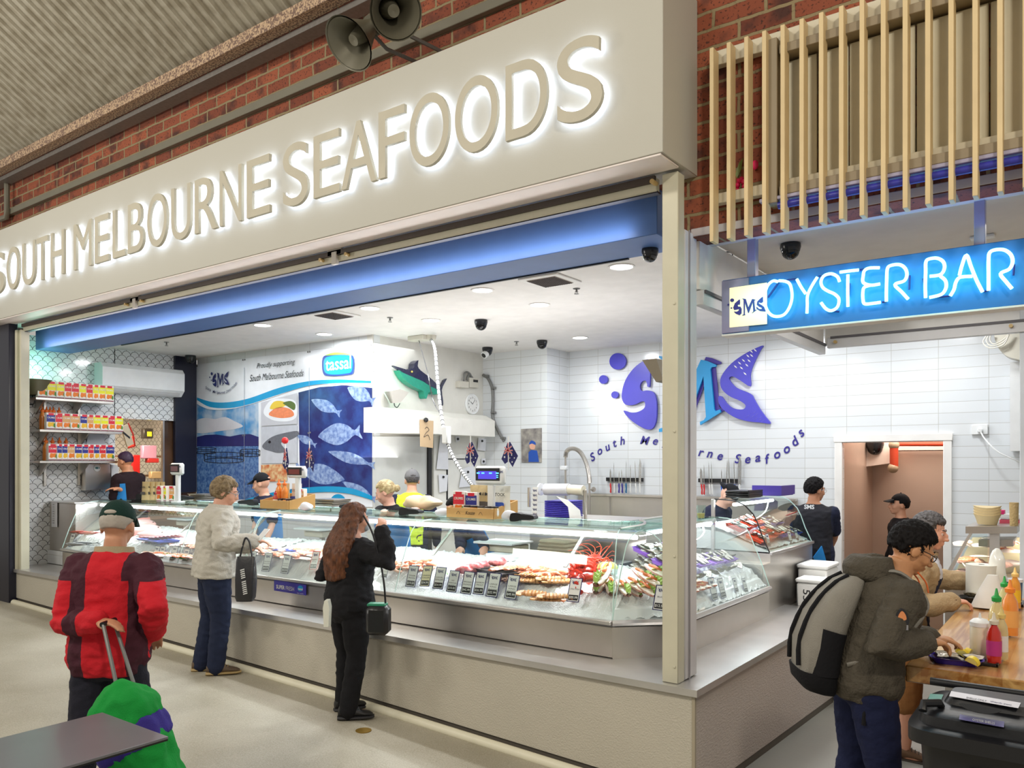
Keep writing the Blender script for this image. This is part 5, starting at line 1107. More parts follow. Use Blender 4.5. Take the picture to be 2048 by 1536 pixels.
# ---- price tags
tg_edge = mat('tag_navy', (34, 36, 96), .4); tg_red = mat('tag_red', (206, 60, 54), .4); tg_w = mat('tag_white', (238, 240, 238), .35); tg_k = mat('tag_black', (24, 24, 28), .4); tg_c = mat('tag_cream', (236, 230, 190), .4)
TAGS = [(140.5, 1068, 1093, '$17.99', 'FISH', 0), (309, 1093, 1120, '$24.99', 'FLATHEAD', 0), (320, 1094, 1122, '$39.99', 'FILLETS', 0), (344, 1093, 1123, '$34.99', 'ROCKLING', 0), (368, 1099, 1128, '$29.99', 'SNAPPER', 0), (500, 1103, 1135, '$45.99', 'SALMON', 0), (530, 1107, 1143, '$49.99', 'SALMON FILLETS', 0), (568, 1112, 1147, '$42.99', 'ATLANTIC SALMON', 0), (625.5, 1104, 1139, '$59.99', 'YELLOWFIN TUNA', 1), (768, 1133, 1155, '$29.99', 'SQUID', 0), (820, 1133, 1174, '$19.50', 'TIGER PRAWN', 0), (848.5, 1133, 1173, '$34.99', 'CANADIAN SCALLOPS', 2), (875, 1136, 1178, '$54.99', 'LOCAL SCALLOPS', 0), (902, 1143, 1184, '$10.00', 'MT MARTHA MUSSELS', 0), (931, 1145, 1188, '$45.99', 'SMOKED SALMON', 0), (956, 1146, 1189, '$26.99', 'RAINBOW TROUT', 0), (982.5, 1148, 1194, '$33.99', 'LARGE KING PRAWNS', 0), (1020, 1152, 1198, '$49.99', 'LARGE KING PRAWNS', 0), (1145, 1158, 1204, '$99.99', 'CRAYFISH', 0), (1318, 1173, 1221, '$12.50', 'BUGS', 0)]
def price_tag(c, h, ux, uz, price, word, k, lab):
    w_ = h * .56; t = thing('price_tag', c, lab, 'price tag', 'price tags on the ice'); ux, uz = V(ux).normalized(), V(uz).normalized(); nn = ux.cross(uz)
    def rect(a, b_, a2, b2, off): return MB().prism([V(c) + ux * x * w_ + uz * z * h + nn * off for x, z in ((a, b_), (a2, b_), (a2, b2), (a, b2))], nn * .001)
    part('border', rect(-.5, 0, .5, 1, 0), (tg_edge, tg_red, tg_edge)[k], t, True, smooth=0); part('card', rect(-.43, .035, .43, .965, .0012), tg_c if k == 2 else tg_w, t, True, smooth=0)
    part('price_box', rect(-.38, .07, .38, .29, .0024), tg_k, t, True, smooth=0)
    part('price', put_text(MB(), price, V(c) + ux * -.33 * w_ + uz * .12 * h + nn * .004, ux, uz, .66 * w_, .12 * h, bold=.01), tg_w, t, True, smooth=0)
    mb = MB(); ws = word.split(' ')
    for i, s_ in enumerate(ws): put_text(mb, s_, V(c) + uz * (.50 - .11 * i) * h + nn * .003, ux, uz, min(.76, .13 * len(s_)) * w_, .06 * h, align='c')
    part('name_print', mb, inkb, t, True, smooth=0)
    mb = MB(); mini_logo(mb, V(c) + uz * .80 * h + nn * .003, ux, uz, .19 * h); part('logo', mb, ink, t, True, smooth=0)
    return t
for i, (x, y0, y1, pr_, wd, k) in enumerate(TAGS):
    b0 = onY(x, y1, .385 if x == 1145 else .405); hgt = (y1 - y0) * (b0 - CAM).dot(FW) / FPX * 1.06
    price_tag(b0, hgt, (1, .12, .05 if k else -.02 * (i % 3)), (.08, .22, 1), pr_, wd, k, 'price tag reading %s on the ice, %s' % (pr_.strip('$'), wd.lower()))
for x, y0, y1, pr_, wd, X_ in ((1431, 1155, 1200, '$24.00', 'OYSTERS', -.42), (1448, 1156, 1196, '$26.00', 'ROCK OYSTERS', -.42), (1474, 1156, 1184, '$22.00', 'OYSTERS', -.42), (1493, 1156, 1185, '$29.00', 'DOZEN OYSTERS', -.42), (1539, 1067, 1093, '$18.00', 'HALF DOZEN', -.5), (1583, 1062, 1088, '$19.50', 'BAY OYSTERS', -.5), (1596, 1059, 1082, '$21.00', 'ROCK OYSTERS', -.5)):
    b0 = onX(x, y1, X_); hgt = (y1 - y0) * (b0 - CAM).dot(FW) / FPX; price_tag(b0, hgt, (.1, 1, 0), (-.25, 0, 1), pr_, wd, 0, 'price tag reading %s in the side cases, %s' % (pr_.strip('$'), wd.lower()))
o = single('round_badge', MB().lathe([(0, 0), (.028, 0), (.028, .003), (0, .003)], onY(569, 1141, .42), 20, Matrix.Rotation(PI / 2, 3, 'X')), mat('sign_purple', (66, 58, 170), .4), 'round purple sticker in front of the salmon price tag', 'badge')

# ================================================================= THINGS ON THE CASE TOPS
def onT(x, y, z=None): return onZ(x, y, ZT + .003 if z is None else z)
def crate(px0, py0, px1, lab, mark=False):
    a = onT(px0, py0); t = thing('wooden_crate', a, lab, 'crate', 'wooden crates on the case top'); b_ = onY(px1, py0 + 8, a.y); W = b_.x - a.x; D_ = .34; h = .085; m = mat('crate_pine', (206, 160, 96), .55, var=(3, .12), bump=(30, .2, (.3, 8, 8)))
    x0, y0, z0 = a.x, a.y, a.z
    part('front_board', MB().box((x0 + W / 2, y0 + .006, z0 + h / 2), (W, .012, h), .002), m, t, True); part('back_board', MB().box((x0 + W / 2, y0 + D_, z0 + h / 2 + .03), (W, .012, h + .06), .002), m, t, True)
    for xx in (x0 + .006, x0 + W - .006): part('side_board', MB().prism([V((xx, y0 + .012, z0)), V((xx, y0 + D_, z0)), V((xx, y0 + D_, z0 + h + .06)), V((xx, y0 + .012, z0 + h))], (.012, 0, 0)), m, t, True)
    part('bottom', MB().box((x0 + W / 2, y0 + D_ / 2, z0 + .005), (W - .02, D_ - .02, .008)), m, t, True)
    if mark: mb = MB(); put_text(mb, 'Kooze', (x0 + W * .42, y0 - .002, z0 + .03), (1, 0, 0), (0, 0, 1), W * .2, .03, shear=.4); mb.tube(curve3([(x0 + W * .22, y0 - .001, z0 + .03), (x0 + W * .26, y0 - .001, z0 + .055), (x0 + W * .3, y0 - .001, z0 + .03)]), .0015, 4).tube(curve3([(x0 + W * .7, y0 - .001, z0 + .03), (x0 + W * .74, y0 - .001, z0 + .055), (x0 + W * .78, y0 - .001, z0 + .03)]), .0015, 4); part('burnt_mark', mb, inkb, t, True, smooth=0)
    return V((x0, y0, z0)), W, D_
B1 = crate(520, 1016, 576, 'wooden crate of sauces on the case top left of the black-clad shopper'); B2 = crate(893, 1034, 986, 'larger wooden crate of packets on the case top right of the blonde worker', True)
# products
YEL, RED, NAV, TAN = (236, 232, 40), (216, 40, 60), (46, 52, 140), (222, 170, 110)
def box_fn(colr, nm):
    def f():
        r = root('crumb_box'); part('carton', MB().box((0, 0, .095), (.105, .045, .19), .002), mat('carton_white', (240, 236, 230), .5), r)
        F = lambda a, b_, c_, d, off, m, n_='print': part(n_, MB().prism([V((x, -.0226 - off, z)) for x, z in ((a, b_), (c_, b_), (c_, d), (a, d))], (0, -.0006, 0)), m, r, smooth=0)
        F(-.051, .088, .051, .166, 0, mat('label_' + nm, colr, .45), 'colour_band'); F(-.0515, .004, .0515, .014, 0, mat('label_maroon', (130, 40, 70), .5), 'foot_band'); F(-.03, .160, .03, .186, .0008, mat('label_red', RED, .45), 'badge')
        part('food_print', MB().prism([V((.036 * math.cos(a), -.0228, .06 + .028 * math.sin(a) + .008 * math.sin(3 * a))) for a in [2 * PI * i / 16 for i in range(16)]], (0, -.0005, 0)).prism([V((-.02 + .02 * math.cos(a), -.0236, .05 + .02 * math.sin(a))) for a in [2 * PI * i / 12 for i in range(12)]], (0, -.0005, 0)), mat('food_' + ('orange' if nm != 'navy' else 'gold'), (236, 128, 40) if nm != 'navy' else (240, 190, 50), .5), r, smooth=0)
        part('herb_print', MB().prism([V((.036 + .012 * math.cos(a), -.024, .05 + .024 * math.sin(a))) for a in [2 * PI * i / 10 for i in range(10)]], (0, -.0005, 0)), mat('herb_green', (70, 140, 60), .5), r, smooth=0)
        part('print', put_text(MB(), 'CRUMBS', (-.042, -.0242, .125), (1, 0, 0), (0, 0, 1), .084, .02, bold=.01), mat('carton_white', (240, 236, 230), .5), r, smooth=0)
        return r
    return f
BX = {n: proto(box_fn(c, n)) for n, c in (('yellow', YEL), ('red', RED), ('navy', NAV), ('tan', TAN))}
def bottle_fn(col, cap, h=.22, r_=.028, nm='x', lab=None):
    def f():
        r = root('sauce_bottle'); part('bottle', MB().lathe([(0, 0), (r_, .002), (r_ * 1.02, h * .5), (r_ * .9, h * .62), (r_ * .45, h * .74), (r_ * .42, h * .78), (0, h * .78)], n=16), mat('bottle_' + nm, col, .2, coat=.5), r)
        part('cap', MB().lathe([(0, h * .77), (r_ * .62, h * .77), (r_ * .66, h * .84), (r_ * .3, h * .88), (r_ * .12, h), (0, h)], n=14), mat('cap_' + nm, cap, .4), r)
        if lab: part('label', MB().lathe([(r_ * 1.03, h * .15), (r_ * 1.04, h * .15), (r_ * 1.04, h * .45), (r_ * 1.03, h * .45)], n=16), mat('lab_' + nm, lab, .5), r)
        return r
    return f
bt_o = proto(bottle_fn((232, 138, 52), (240, 118, 40), .23, .03, 'orange')); bt_s = proto(bottle_fn((190, 60, 40), (196, 30, 40), .14, .022, 'redsauce', (236, 232, 220)))
def jar_fn(col, nm, lab=(236, 236, 230), r_=.034, h=.085):
    def f():
        r = root('jar'); part('glass', MB().lathe([(0, 0), (r_, .002), (r_, h * .8), (r_ * .85, h * .88), (0, h * .88)], n=18), mat('jar_' + nm, col, .15, coat=.6), r)
        part('lid', MB().lathe([(0, h * .86), (r_ * .95, h * .86), (r_ * .95, h), (r_ * .88, h * 1.02), (0, h * 1.02)], n=18), mat('jar_lid', (44, 40, 38), .35), r)
        part('label', MB().lathe([(r_ * 1.01, h * .15), (r_ * 1.03, h * .15), (r_ * 1.03, h * .62), (r_ * 1.01, h * .62)], n=18), mat('jarlab_' + nm, lab, .5), r); return r
    return f
JR = {n: proto(jar_fn(c, n, l)) for n, c, l in (('amber', (214, 136, 50), (80, 110, 50)), ('cream', (228, 216, 180), (236, 236, 236)), ('dark', (74, 34, 30), (150, 50, 60)), ('blue', (226, 222, 210), (60, 110, 176)))}
def pouch_fn(col, nm, mark, mcol, h=.21, w_=.14):
    def f():
        r = root('stock_pouch'); R_ = []
        for i in range(9):
            t = i / 8; d = .034 * (1 - t) ** .7 + .003; ww = w_ / 2 * (1 - .06 * math.sin(PI * t)); R_.append([V((ww * math.cos(a) ** 1 if abs(math.cos(a)) > .01 else 0, d * math.sin(a), h * t)) for a in [2 * PI * j / 14 for j in range(14)]])
        part('pouch', MB().loft(R_), mat('pouch_' + nm, col, .4, bump=(25, .5)), r)
        mb = MB(); put_text(mb, mark, (-.05, -.040, h * .66), (1, 0, 0), (0, .08, 1), .1, .022, bold=.01)
        part('print', mb, inkb, r, smooth=0)
        part('picture', MB().prism([V((.045 * math.cos(a), -.042, h * .38 + .022 * math.sin(a) * (1 + .3 * math.cos(2 * a)))) for a in [2 * PI * j / 16 for j in range(16)]], (0, .001, 0)), mat('pm_' + nm, mcol, .5), r, smooth=0); return r
    return f
po_w = proto(pouch_fn((232, 228, 214), 'white', 'STOCK', (52, 86, 180))); po_t = proto(pouch_fn((206, 182, 132), 'tan', 'Milk', (90, 84, 80)))
# crate 1
o0, W_, D_ = B1
for i, (dx, dy) in enumerate(((.10, .16), (.18, .17))): put(bt_o, o0 + V((dx, dy, .03)), 0, 0, 0, 1.15, 'orange sauce bottle with red tag in the left wooden crate, ' + nth(i, 2), 'bottle', 'orange sauce bottles in the crate')
put(bt_s, o0 + V((.16, .07, .02)), 0, 0, 0, 1.15, 'small red sauce bottle at the front of the left wooden crate', 'bottle')
put(po_t, o0 + V((.04, .28, .01)), 0, 0, 0, 1.15, 'tan foil pouch at the back left of the left crate', 'pouch'); put(po_w, o0 + V((.24, .28, .01)), 0, 0, 0, 1.15, 'silver-white stock pouch at the back of the left crate', 'pouch')
put(BX['tan'], o0 + V((.36, .25, .01)), 0, 0, 0, 1, 'brown-and-white carton in the left crate', 'carton')
for i, (dx, n) in enumerate(((.22, 'dark'), (.28, 'amber'), (.35, 'dark'), (.42, 'cream'))): put(JR[n], o0 + V((dx, .09 + .02 * (i % 2), .02)), 0, 0, 0, .95, '%s jar in the left wooden crate, %s of the jars' % (n, nth(i, 4)), 'jar', 'jars in the left crate')
# crate 2
o0, W_, D_ = B2
put(BX['red'], o0 + V((.07, .10, .012)), .1, 0, 0, 1.1, 'red and white carton at the left of the right crate', 'carton'); put(BX['navy'], o0 + V((.18, .13, .012)), .2, 0, 0, 1.05, 'navy and white carton in the right crate', 'carton')
for i in range(4): put((po_t, po_t, po_t, po_w)[i], o0 + V((.15 + i * .105, .24 - .02 * i, .02)), 0, 0, 0, 1.2, ('tan foil pouch in the right crate, ' + nth(i, 3) if i < 3 else 'white stock pouch with a blue fish at the right of the right crate'), 'pouch', 'pouches in the right crate' if i < 3 else None)
for i, n in enumerate(('cream', 'amber', 'cream', 'blue', 'cream')): put(JR[n], o0 + V((.18 + i * .075, .06, .02)), 0, 0, 0, .95, '%s jar with dark lid in the right crate, %s' % (n, nth(i, 5)), 'jar', 'jars in the right crate')
# cabinet jars & pouches
for i, (px, n) in enumerate(((104, 'cream'), (112, 'cream'), (119, 'amber'), (132, 'blue'), (144, 'amber'), (153, 'dark'), (159, 'dark'))): put(JR[n], onZ(px, 997, 1.352), 0, 0, 0, 1.0, '%s jar on the left steel cabinet, %s' % (n, nth(i, 7)), 'jar', 'jars on the left cabinet')
put(po_w, onZ(139, 997, 1.352) + V((0, .10, .0)), .2, 0, 0, 1.25, 'tall white stock pouch behind the jars on the left cabinet', 'pouch'); put(po_w, onZ(168, 996, 1.352), .1, 0, 0, 1.25, 'white stock pouch at the right end of the jars on the left cabinet', 'pouch')
# packets by the left scale
for i in range(4): put(po_t, onT(292 + i * 10, 1000), .1, 0, 0, 1.1, 'pale foil pouch standing left of the yellow cartons, ' + nth(i, 4), 'pouch', 'pale pouches by the left scale')
for i, (px, n) in enumerate(((321, 'red'), (330, 'yellow'), (345, 'tan'))): put(BX[n], onT(px, 1003), .1 * i, 0, 0, 1.0, '%s carton on the case top below the left scale, %s' % (n, nth(i, 3)), 'carton', 'cartons below the left scale')
# wall shelves on the left wall
sh_m = M_STEEL
rows_ = [(812, 790, 900, [(83, 'yellow'), (102, 'yellow'), (120, 'yellow'), (136, 'red'), (150, 'red'), (165, 'yellow'), (179, 'red'), (192, 'yellow'), (203, 'yellow'), (217, 'yellow')], 'top'),
         (868, 860, 0, [(100, 'navy'), (118, 'red'), (132, 'tan'), (148, 'tan'), (167, 'navy'), (181, 'tan'), (193, 'yellow'), (208, 'yellow'), (223, 'red'), (236, 'yellow')], 'middle'),
         (925, 920, 0, [(104, 'red'), (121, 'navy'), (131, 'navy'), (142, 'tan'), (156, 'navy'), (171, 'navy'), (183, 'red'), (194, 'navy'), (205, 'red'), (218, 'navy')], 'bottom')]
for yy, _, _, items, nm in rows_:
    q = onX(150, {'top': 800, 'middle': 861, 'bottom': 921}[nm], XL + .17); z = q.z
    q0 = onX(70 if nm == 'top' else 78, 800, XL + .3).y; q1 = onX(226 if nm == 'top' else 243, 800, XL + .3).y
    t = thing('wall_shelf', (XL + .16, (q0 + q1) / 2, z), nm + ' of the three steel shelves on the fish-scale tiles', 'shelf', 'steel wall shelves')
    part('shelf_board', MB().box((XL + .17, (q0 + q1) / 2, z - .02), (.3, q1 - q0, .03), .003), sh_m, t, True)
    for yb in (q0 + .12, (q0 + q1) / 2 + .1): part('shelf_bracket', MB().prism([V((XL + .02, yb, z - .035)), V((XL + .26, yb, z - .035)), V((XL + .02, yb, z - .2))], (0, .02, 0)), sh_m, t, True)
    for i, (px, n) in enumerate(items):
        q = onX(px, 800, XL + .25); put(BX[n], (XL + .25, q.y, z - .003), PI / 2 + .12, 0, 0, 1.12, '%s-banded carton on the %s wall shelf, %s' % (n, nm, nth(i, 10)), 'carton', 'cartons on the %s wall shelf' % nm)
    if nm != 'top':
        for i, px in enumerate((85, 93, 100, 107, 118) if nm == 'middle' else (92, 105, 119, 132)):
            q = onX(px, 800, XL + .10); put(bt_o, (XL + .10, q.y, z - .003), 0, 0, 0, 1.3, 'orange sauce bottle behind the cartons on the %s shelf, %s' % (nm, nth(i, 5 if nm == 'middle' else 4)), 'bottle', 'orange bottles on the %s shelf' % nm)
a = onX(90, 700, XL + .02).y; b_ = onX(158, 700, XL + .02).y
for i, yb in enumerate((a, b_)): single('shelf_upright', MB().box((XL + .015, yb, (onX(90, 805, XL).z + onX(90, 972, XL).z) / 2), (.02, .03, onX(90, 805, XL).z - onX(90, 972, XL).z), .002), M_STEEL, 'slotted steel upright carrying the wall shelves, %s one' % ('left', 'right')[i], 'shelf upright', 'shelf uprights')
# papers, aircon, dispenser, wok light on left wall
def fL(name, pts, off, m, par, th=.01, k=0): return part(name, MB().prism([onX(x, y, XL + off) for x, y in (smooth_poly(pts, k) if k else pts)], (-th, 0, 0)), m, par, True, None, 0)
t = thing('wall_notice', onX(192, 890, XL), 'white A4 notice behind the wall shelves on the scale tiles', 'paper'); fL('sheet', [(176, 866), (210, 870), (209, 891), (173, 890)], .02, pw, t, .003)
ac = thing('air_conditioner', onX(285, 760, XL), 'long white split air conditioner on the scale tiles above the kitchen opening', 'air conditioner')
ya, yb = onX(205, 760, XL + .22).y, onX(369, 760, XL + .22).y; za_, zb_ = onX(290, 788, XL + .22).z, onX(290, 738, XL + .22).z
part('casing', MB().loft([[V((XL, y, zb_ + .04)), V((XL + .17, y, zb_ + .04)), V((XL + .225, y, zb_ - .02)), V((XL + .22, y, za_ + .08)), V((XL + .14, y, za_)), V((XL, y, za_))] for y in (ya, yb)]), M_WPLAST, ac, True, smooth=20)
part('air_flap', MB().box((XL + .185, (ya + yb) / 2, za_ + .035), (.008, yb - ya - .1, .055), .002, Matrix.Rotation(.7, 3, 'Y')), mat('flap_grey', (214, 216, 216), .4), ac, True)
dp_ = thing('towel_dispenser', onX(195, 955, XL), 'brushed steel paper towel dispenser below the wall shelves', 'dispenser')
fL('dispenser_body', [(171, 928), (221, 928), (221, 978), (171, 981)], .14, M_STEEL, dp_, .13); q = onX(194, 936, XL + .145); part('round_sticker', MB().cyl(q, q + V((.002, 0, 0)), .045, n=20), M_WPLAST, dp_, True); fL('soap_box', [(222, 930), (238, 930), (236, 978), (224, 978)], .10, M_WPLAST, dp_, .09)
part('fish_mark', MB().prism([V((q.x + .004, q.y + x, q.z + z)) for x, z in smooth_poly([(-.03, 0), (0, .014), (.02, .002), (.032, .012), (.032, -.012), (.02, -.002), (0, -.014)], 3)], (-.001, 0, 0)), mat('mark_teal', (40, 110, 120), .5), dp_, True, smooth=0)
wk = thing('wall_sconce', onX(68, 775, XL), 'dark olive bowl-shaped uplight high on the scale tiles at left', 'wall light')
c_ = onX(70, 760, XL + .16); part('shade', MB().lathe([(0, -.2), (.10, -.19), (.19, 0), (.185, 0), (.09, -.18), (0, -.19)], c_, 20), mat('olive_shade', (96, 90, 66), .4), wk, True); part('flex', MB().tube(curve3([c_ + V((0, .02, -.19)), c_ + V((-.05, 0, -.3)), c_ + V((-.12, -.06, -.28)), c_ + V((-.15, -.1, -.2))]), .008, 6), M_BLACK, wk, True)
gl = bpy.data.lights.new('sconce_lamp', 'POINT'); gl.energy = 5; gl.color = (.3, 1, .75); gl.shadow_soft_size = .05; go = bpy.data.objects.new('sconce_lamp', gl); COL.objects.link(go); go.location = c_ + V((0, 0, .1))
sp_ = thing('wall_sconce', onY(1305, 740, .4), 'grey-brown wedge uplight fixed behind the corner post', 'wall light')
part('shade', MB().prism([onY(x, y, .5) for x, y in ((1284, 720), (1313, 717), (1326, 760), (1312, 764))], (0, .1, 0)), mat('sconce_brown', (140, 130, 112), .5), sp_, True, smooth=0)
# scales with displays
def scale(px, py, w_px, h_px, lab, scr, ypost, zb=ZT, Yp=1.02):
    c = onY(px, py, Yp); k = (c - CAM).dot(FW) / FPX; w_, h_ = w_px * k, h_px * k; t = thing('till_scale', (c.x, Yp, zb), lab, 'scale', 'till scale displays')
    part('display_housing', MB().box((c.x, Yp + .03, c.z), (w_, .06, h_), .02), M_WPLAST, t, True)
    part('bezel', MB().box((c.x - w_ * .03, Yp - .002, c.z + h_ * .06), (w_ * .82, .006, h_ * .66), .002), M_BLACK, t, True)
    part('screen', MB().box((c.x - w_ * .03, Yp - .006, c.z + h_ * .02), (w_ * .62, .004, h_ * .42), 0), scr, t, True)
    part('pole', MB().box((c.x, Yp + .04, (zb + c.z - h_ / 2) / 2), (.06, .04, c.z - h_ / 2 - zb), .006), M_WPLAST, t, True)
    part('foot', MB().box((c.x, Yp + .04, zb + .01), (.14, .1, .02), .004), M_WPLAST, t, True)
    mb = MB(); mini_logo(mb, V((c.x + w_ * .43, Yp - .003, c.z + h_ * .2)), V((1, 0, 0)), V((0, 0, 1)), .03); part('logo', mb, ink, t, True, smooth=0); return t, c, w_, h_
s_ = scale(977, 951, 74, 38, 'till scale display with a lit blue screen behind the right crate', mat('screen_blue', (70, 60, 180), .3, var=None, emit=(70, 60, 200), es=.9), 0)
mb = MB()
for x in (-.10, -.05, .03, .10): mb.box((s_[1].x + x, 1.008, s_[1].z + .02), (.03, .002, .012))
for z in (.0, -.015): mb.box((s_[1].x + .10, 1.008, s_[1].z + z), (.02, .002, .008))
part('screen_digits', mb, mat('digit_cyan', (90, 180, 240), .4, var=None, emit=(90, 190, 250), es=1.2), s_[0], True, smooth=0)
scale(590, 944, 54, 24, 'till scale display with a dull red screen above the left crate', mat('screen_red', (120, 50, 44), .3), 0); scale(350, 938, 40, 24, 'till scale display with a mauve screen at the kitchen opening', mat('screen_mauve', (120, 84, 90), .3), 0)
# flags
fl_n = mat('flag_navy', (30, 32, 96), .7); fl_r = mat('flag_red', (206, 40, 50), .7)
def flag(px, pyt, pyb, lab, flip=1, Yp=1.03, s_=1, closed=.0):
    a = onY(px, pyt, Yp); b_ = onY(px, pyb, Yp); t = thing('small_flag', b_, lab, 'flag', 'small flags on the scales'); part('stick', MB().cyl(b_, a, .005, n=8), M_WPLAST, t, True)
    k = (a - CAM).dot(FW) / FPX; P = [(0, 12), (-2, 14), (-17 * s_, 46), (-8 * s_, 56), (0, 50), (10 * s_, 62), (19 * s_, 40), (3, 12)]
    cl = part('cloth', MB().prism([V((a.x + x * k, Yp + .004 + .01 * math.sin(x), a.z - y * k)) for x, y in P], (0, .002, 0)), fl_n, t, True, smooth=0)
    mb = MB()
    for (x0_, y0_, x1_, y1_) in ((-8, 22, 9, 36), (8, 20, -9, 36), (0, 14, 0, 38), (-9, 29, 10, 29)):
        d = V((x1_ - x0_, 0, -(y1_ - y0_))).normalized() * k; n_ = V((-d.z, 0, d.x)); 
        for off, wd, mi in ((.006, 2.6, 0), (.008, 1.3, 1)):
            p0, p1 = V((a.x + x0_ * k * s_, Yp - off, a.z - y0_ * k)), V((a.x + x1_ * k * s_, Yp - off, a.z - y1_ * k)); mb.mi(mi).prism([p0 - n_ * wd / 2, p0 + n_ * wd / 2, p1 + n_ * wd / 2, p1 - n_ * wd / 2], (0, .001, 0))
    mb.mi(0)
    part('canton_crosses', mb, [M_WPLAST, fl_r], cl, True, smooth=0)
    mb = MB()
    for sx, sy, r_ in ((-8, 42, 2.6), (8, 38, 1.8), (14, 44, 1.6), (9, 52, 2), (4, 44, 1.4)):
        c = V((a.x + sx * k * s_, Yp - .006, a.z - sy * k)); mb.prism([c + V((math.cos(j * PI / 7) * r_ * k * (1 if j % 2 else .5), 0, math.sin(j * PI / 7) * r_ * k * (1 if j % 2 else .5))) for j in range(14)], (0, .001, 0))
    part('stars', mb, M_WPLAST, cl, True, smooth=0)
flag(941, 872, 935, 'small navy flag with red-and-white crosses left above the blue-screen scale'); flag(1017, 872, 940, 'small navy flag with red-and-white crosses right above the blue-screen scale', s_=1.1); flag(619, 882, 934, 'small navy star flag right above the red-screen scale', s_=.9); flag(571, 884, 932, 'furled small flag left above the red-screen scale', s_=.5)
q = onY(570, 881, 1.03); single('red_ball_topper', MB().ball(q, .035, 14, 10), mat('ball_red', (226, 40, 44), .4), 'red ball on a stick above the red-screen scale', 'ball')
# payment terminals
def term_fn():
    r = root('card_terminal'); P = [(-.085, .0), (-.085, .04), (-.07, .055), (-.03, .056), (.02, .045), (.085, .040), (.088, .015), (.0, .012), (-.03, .0)]
    part('body', MB().prism([V((x, -.038, z)) for x, z in smooth_poly(P, 3)], (0, .076, 0)), M_BLACK, r, smooth=50)
    part('keypad', MB().box((.03, 0, .047), (.07, .055, .004), .001, Matrix.Rotation(.09, 3, 'Y')), mat('key_grey', (70, 70, 72), .5), r); part('receipt', MB().box((.04, 0, .004), (.09, .06, .008), .002), M_WPLAST, r); return r
tm = proto(term_fn)
for i, (x, y, r_, lab) in enumerate(((289, 998, .3, 'by the pale pouches'), (370, 1001, .3, 'right of the yellow carton'), (497, 1010, PI + .3, 'beside the left wooden crate'), (702, 1019, PI + .4, 'beside the long brown hair'), (822, 1030, .2, 'in front of the blonde worker'), (1047, 1042, .2, 'right of the right crate'))): put(tm, onT(x, y), r_, 0, 0, 1.15, 'black card terminal on the case top, ' + lab, 'card terminal', 'card terminals')
# crumpled cloths, steel trays, paper bag
def lump(name, c, r_, m, lab, cat, amp=.35, fr=14, n=26): b_ = MB().ball((0, 0, 0), r_, n, n // 2); b_.v = [p * (1 + amp * noise.noise(p * fr + V(c))) for p in b_.v]; zz = min(p.z for p in b_.v); b_.v = [p + V(c) - V((0, 0, zz)) for p in b_.v]; return single(name, b_, m, lab, cat)
lump('crumpled_paper', onT(612, 1022), (.09, .06, .04), pw, 'crumpled white paper on the case top right of the left crate', 'paper'); lump('crumpled_paper', onT(884, 1033), (.07, .05, .035), pw, 'crumpled white paper left of the right crate', 'paper'); lump('crumpled_paper', onT(1018, 1040), (.06, .05, .04), pw, 'white tissue spiked at the right end of the right crate', 'paper')
lump('paper_bag', onT(818, 1022) + V((0, .18, 0)), (.20, .085, .075), mat('kraft_pale', (228, 206, 170), .8, bump=(12, .5)), 'bulging cream paper bag in the blonde worker arms over the case top', 'bag', .55, 9)
def strays(x, y, lab, n=3): 
    p = onT(x, y) + V((0, .02, 0))
    for i in range(n): single('steel_tray', MB().box(p + V((.02 * i, 0, .014 + .026 * i)), (.36, .24, .018), .006).box(p + V((.02 * i, 0, .024 + .026 * i)), (.38, .26, .004), .001), M_STEEL, lab + ', %s of the stack' % ('bottom', 'middle', 'top')[i], 'tray', lab)
strays(655, 1012, 'steel tray right of the red-screen scale'); strays(404, 1000, 'steel tray left of the grey-jacketed shopper')
# ================================================================= OYSTER BAR SIDE
# timber slats with their rails
M_OAK = mat('slat_timber', (224, 200, 154), .5, var=(5, .08), bump=(60, .25, (1, 1, .1)))
M_RAIL = mat('slat_rail', (214, 208, 188), .5)
single('slat_rail', MB().box((1.6, .215, 4.16), (3.2, .05, .085), .003), M_RAIL, 'upper pale rail carrying the timber slats on the brick wall', 'rail', 'rails behind the slats')
single('slat_rail', MB().box((1.6, .215, 3.35), (3.2, .05, .06), .003), M_RAIL, 'lower pale rail carrying the timber slats on the brick wall', 'rail', 'rails behind the slats')
sl = []
for i in range(23):
    x = .031 + .1 * i; L_ = 1.10
    if i == 0: sl0 = single('timber_slat', MB().box((x + .0115, .145, 3.084 + L_ / 2), (.023, .08, L_), .0015), M_OAK, 'x', 'slat', 'vertical timber slats'); o = sl0; z_ = o.location.z
    else: o = dup(sl0, loc=(x + .0115, .145, z_))
    o['label'] = 'vertical pale timber slat on the brick wall, ' + (nth(i, 30) if i < 17 else 'beyond the frame at right')
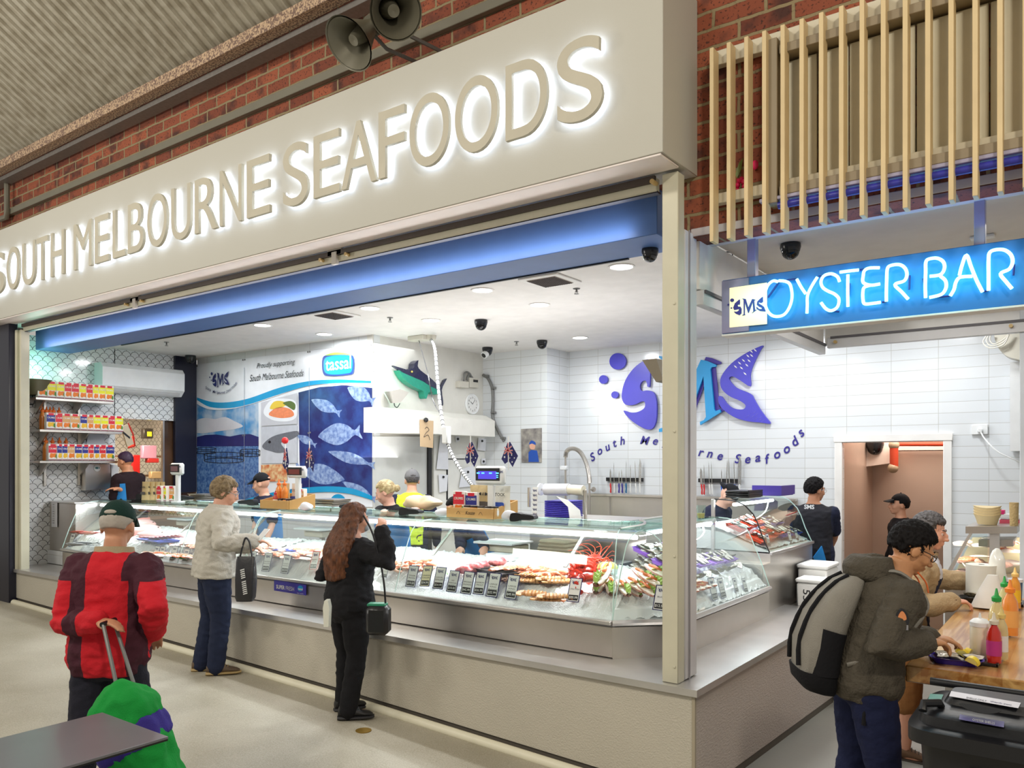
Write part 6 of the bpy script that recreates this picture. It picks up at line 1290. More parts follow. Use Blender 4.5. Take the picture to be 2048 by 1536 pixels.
# cream shuttered recess in the brick
wv = thing('wall_vent', (1.7, .26, 3.3), 'cream boarded vent panel in a box frame behind the timber slats', 'vent')
X0 = .35; fr = mat('vent_frame', (150, 136, 112), .5); bd = mat('vent_board', (206, 200, 178), .5)
part('frame', MB().box((X0 + .02, .208, 3.70), (.06, .124, .90), .003).box((X0 + 1.66, .21, 4.08), (3.2, .12, .05), .003).box((X0 + 1.66, .21, 3.31), (3.2, .12, .05), .003), fr, wv, True)
for i in range(16): part('board', MB().box((X0 + .16 + .16 * i, .242, 3.69), (.153, .02, .70), .004), bd, wv, True)
part('neon_tinted_conduit', MB().cyl((X0 + .05, .17, 3.235), (X0 + 3.0, .17, 3.235), .02), mat('conduit_neon_tint', (56, 58, 170), .3), wv, True)  # conduit with the neon's blue reflection painted into its colour
part('sill', MB().box((X0 + 1.5, .2, 3.275), (3.1, .1, .02), .003), mat('lilac_sill', (170, 166, 196), .4), wv, True)
lf = thing('hanging_flower', onY(1478, 335, .22), 'small pink plastic flower with leaves tucked behind the slats', 'flower')
mb = MB(); c = onY(1483, 372, .235)
for i in range(9): a = i * .7; mb.ball(c + V((.02 * math.cos(a), -.01, .045 * math.sin(a) - .01)), .016, 8, 5)
part('petals', mb, mat('flower_pink', (226, 30, 96), .5), lf, True); part('petals', MB().ball(onY(1510, 330, .235), (.02, .012, .028), 8, 5), MATS['flower_pink'], lf, True)
part('leaves', MB().prism([onY(x, y, .24) for x, y in ((1470, 350), (1478, 325), (1486, 316), (1482, 340), (1474, 356))], (0, .003, 0)), mat('leaf_olive', (112, 128, 56), .5), lf, True, smooth=0)
# neon sign
NY = .50; A = onY(1444.3, 561, NY); B = onY(1444.3, 669.4, NY); z1, z0, xl, xr = A.z, B.z, A.x, 1.62
ns = thing('neon_sign', ((xl + xr) / 2, NY, z0), 'long blue OYSTER BAR neon sign hanging over the bar', 'sign')
part('sign_case', MB().box(((xl + xr) / 2, NY + .045, (z0 + z1) / 2), (xr - xl, .09, z1 - z0), .004), mat('sign_back_blue', (46, 116, 186), .4), ns, True, smooth=0)
part('bottom_trim', MB().box(((xl + xr) / 2, NY + .04, z0 - .006), (xr - xl, .1, .012), .002), M_WHITE, ns, True)
part('lightbox_frame', MB().box((xl + .085, NY - .003, (z0 + z1) / 2), (.17, .012, z1 - z0 - .01), .003), mat('lilac_frame', (150, 144, 176), .4), ns, True)
lb = part('lightbox', MB().prism([onY(x, y, NY - .011) for x, y in ((1459, 576), (1534, 565), (1534, 648), (1459, 655))], (0, .002, 0)), mat('lightbox_glow', (250, 240, 200), .4, var=None, emit=(255, 238, 190), es=.45), ns, True, smooth=0)
mb = MB(); mini_logo(mb, onY(1499, 611, NY - .014), V((1, 0, 0)), V((0, 0, 1)), .135); part('logo', mb, mat('logo_dark_blue', (46, 40, 130), .4), ns, True, smooth=0)
neon = mat('neon_tube', (220, 255, 255), .4, var=None, emit=(120, 238, 255), es=4.5); dkt = mat('neon_blackout', (44, 36, 110), .5)
CN = lambda p: (1400 + p[0] / 3.1605, 440 + p[1] / 3.1605)
NEON = [('O', [[(492, 390), (460, 386), (425, 420), (408, 490), (420, 560), (450, 600), (490, 610), (535, 595), (568, 545), (582, 480), (570, 410), (540, 388), (498, 384)]]),
 ('Y', [[(612, 374), (640, 425), (668, 466)], [(742, 360), (705, 420), (680, 478), (678, 540), (676, 590)]]),
 ('S', [[(882, 390), (868, 358), (830, 340), (785, 352), (765, 388), (775, 425), (810, 450), (850, 468), (878, 500), (868, 550), (830, 573), (795, 560), (765, 522)]]),
 ('T', [[(884, 330), (945, 322), (1003, 316)], [(935, 345), (934, 400), (934, 470), (935, 548)]]),
 ('E', [[(1135, 302), (1070, 304), (1040, 320), (1032, 350), (1032, 395), (1080, 412), (1138, 404)], [(1080, 412), (1040, 425), (1030, 450), (1030, 500), (1042, 530), (1100, 526), (1142, 520)]]),
 ('R', [[(1178, 515), (1178, 450), (1180, 380), (1184, 310), (1205, 288), (1260, 282), (1296, 305), (1308, 345), (1290, 385), (1232, 408), (1275, 455), (1316, 500)]]),
 ('B', [[(1426, 492), (1424, 420), (1426, 330), (1428, 265), (1450, 246), (1500, 242), (1538, 265), (1545, 305), (1520, 345), (1452, 356)], [(1520, 355), (1552, 385), (1554, 430), (1525, 470), (1450, 490)]]),
 ('A', [[(1582, 480), (1605, 440), (1618, 392), (1645, 362), (1722, 356)], [(1640, 350), (1655, 290), (1684, 222), (1715, 300), (1750, 385), (1786, 455)]]),
 ('R', [[(1824, 446), (1824, 350), (1824, 250), (1832, 205), (1870, 188), (1925, 190), (1965, 220), (1976, 265), (1955, 310), (1900, 340), (1935, 390), (1972, 434)]])]
for ch, strokes in NEON:
    o = part('neon_letter', MB().tube(curve3([onY(*CN(p), NY - .045) for p in strokes[0]], 5), .0085, 8), neon, ns, True)
    for st_ in strokes[1:]: part('neon_stroke', MB().tube(curve3([onY(*CN(p), NY - .045) for p in st_], 5), .0085, 8), neon, o, True)
for a, b_ in (((500, 392), (430, 490)), ((545, 382), (610, 374)), ((750, 358), (830, 350)), ((1000, 320), (1040, 312)), ((1150, 520), (1180, 515)), ((1325, 350), (1322, 440)), ((1410, 370), (1424, 430)), ((1460, 490), (1580, 480)), ((1785, 452), (1826, 446)), ((1985, 280), (1980, 350)), ((800, 574), (880, 578)), ((945, 400), (940, 480))): part('blacked_out_tube', MB().tube([onY(*CN(a), NY - .02), onY(*CN(b_), NY - .02)], .006, 6), dkt, ns, True)
for i, x in enumerate((1505, 1960)): q = onY(x, 560, NY + .04); part('hanger', MB().box((q.x, NY + .045, (z1 + 3.2) / 2), (.05, .06, 3.2 - z1), .003), mat('hanger_lilac', (150, 146, 176), .35), ns, True)
for k in range(4): area('neon_lamp', (xl + .3 + .36 * k, NY - .12, (z0 + z1) / 2), (xl + .3 + .36 * k, NY + .1, (z0 + z1) / 2), .34, .12, .28, (.0, 1, .95))
o = area('neon_lamp', ((xl + xr) / 2, NY - .06, z1 + .05), ((xl + xr) / 2, .2, z1 + .6), 1.4, .1, 1.2, (.25, .3, 1))
hk = single('s_hook', MB().tube(curve3([onY(x, y, 1.0) for x, y in ((1447, 508), (1454, 504), (1465, 508), (1460, 522), (1452, 528), (1457, 533), (1464, 526))]), .004, 6), M_BLACK, 'thin black S-shaped hook hanging left of the sign post', 'hook')
# wooden bar
ZB = .85; XB, YB0, YB1 = 1.06, .011, 2.62
woodm = mat('bar_timber', (200, 152, 86), .28, coat=.4, bump=(8, .1, (8, 1, 1))); N, L, b = nodes(woodm)
tc = N.new('ShaderNodeTexCoord'); mp = N.new('ShaderNodeMapping'); mp.inputs['Scale'].default_value = (12, 1.0, 12); L.new(tc.outputs['Object'], mp.inputs[0])
n1 = N.new('ShaderNodeTexNoise'); n1.inputs['Scale'].default_value = 1.5; n1.inputs['Detail'].default_value = 8; n1.inputs['Distortion'].default_value = 1.2; L.new(mp.outputs[0], n1.inputs['Vector'])
sp = N.new('ShaderNodeSeparateXYZ'); L.new(tc.outputs['Object'], sp.inputs[0]); pl = math_node(N, L, 'FLOOR', math_node(N, L, 'MULTIPLY', sp.outputs[0], 9)); wn = N.new('ShaderNodeTexWhiteNoise'); wn.noise_dimensions = '1D'; L.new(pl, wn.inputs['W'])
f_ = math_node(N, L, 'ADD', math_node(N, L, 'MULTIPLY', n1.outputs[0], .75), math_node(N, L, 'MULTIPLY', wn.outputs[0], .3))
cr = N.new('ShaderNodeValToRGB'); cr.color_ramp.elements[0].position = .3; cr.color_ramp.elements[1].position = .72; cr.color_ramp.elements[0].color = (*lin((150, 96, 44)), 1); cr.color_ramp.elements[1].color = (*lin((226, 184, 118)), 1); L.new(f_, cr.inputs[0]); L.new(cr.outputs[0], b.inputs['Base Color'])
br = thing('oyster_bar', (XB + .4, 1.3, floor_z(1.5, 1)), 'thick golden timber bar bench in the oyster bar', 'bench')
part('benchtop', MB().box((XB + .42, (YB0 + YB1) / 2, ZB - .04), (.84, YB1 - YB0, .08), .006), woodm, br, True)
part('front_panel', MB().box((XB + .48, (YB0 + YB1) / 2 + .1, .31), (.5, YB1 - YB0 - .3, .92)), mat('bar_panel_tan', (150, 110, 70), .6), br, True)
# recessed steel condiment wells
for i, (a, b2) in enumerate((((1904, 1305), (1996, 1336)), ((1990, 1235), (2022, 1268)), ((2010, 1186), (2046, 1215)))):
    q = onZ(*b2, ZB); t = single('condiment_tray', MB().box((q.x - .09, q.y + .15, ZB + .004), (.18, .3, .006), .002).box((q.x - .09, q.y + .006, ZB + .009), (.18, .012, .014), .002).box((q.x - .004, q.y + .15, ZB + .011), (.01, .3, .018), .002), mat('tray_dark_steel', (70, 68, 70), .2, 1), ('nearest', 'middle', 'farthest')[i] + ' dark steel condiment tray set on the timber bar', 'tray', 'condiment trays on the bar')
# bottles
def onB(x, y): return onZ(x, y, ZB + .012)
def sauce(col, cap, nm, h, r_, lab, x, y, label, cat='bottle', M=None):
    pr = proto(bottle_fn(col, cap, h, r_, nm, lab)); return put(pr, onB(x, y), 0, 0, 0, 1, label, cat)
mb_ = thing('mayo_jar', onB(1960, 1312), 'white squeeze jar of mayonnaise at the near end of the bar', 'jar'); 
part('jar_body', MB().lathe([(0, 0), (.042, .002), (.045, .01), (.045, .145), (.04, .155), (0, .155)], n=22), mat('mayo', (232, 222, 196), .25, coat=.5), mb_); part('lid', MB().lathe([(0, .15), (.046, .15), (.046, .17), (.03, .185), (.008, .19), (.003, .215), (0, .215)], n=20), M_WPLAST, mb_)
sauce((196, 40, 28), (220, 210, 190), 'tomato', .24, .032, (190, 50, 130), 1988, 1325, 'red tomato sauce bottle with a purple label behind the white jar')
sauce((216, 196, 140), (226, 200, 120), 'vinegar', .26, .028, (236, 236, 236), 2003, 1318, 'pale vinegar bottle with white barcode label right of the red sauce')
sauce((236, 214, 150), (40, 160, 70), 'sriracha', .30, .036, (246, 190, 30), 1993, 1290, 'clear-shouldered sauce bottle with green nozzle and yellow label')
sauce((240, 148, 60), (246, 140, 50), 'buffalo', .31, .04, (240, 176, 100), 2020, 1270, 'big orange sauce bottle with an orange cap on the middle tray')
sauce((206, 200, 140), (40, 160, 70), 'jalapeno', .28, .034, None, 2009, 1245, 'pale green sauce bottle with green nozzle behind the orange one')
sauce((226, 150, 40), (240, 200, 120), 'hotsauce', .27, .033, (240, 190, 40), 2030, 1216, 'amber sauce bottle with yellow label near the right edge')
# napkin roll, flour bag, tub
single('paper_roll', MB().lathe([(.02, 0), (.1, 0), (.1, .24), (.02, .24)], onB(1963, 1196), 24), mat('roll_white', (226, 224, 214), .8), 'large white paper towel roll standing at the far end of the bar', 'paper roll')
lump('plastic_bag', onB(1995, 1198), (.06, .05, .17), mat('bag_clear', (228, 228, 220), .2, coat=.5), 'crumpled clear plastic bag beside the paper roll', 'bag', .25, 14)
w_ = single('rice_cake_stack', MB().loft([[onB(1975, 1215) + V((.03 * t + r_ * math.cos(a), .0 + r_ * .5 * math.sin(a), .22 * t)) for a in [2 * PI * j / 14 for j in range(14)]] for t, r_ in ((0, .10), (.5, .07), (1, .03))]), mat('napkin', (232, 232, 228), .7), 'leaning wad of white napkins on the far bar end', 'napkins')
jt = thing('sauce_tub', onB(2026, 1205) + V((.0, .12, 0)), 'white and blue labelled tub with a red lid near the right edge', 'tub'); part('tub_body', MB().lathe([(0, 0), (.045, 0), (.05, .13), (0, .13)], n=18), mat('tub_label', (50, 90, 130), .4), jt); part('lid', MB().lathe([(0, .13), (.054, .13), (.054, .15), (0, .15)], n=18), mat('tub_lid', (232, 232, 236), .4), jt)
# near oyster plate with lemons, and the black one
def onBt(x, y, dz=0): return onZ(x, y, ZB + .001 + dz)
o = thing('takeaway_tray', onBt(1912, 1326), 'purple plastic tray of oysters and lemon wedges on the near bar corner', 'tray', None, .15)
R4 = lambda a, b_, z: [V((x, y, z)) for x, y in smooth_poly([(-a, -b_), (a, -b_), (a, b_), (-a, b_)], 4)]
R5 = lambda a, b_, z: [V((a * (abs(math.cos(t)) ** .5) * (1 if math.cos(t) > 0 else -1), b_ * (abs(math.sin(t)) ** .5) * (1 if math.sin(t) > 0 else -1), z)) for t in [2 * PI * j / 24 for j in range(24)]]
part('tray_shell', MB().loft([R5(.095, .055, 0), R5(.115, .072, .03), R5(.12, .077, .03), R5(.112, .07, .026), R5(.09, .052, .005)]), mat('tray_purple', (58, 44, 160), .25, coat=.4), o)
for i, (dx, dy, r_) in enumerate(((-.05, .01, .3), (.0, -.015, 1.8), (.07, .02, .8))): put(oys, o.location + V((dx, dy, .03)), r_, .3, 0, 1.1, 'opened oyster in the purple tray on the near bar corner, ' + nth(i, 3), 'oyster', 'oysters in the purple tray')
def wedge_fn():
    r = root('lemon_wedge'); P = [V((.03 * math.cos(a), 0, .03 * math.sin(a))) for a in [PI * j / 10 for j in range(11)]]
    part('rind', MB().loft([[V((p.x, -.012, p.z)) for p in P], [V((p.x * 1.02, 0, p.z * 1.02)) for p in P], [V((p.x, .012, p.z)) for p in P]]), LEM, r); part('pulp', MB().prism([V((p.x * .86, -.0128, p.z * .86 + .002)) for p in P], (0, .0256, 0)), LEMI, r); return r
wg = proto(wedge_fn)
for i, (x, y, r_, rr) in enumerate(((1921, 1309, .4, .6), (1935, 1308, 1.2, -.5), (1945, 1325, -.3, .3))): put(wg, onBt(x, y, .03), r_, .3, rr, 1.0, 'lemon wedge in the purple tray on the near bar corner, ' + nth(i, 3), 'lemon', 'lemon wedges in the purple tray')
o = thing('takeaway_tray', onBt(1965, 1205), 'black plastic tray of large oysters in front of the fleece-coated diner', 'tray', None, .1)
part('tray_shell', MB().loft([R5(.12, .07, 0), R5(.14, .085, .035), R5(.146, .09, .035), R5(.137, .083, .03), R5(.11, .065, .006)]), M_BLACK, o)
for i, (dx, dy) in enumerate(((-.06, .0), (.06, .0), (.0, .04))): put(oys, o.location + V((dx, dy, .05)), .2 * i, -.15, 0, 1.5, 'large opened oyster in the black tray on the bar, ' + nth(i, 3), 'oyster', 'oysters in the black tray')
put(wg, o.location + V((.08, .05, .06)), .5, 0, 0, 1.1, 'lemon wedge at the back of the black tray', 'lemon')
single('paper_napkin', MB().prism([onBt(x, y, .002 + .001 * i) for i, (x, y) in enumerate(((1848, 1298), (1880, 1290), (1900, 1304), (1870, 1322), (1862, 1316)))], (0, 0, .003)), mat('napkin_tan', (210, 186, 150), .8), 'tan paper napkin under the backpacker hands on the bar', 'napkin', smooth=0)
# wheelie bin
bl = mat('bin_black', (26, 27, 31), .38, bump=(30, .1)); bz = .80
bn = thing('wheelie_bin', (1.52, -.66, floor_z(1.5, -.7)), 'black wheelie bin with a slotted oyster-shell lid by the bar', 'bin', None, 0)
x0, x1, y0, y1 = 1.19, 1.80, -.80, -.29
def rr(x0, x1, y0, y1, z, k=4): cx, cy, a, b_ = (x0 + x1) / 2, (y0 + y1) / 2, (x1 - x0) / 2, (y1 - y0) / 2; return [V((cx + a * math.copysign(abs(math.cos(t)) ** .35, math.cos(t)), cy + b_ * math.copysign(abs(math.sin(t)) ** .35, math.sin(t)), z)) for t in [2 * PI * (j + .5) / 32 for j in range(32)]]
part('bin_body', MB().loft([rr(x0 + .09, x1 - .09, y0 + .12, y1 - .05, -.15), rr(x0 + .04, x1 - .04, y0 + .05, y1 - .02, bz - .07), rr(x0, x1, y0, y1, bz - .065), rr(x0, x1, y0, y1, bz - .01), rr(x0 + .02, x1 - .02, y0 + .02, y1 - .02, bz)]), bl, bn, True)
lo_ = part('lid', MB().loft([rr(x0 + .035, x1 - .035, y0 + .05, y1 - .01, bz), rr(x0 + .04, x1 - .04, y0 + .055, y1 - .02, bz + .035), rr(x0 + .06, x1 - .06, y0 + .08, y1 - .05, bz + .05), rr(x0 + .11, x1 - .10, y0 + .20, y1 - .09, bz + .055), rr(x0 + .13, x1 - .12, y0 + .22, y1 - .11, bz + .085)]), bl, bn, True)
def onL(x, y, z): return onZ(x, y, z)
zt = bz + .086
part('slot', MB().prism([onL(*(1780 + x / 7.64, 1340 + y / 7.64), zt + .001) for x, y in smooth_poly([(1055, 512), (1200, 522), (1400, 560), (1600, 600), (1702, 628), (1600, 665), (1450, 672), (1280, 640), (1120, 575)], 3)], (0, 0, .001)), mat('slot_black', (3, 3, 4), .9, var=None), lo_, True, smooth=0)
def sticker(P, z, col, nm, txts=()):
    o_ = part('sticker', MB().prism([onL(1780 + x / 7.64, 1340 + y / 7.64, z) for x, y in P], (0, 0, .0012)), mat(nm, col, .4), lo_, True, smooth=0)
    c = [onL(1780 + x / 7.64, 1340 + y / 7.64, z + .0018) for x, y in P]; ux = (c[1] - c[0]); uy = (c[3] - c[0]); nz_ = ux.cross(uy).normalized()
    for (a, b2, wd, ht, s_, m_) in txts: part('sticker_print', put_text(MB(), s_, c[0] + ux * a + uy * b2 + V((0, 0, .0006)), ux.normalized(), uy.normalized(), ux.length * wd, uy.length * ht, bold=.01), m_, lo_, True, smooth=0)
    return o_
sticker([(560, 505), (755, 530), (815, 378), (615, 366)], bz + .058, (72, 150, 136), 'sticker_teal', ((.08, .1, .4, .3, 'RECYCLE', M_WPLAST),))
sticker([(905, 400), (1960, 585), (2000, 505), (935, 325)], zt + .001, (226, 226, 236), 'sticker_white', ((.25, .15, .3, .3, 'SHELLS ONLY', inkb), (.6, .2, .3, .3, 'thank you', ink)))
sticker([(1055, 755), (1740, 878), (1748, 792), (1068, 680)], bz + .053, (96, 92, 150), 'sticker_lilac', ((.3, .2, .5, .45, 'OYSTER SHELLS', M_WPLAST),))
for sx, px_ in (('left', x0 + .06), ('right', x1 - .06)): part('lid_handle', MB().tube([(px_, y0 + .07, bz + .05), (px_ + (.0), y0 + .09, bz + .075), (px_ + .05, y0 + .13, bz + .075), (px_ + .05, y0 + .16, bz + .055)], .016, 8), bl, bn, True)
part('hinge_bar', MB().cyl((x0 + .02, y1 + .015, bz + .06), (x1 + .02, y1 + .015, bz + .06), .017), bl, bn, True)
part('front_plate', MB().prism([V((x0 + .22, y0 + .04 - .0, .2)), V((x0 + .55, y0 + .04, .2)), V((x0 + .55, y0 + .035, bz - .14)), V((x0 + .22, y0 + .035, bz - .14))], (0, -.004, 0)), mat('plate_purple', (64, 50, 120), .4), bn, True, smooth=0)
for xx in (x0 + .1, x1 - .1): part('wheel', MB().cyl((xx - .03, y1 - .02, floor_z(1.5, -.3) + .09), (xx + .03, y1 - .02, floor_z(1.5, -.3) + .09), .09, n=20), M_BLACK, bn, True)
# slanted display counter behind the bar opening
YD = 3.35
dc = thing('bar_display_counter', onY(1975, 1240, YD), 'steel display counter with slanted glass behind the far end of the bar', 'display case')
part('top_shelf', MB().prism([onY(x, y, YD) for x, y in ((1931, 1053), (2034, 1053), (2034, 1067), (1931, 1067))], (0, .9, 0)), M_STEEL, dc, True, smooth=0)
part('centre_post', MB().prism([onY(x, y, YD + .02) for x, y in ((1979, 1067), (1999, 1067), (1999, 1150), (1979, 1150))], (0, .06, 0)), M_STEEL2, dc, True, smooth=0)
part('slanted_frame', MB().prism([onY(x, y, YD) for x, y in ((1938, 1067), (1944, 1067), (1899, 1148), (1893, 1144))], (0, .05, 0)), M_STEEL2, dc, True, smooth=0)
part('slanted_glass', MB().prism([onY(x, y, YD + .02) for x, y in ((1943, 1068), (1975, 1068), (1975, 1160), (1898, 1160))], (0, .006, 0)), M_GLASS, dc, True, smooth=0)
part('under_shelf', MB().prism([onY(x, y, YD + .1) for x, y in ((1957, 1080), (2026, 1080), (2026, 1093), (1957, 1093))], (0, .4, 0)), M_STEEL, dc, True, smooth=0)
part('cabinet_base', MB().prism([onY(x, y, YD + .02) for x, y in ((1890, 1168), (2040, 1160), (2040, 1400), (1890, 1400))], (0, .8, 0)), M_STEEL, dc, True, smooth=0)
fdm = mat('sashimi_mix', (240, 190, 150), .35, var=(26, .2, (250, 232, 190)))
rn = random.Random(9)
for i in range(34):
    q = onY(rn.uniform(1915, 2030), rn.uniform(1085, 1165), YD + .35 + rn.uniform(0, .2)); 
    if i == 0: pl0 = put(fil_w, q, .4, 0, 0, 1, 'pale fish piece in the slanted counter behind the bar', 'fish fillet', 'fish pieces in the slanted counter')
    else: put((fil_w, fil_s, fil_p)[i % 3], q, rn.uniform(0, 3), rn.uniform(.3, 1), 0, .8, ('pale', 'orange', 'pink')[i % 3] + ' fish piece in the slanted counter behind the bar', 'fish fillet', 'fish pieces in the slanted counter')
part('sloped_deck', MB().prism([onY(x, y, YD + .62) for x, y in ((1900, 1165), (2040, 1160), (2040, 1075), (1945, 1075))], (0, .03, 0)), mat('deck_warm', (246, 232, 196), .5), dc, True, smooth=0)
area('counter_lamp', onY(1985, 1080, YD + .3), onY(1975, 1150, YD + .4), .6, .1, 5, (1, .93, .75))
zt_ = onY(1980, 1053, YD).z + .002
for i in range(4): single('serving_boat', MB().loft([[V((-.09 * (1 + k) + .0, 0, 0)) * 0 + V((onY(1972, 1050, YD + .1).x + (.07 + .035 * k) * math.cos(a), YD + .2 + (.045 + .02 * k) * math.sin(a), zt_ + .022 * i + .075 * k + (.02 * abs(math.cos(a)) ** 2 if k else 0))) for a in [2 * PI * j / 16 for j in range(16)]] for k in (0, .5, 1)], cap=True), mat('boat_wood', (226, 204, 156), .6), 'pale wooden serving boat on the steel shelf, %s from the bottom' % ORD[i], 'bowl', 'stacked wooden serving boats')
for i, (a, b2, c_, nm) in enumerate(((1960, 1018, (226, 44, 120), 'pink'), (1995, 1026, (240, 240, 240), 'white'), (2010, 1038, (220, 90, 110), 'rose'))): q = onY(a + 20, b2 + 6, YD + .5); single('stationery', MB().box((q.x, YD + .5, q.z), (.22, .12, .04), .004), mat('stat_' + nm, c_, .5), nm + ' folder among the papers on the steel shelf at right', 'folder')
single('chopstick_bundle', MB().cyl(onY(2028, 1053, YD + .1), onY(2028, 1005, YD + .1), .03, .034, 12), mat('straw', (196, 168, 116), .8, bump=(60, 1)), 'woven straw holder of sticks at the right end of the steel shelf', 'holder')
# white foam boxes by the raised case
for i, (P, zz) in enumerate((((1596, 1126, 1640, 1236), 3.35), ((1612, 1144, 1700, 1240), 3.2))):
    a, b2 = onX(P[0], P[1], -.30 + .15 * i), onX(P[2], P[3], -.30 + .15 * i)
foam = mat('foam_white', (242, 242, 240), .7, bump=(120, .2))
q = onX(1600, 1235, -.36); f1 = thing('foam_box', (-.2, 3.5, q.z), 'tall white foam box standing against the raised case pedestal', 'box'); part('box_body', MB().box((-.30, 3.55, .70), (.26, .40, .30), .015), foam, f1, True); part('box_lid', MB().box((-.30, 3.55, .87), (.28, .42, .04), .012), foam, f1, True)
f2 = thing('foam_box', (.1, 3.3, .5), 'lower white foam box with black marker writing beside the backpack', 'box'); part('box_body', MB().box((-.13, 3.19, .645), (.46, .24, .22), .015), foam, f2, True); part('box_lid', MB().box((-.13, 3.19, .775), (.48, .26, .04), .012), foam, f2, True)
part('marker_writing', put_text(MB(), '55', (-.30, 3.066, .70), (0, 0, -1), (1, 0, 0), .10, .06), inkb, f2, True, smooth=0)
single('foam_box_stand', MB().box((-.17, 3.42, .15), (.56, .7, .76), .01), M_STEEL, 'low steel stand under the white foam boxes', 'stand')
# stacked crates on the raised case
zc = EP[-1].z + .005
for i in range(3): single('produce_crate', MB().box((-.72, 3.55, zc + .02 + .03 * i), (.26, .4, .026), .004).box((-.72, 3.35, zc + .03 + .03 * i), (.28, .015, .03)).box((-.585, 3.55, zc + .03 + .03 * i), (.015, .42, .03)), mat('crate_purple', (66, 52, 150), .4), 'stacked purple plastic tray on the raised case, %s of three' % ('bottom', 'middle', 'top')[i], 'tray', 'purple trays on the raised case')
for i in range(3): single('black_punnet', MB().box((-.80, 2.95, zc + .014 + .022 * i), (.22, .34, .02), .006).box((-.69, 2.95, zc + .02 + .022 * i), (.012, .36, .02)), M_BLACK, 'black plastic punnet on the raised case, %s of the stack' % ('bottom', 'middle', 'top')[i], 'tray', 'black punnets on the raised case')
cu = thing('plastic_cup', (-.9, 2.15, ZT + .005), 'clear plastic cup of sauce on the side case beside the corner post', 'cup'); cu.location = onZ(1402, 1037, ZT + .005); part('cup', MB().lathe([(0, 0), (.028, 0), (.04, .11), (.038, .11), (.027, .004), (0, .004)], n=18), M_GLASS, cu); part('sauce', MB().lathe([(0, .005), (.027, .005), (.032, .045), (0, .045)], n=16), mat('sauce_pale', (200, 190, 120), .3), cu)
# blue box stack, paper rolls and sack stand behind the case
def zc_at(x, y, d): return onD(x, y, d)
q0 = onY(1086, 1034, 1.75); q1 = onY(1133, 1034, 1.75); q2 = onY(1086, 1001, 1.75)
for i in range(9): single('blue_tray', MB().box(((q0.x + q1.x) / 2, 1.9, q0.z + (q2.z - q0.z) * (i + .5) / 9), (q1.x - q0.x, .26, (q2.z - q0.z) / 9 * .86), .004), mat('tray_stack_blue', (58, 48, 176), .4), 'deep blue plastic tray in the stack behind the case top, %s from the bottom' % ORD[i], 'tray', 'stacked deep blue trays')
single('back_bench', MB().box((-1.85, 2.05, q0.z - .03), (1.3, .6, .05), .004).box((-1.85, 2.1, q0.z - .5), (1.2, .45, .9), .004), M_STEEL, 'steel work bench behind the corner case carrying the blue trays', 'bench', smooth=0)
rh = thing('roll_holder', (q0.x + .3, 1.8, q0.z), 'steel stand holding a white plastic bag roll and a paper roll behind the case', 'roll holder')
ra = [onY(x, y, 1.8) for x, y in ((1091, 979), (1138, 979), (1167, 981))]
part('bag_roll', MB().cyl(ra[0], ra[1], .052, n=20), mat('roll_bluewhite', (230, 232, 240), .4), rh, True); part('paper_roll', MB().cyl(ra[1], ra[2], .045, n=20), mat('roll_cream', (238, 232, 212), .7), rh, True); part('end_disc', MB().cyl(ra[0] - V((.06, 0, 0)), ra[0] - V((.045, 0, 0)), .055, n=22), M_WPLAST, rh, True)
part('spindle', MB().cyl(ra[0] - V((.07, 0, 0)), ra[2] + V((.03, 0, 0)), .008), M_STEEL, rh, True); part('upright', MB().cyl(ra[2] + V((.02, 0, 0)), onY(1171, 1044, 1.8), .014), M_STEEL, rh, True); part('upright', MB().cyl(onY(1058, 975, 1.8), onY(1058, 1014, 1.8), .014), M_STEEL, rh, True)
part('hanging_sheet', MB().loft([[onY(x, y, 1.72) for x, y in ((1112, 992), (1136, 1000))], [onY(x, y, 1.70) for x, y in ((1136, 1014), (1160, 1020))], [onY(x, y, 1.68) for x, y in ((1140, 1043), (1164, 1043))]], cap=False, closed=False), M_WPLAST, rh, True)
lbl = thing('label_strip', onY(1070, 1034, 1.7), 'long white strip printed with repeated blue fish logos', 'label'); part('strip', MB().prism([onY(x, y, 1.7) for x, y in ((1065, 974), (1076, 974), (1074, 1033), (1063, 1033))], (0, .002, 0)), M_WPLAST, lbl, True, smooth=0)
mb = MB()
for i in range(6): mini_logo(mb, onY(1070, 981 + i * 9.5, 1.697), V((1, 0, 0)), V((0, 0, 1)), .028)
part('printed_logo', mb, ink, lbl, True, smooth=0)
# scales inside the cases (white platforms on steel necks), cloth pile, tongs
def bench_scale(px, py, lab):
    c = onY(px, py, 1.40); t = thing('bench_scale', (c.x, 1.42, c.z - .25), lab, 'scale', 'white platform scales behind the glass')
    part('platform', MB().box((c.x, 1.45, c.z), (.42, .34, .02), .005), M_WPLAST, t, True); part('scale_body', MB().box((c.x + .03, 1.47, c.z - .05), (.30, .24, .06), .006), mat('scale_body', (220, 212, 190), .4), t, True); part('neck', MB().box((c.x, 1.5, c.z - .2), (.04, .05, .26), .004), M_STEEL, t, True)
bench_scale(630, 1058, 'white platform scale seen through the middle glass left of the black-clad shopper'); bench_scale(1000, 1085, 'white platform scale seen through the glass below the right crate'); bench_scale(370, 1038, 'white platform scale seen through the glass left of the grey jacket')
for i in range(5): q = onY(1110, 1112 - i * 7, 1.42); single('folded_cloth', MB().box((q.x, 1.5, q.z), (.36 - .02 * i, .26, .036), .016), mat('cloth_beige', (176, 164, 140), .9, bump=(60, .6)), 'folded beige cloth in the pile behind the glass, %s from the bottom' % ORD[i], 'cloth', 'pile of folded beige cloths')
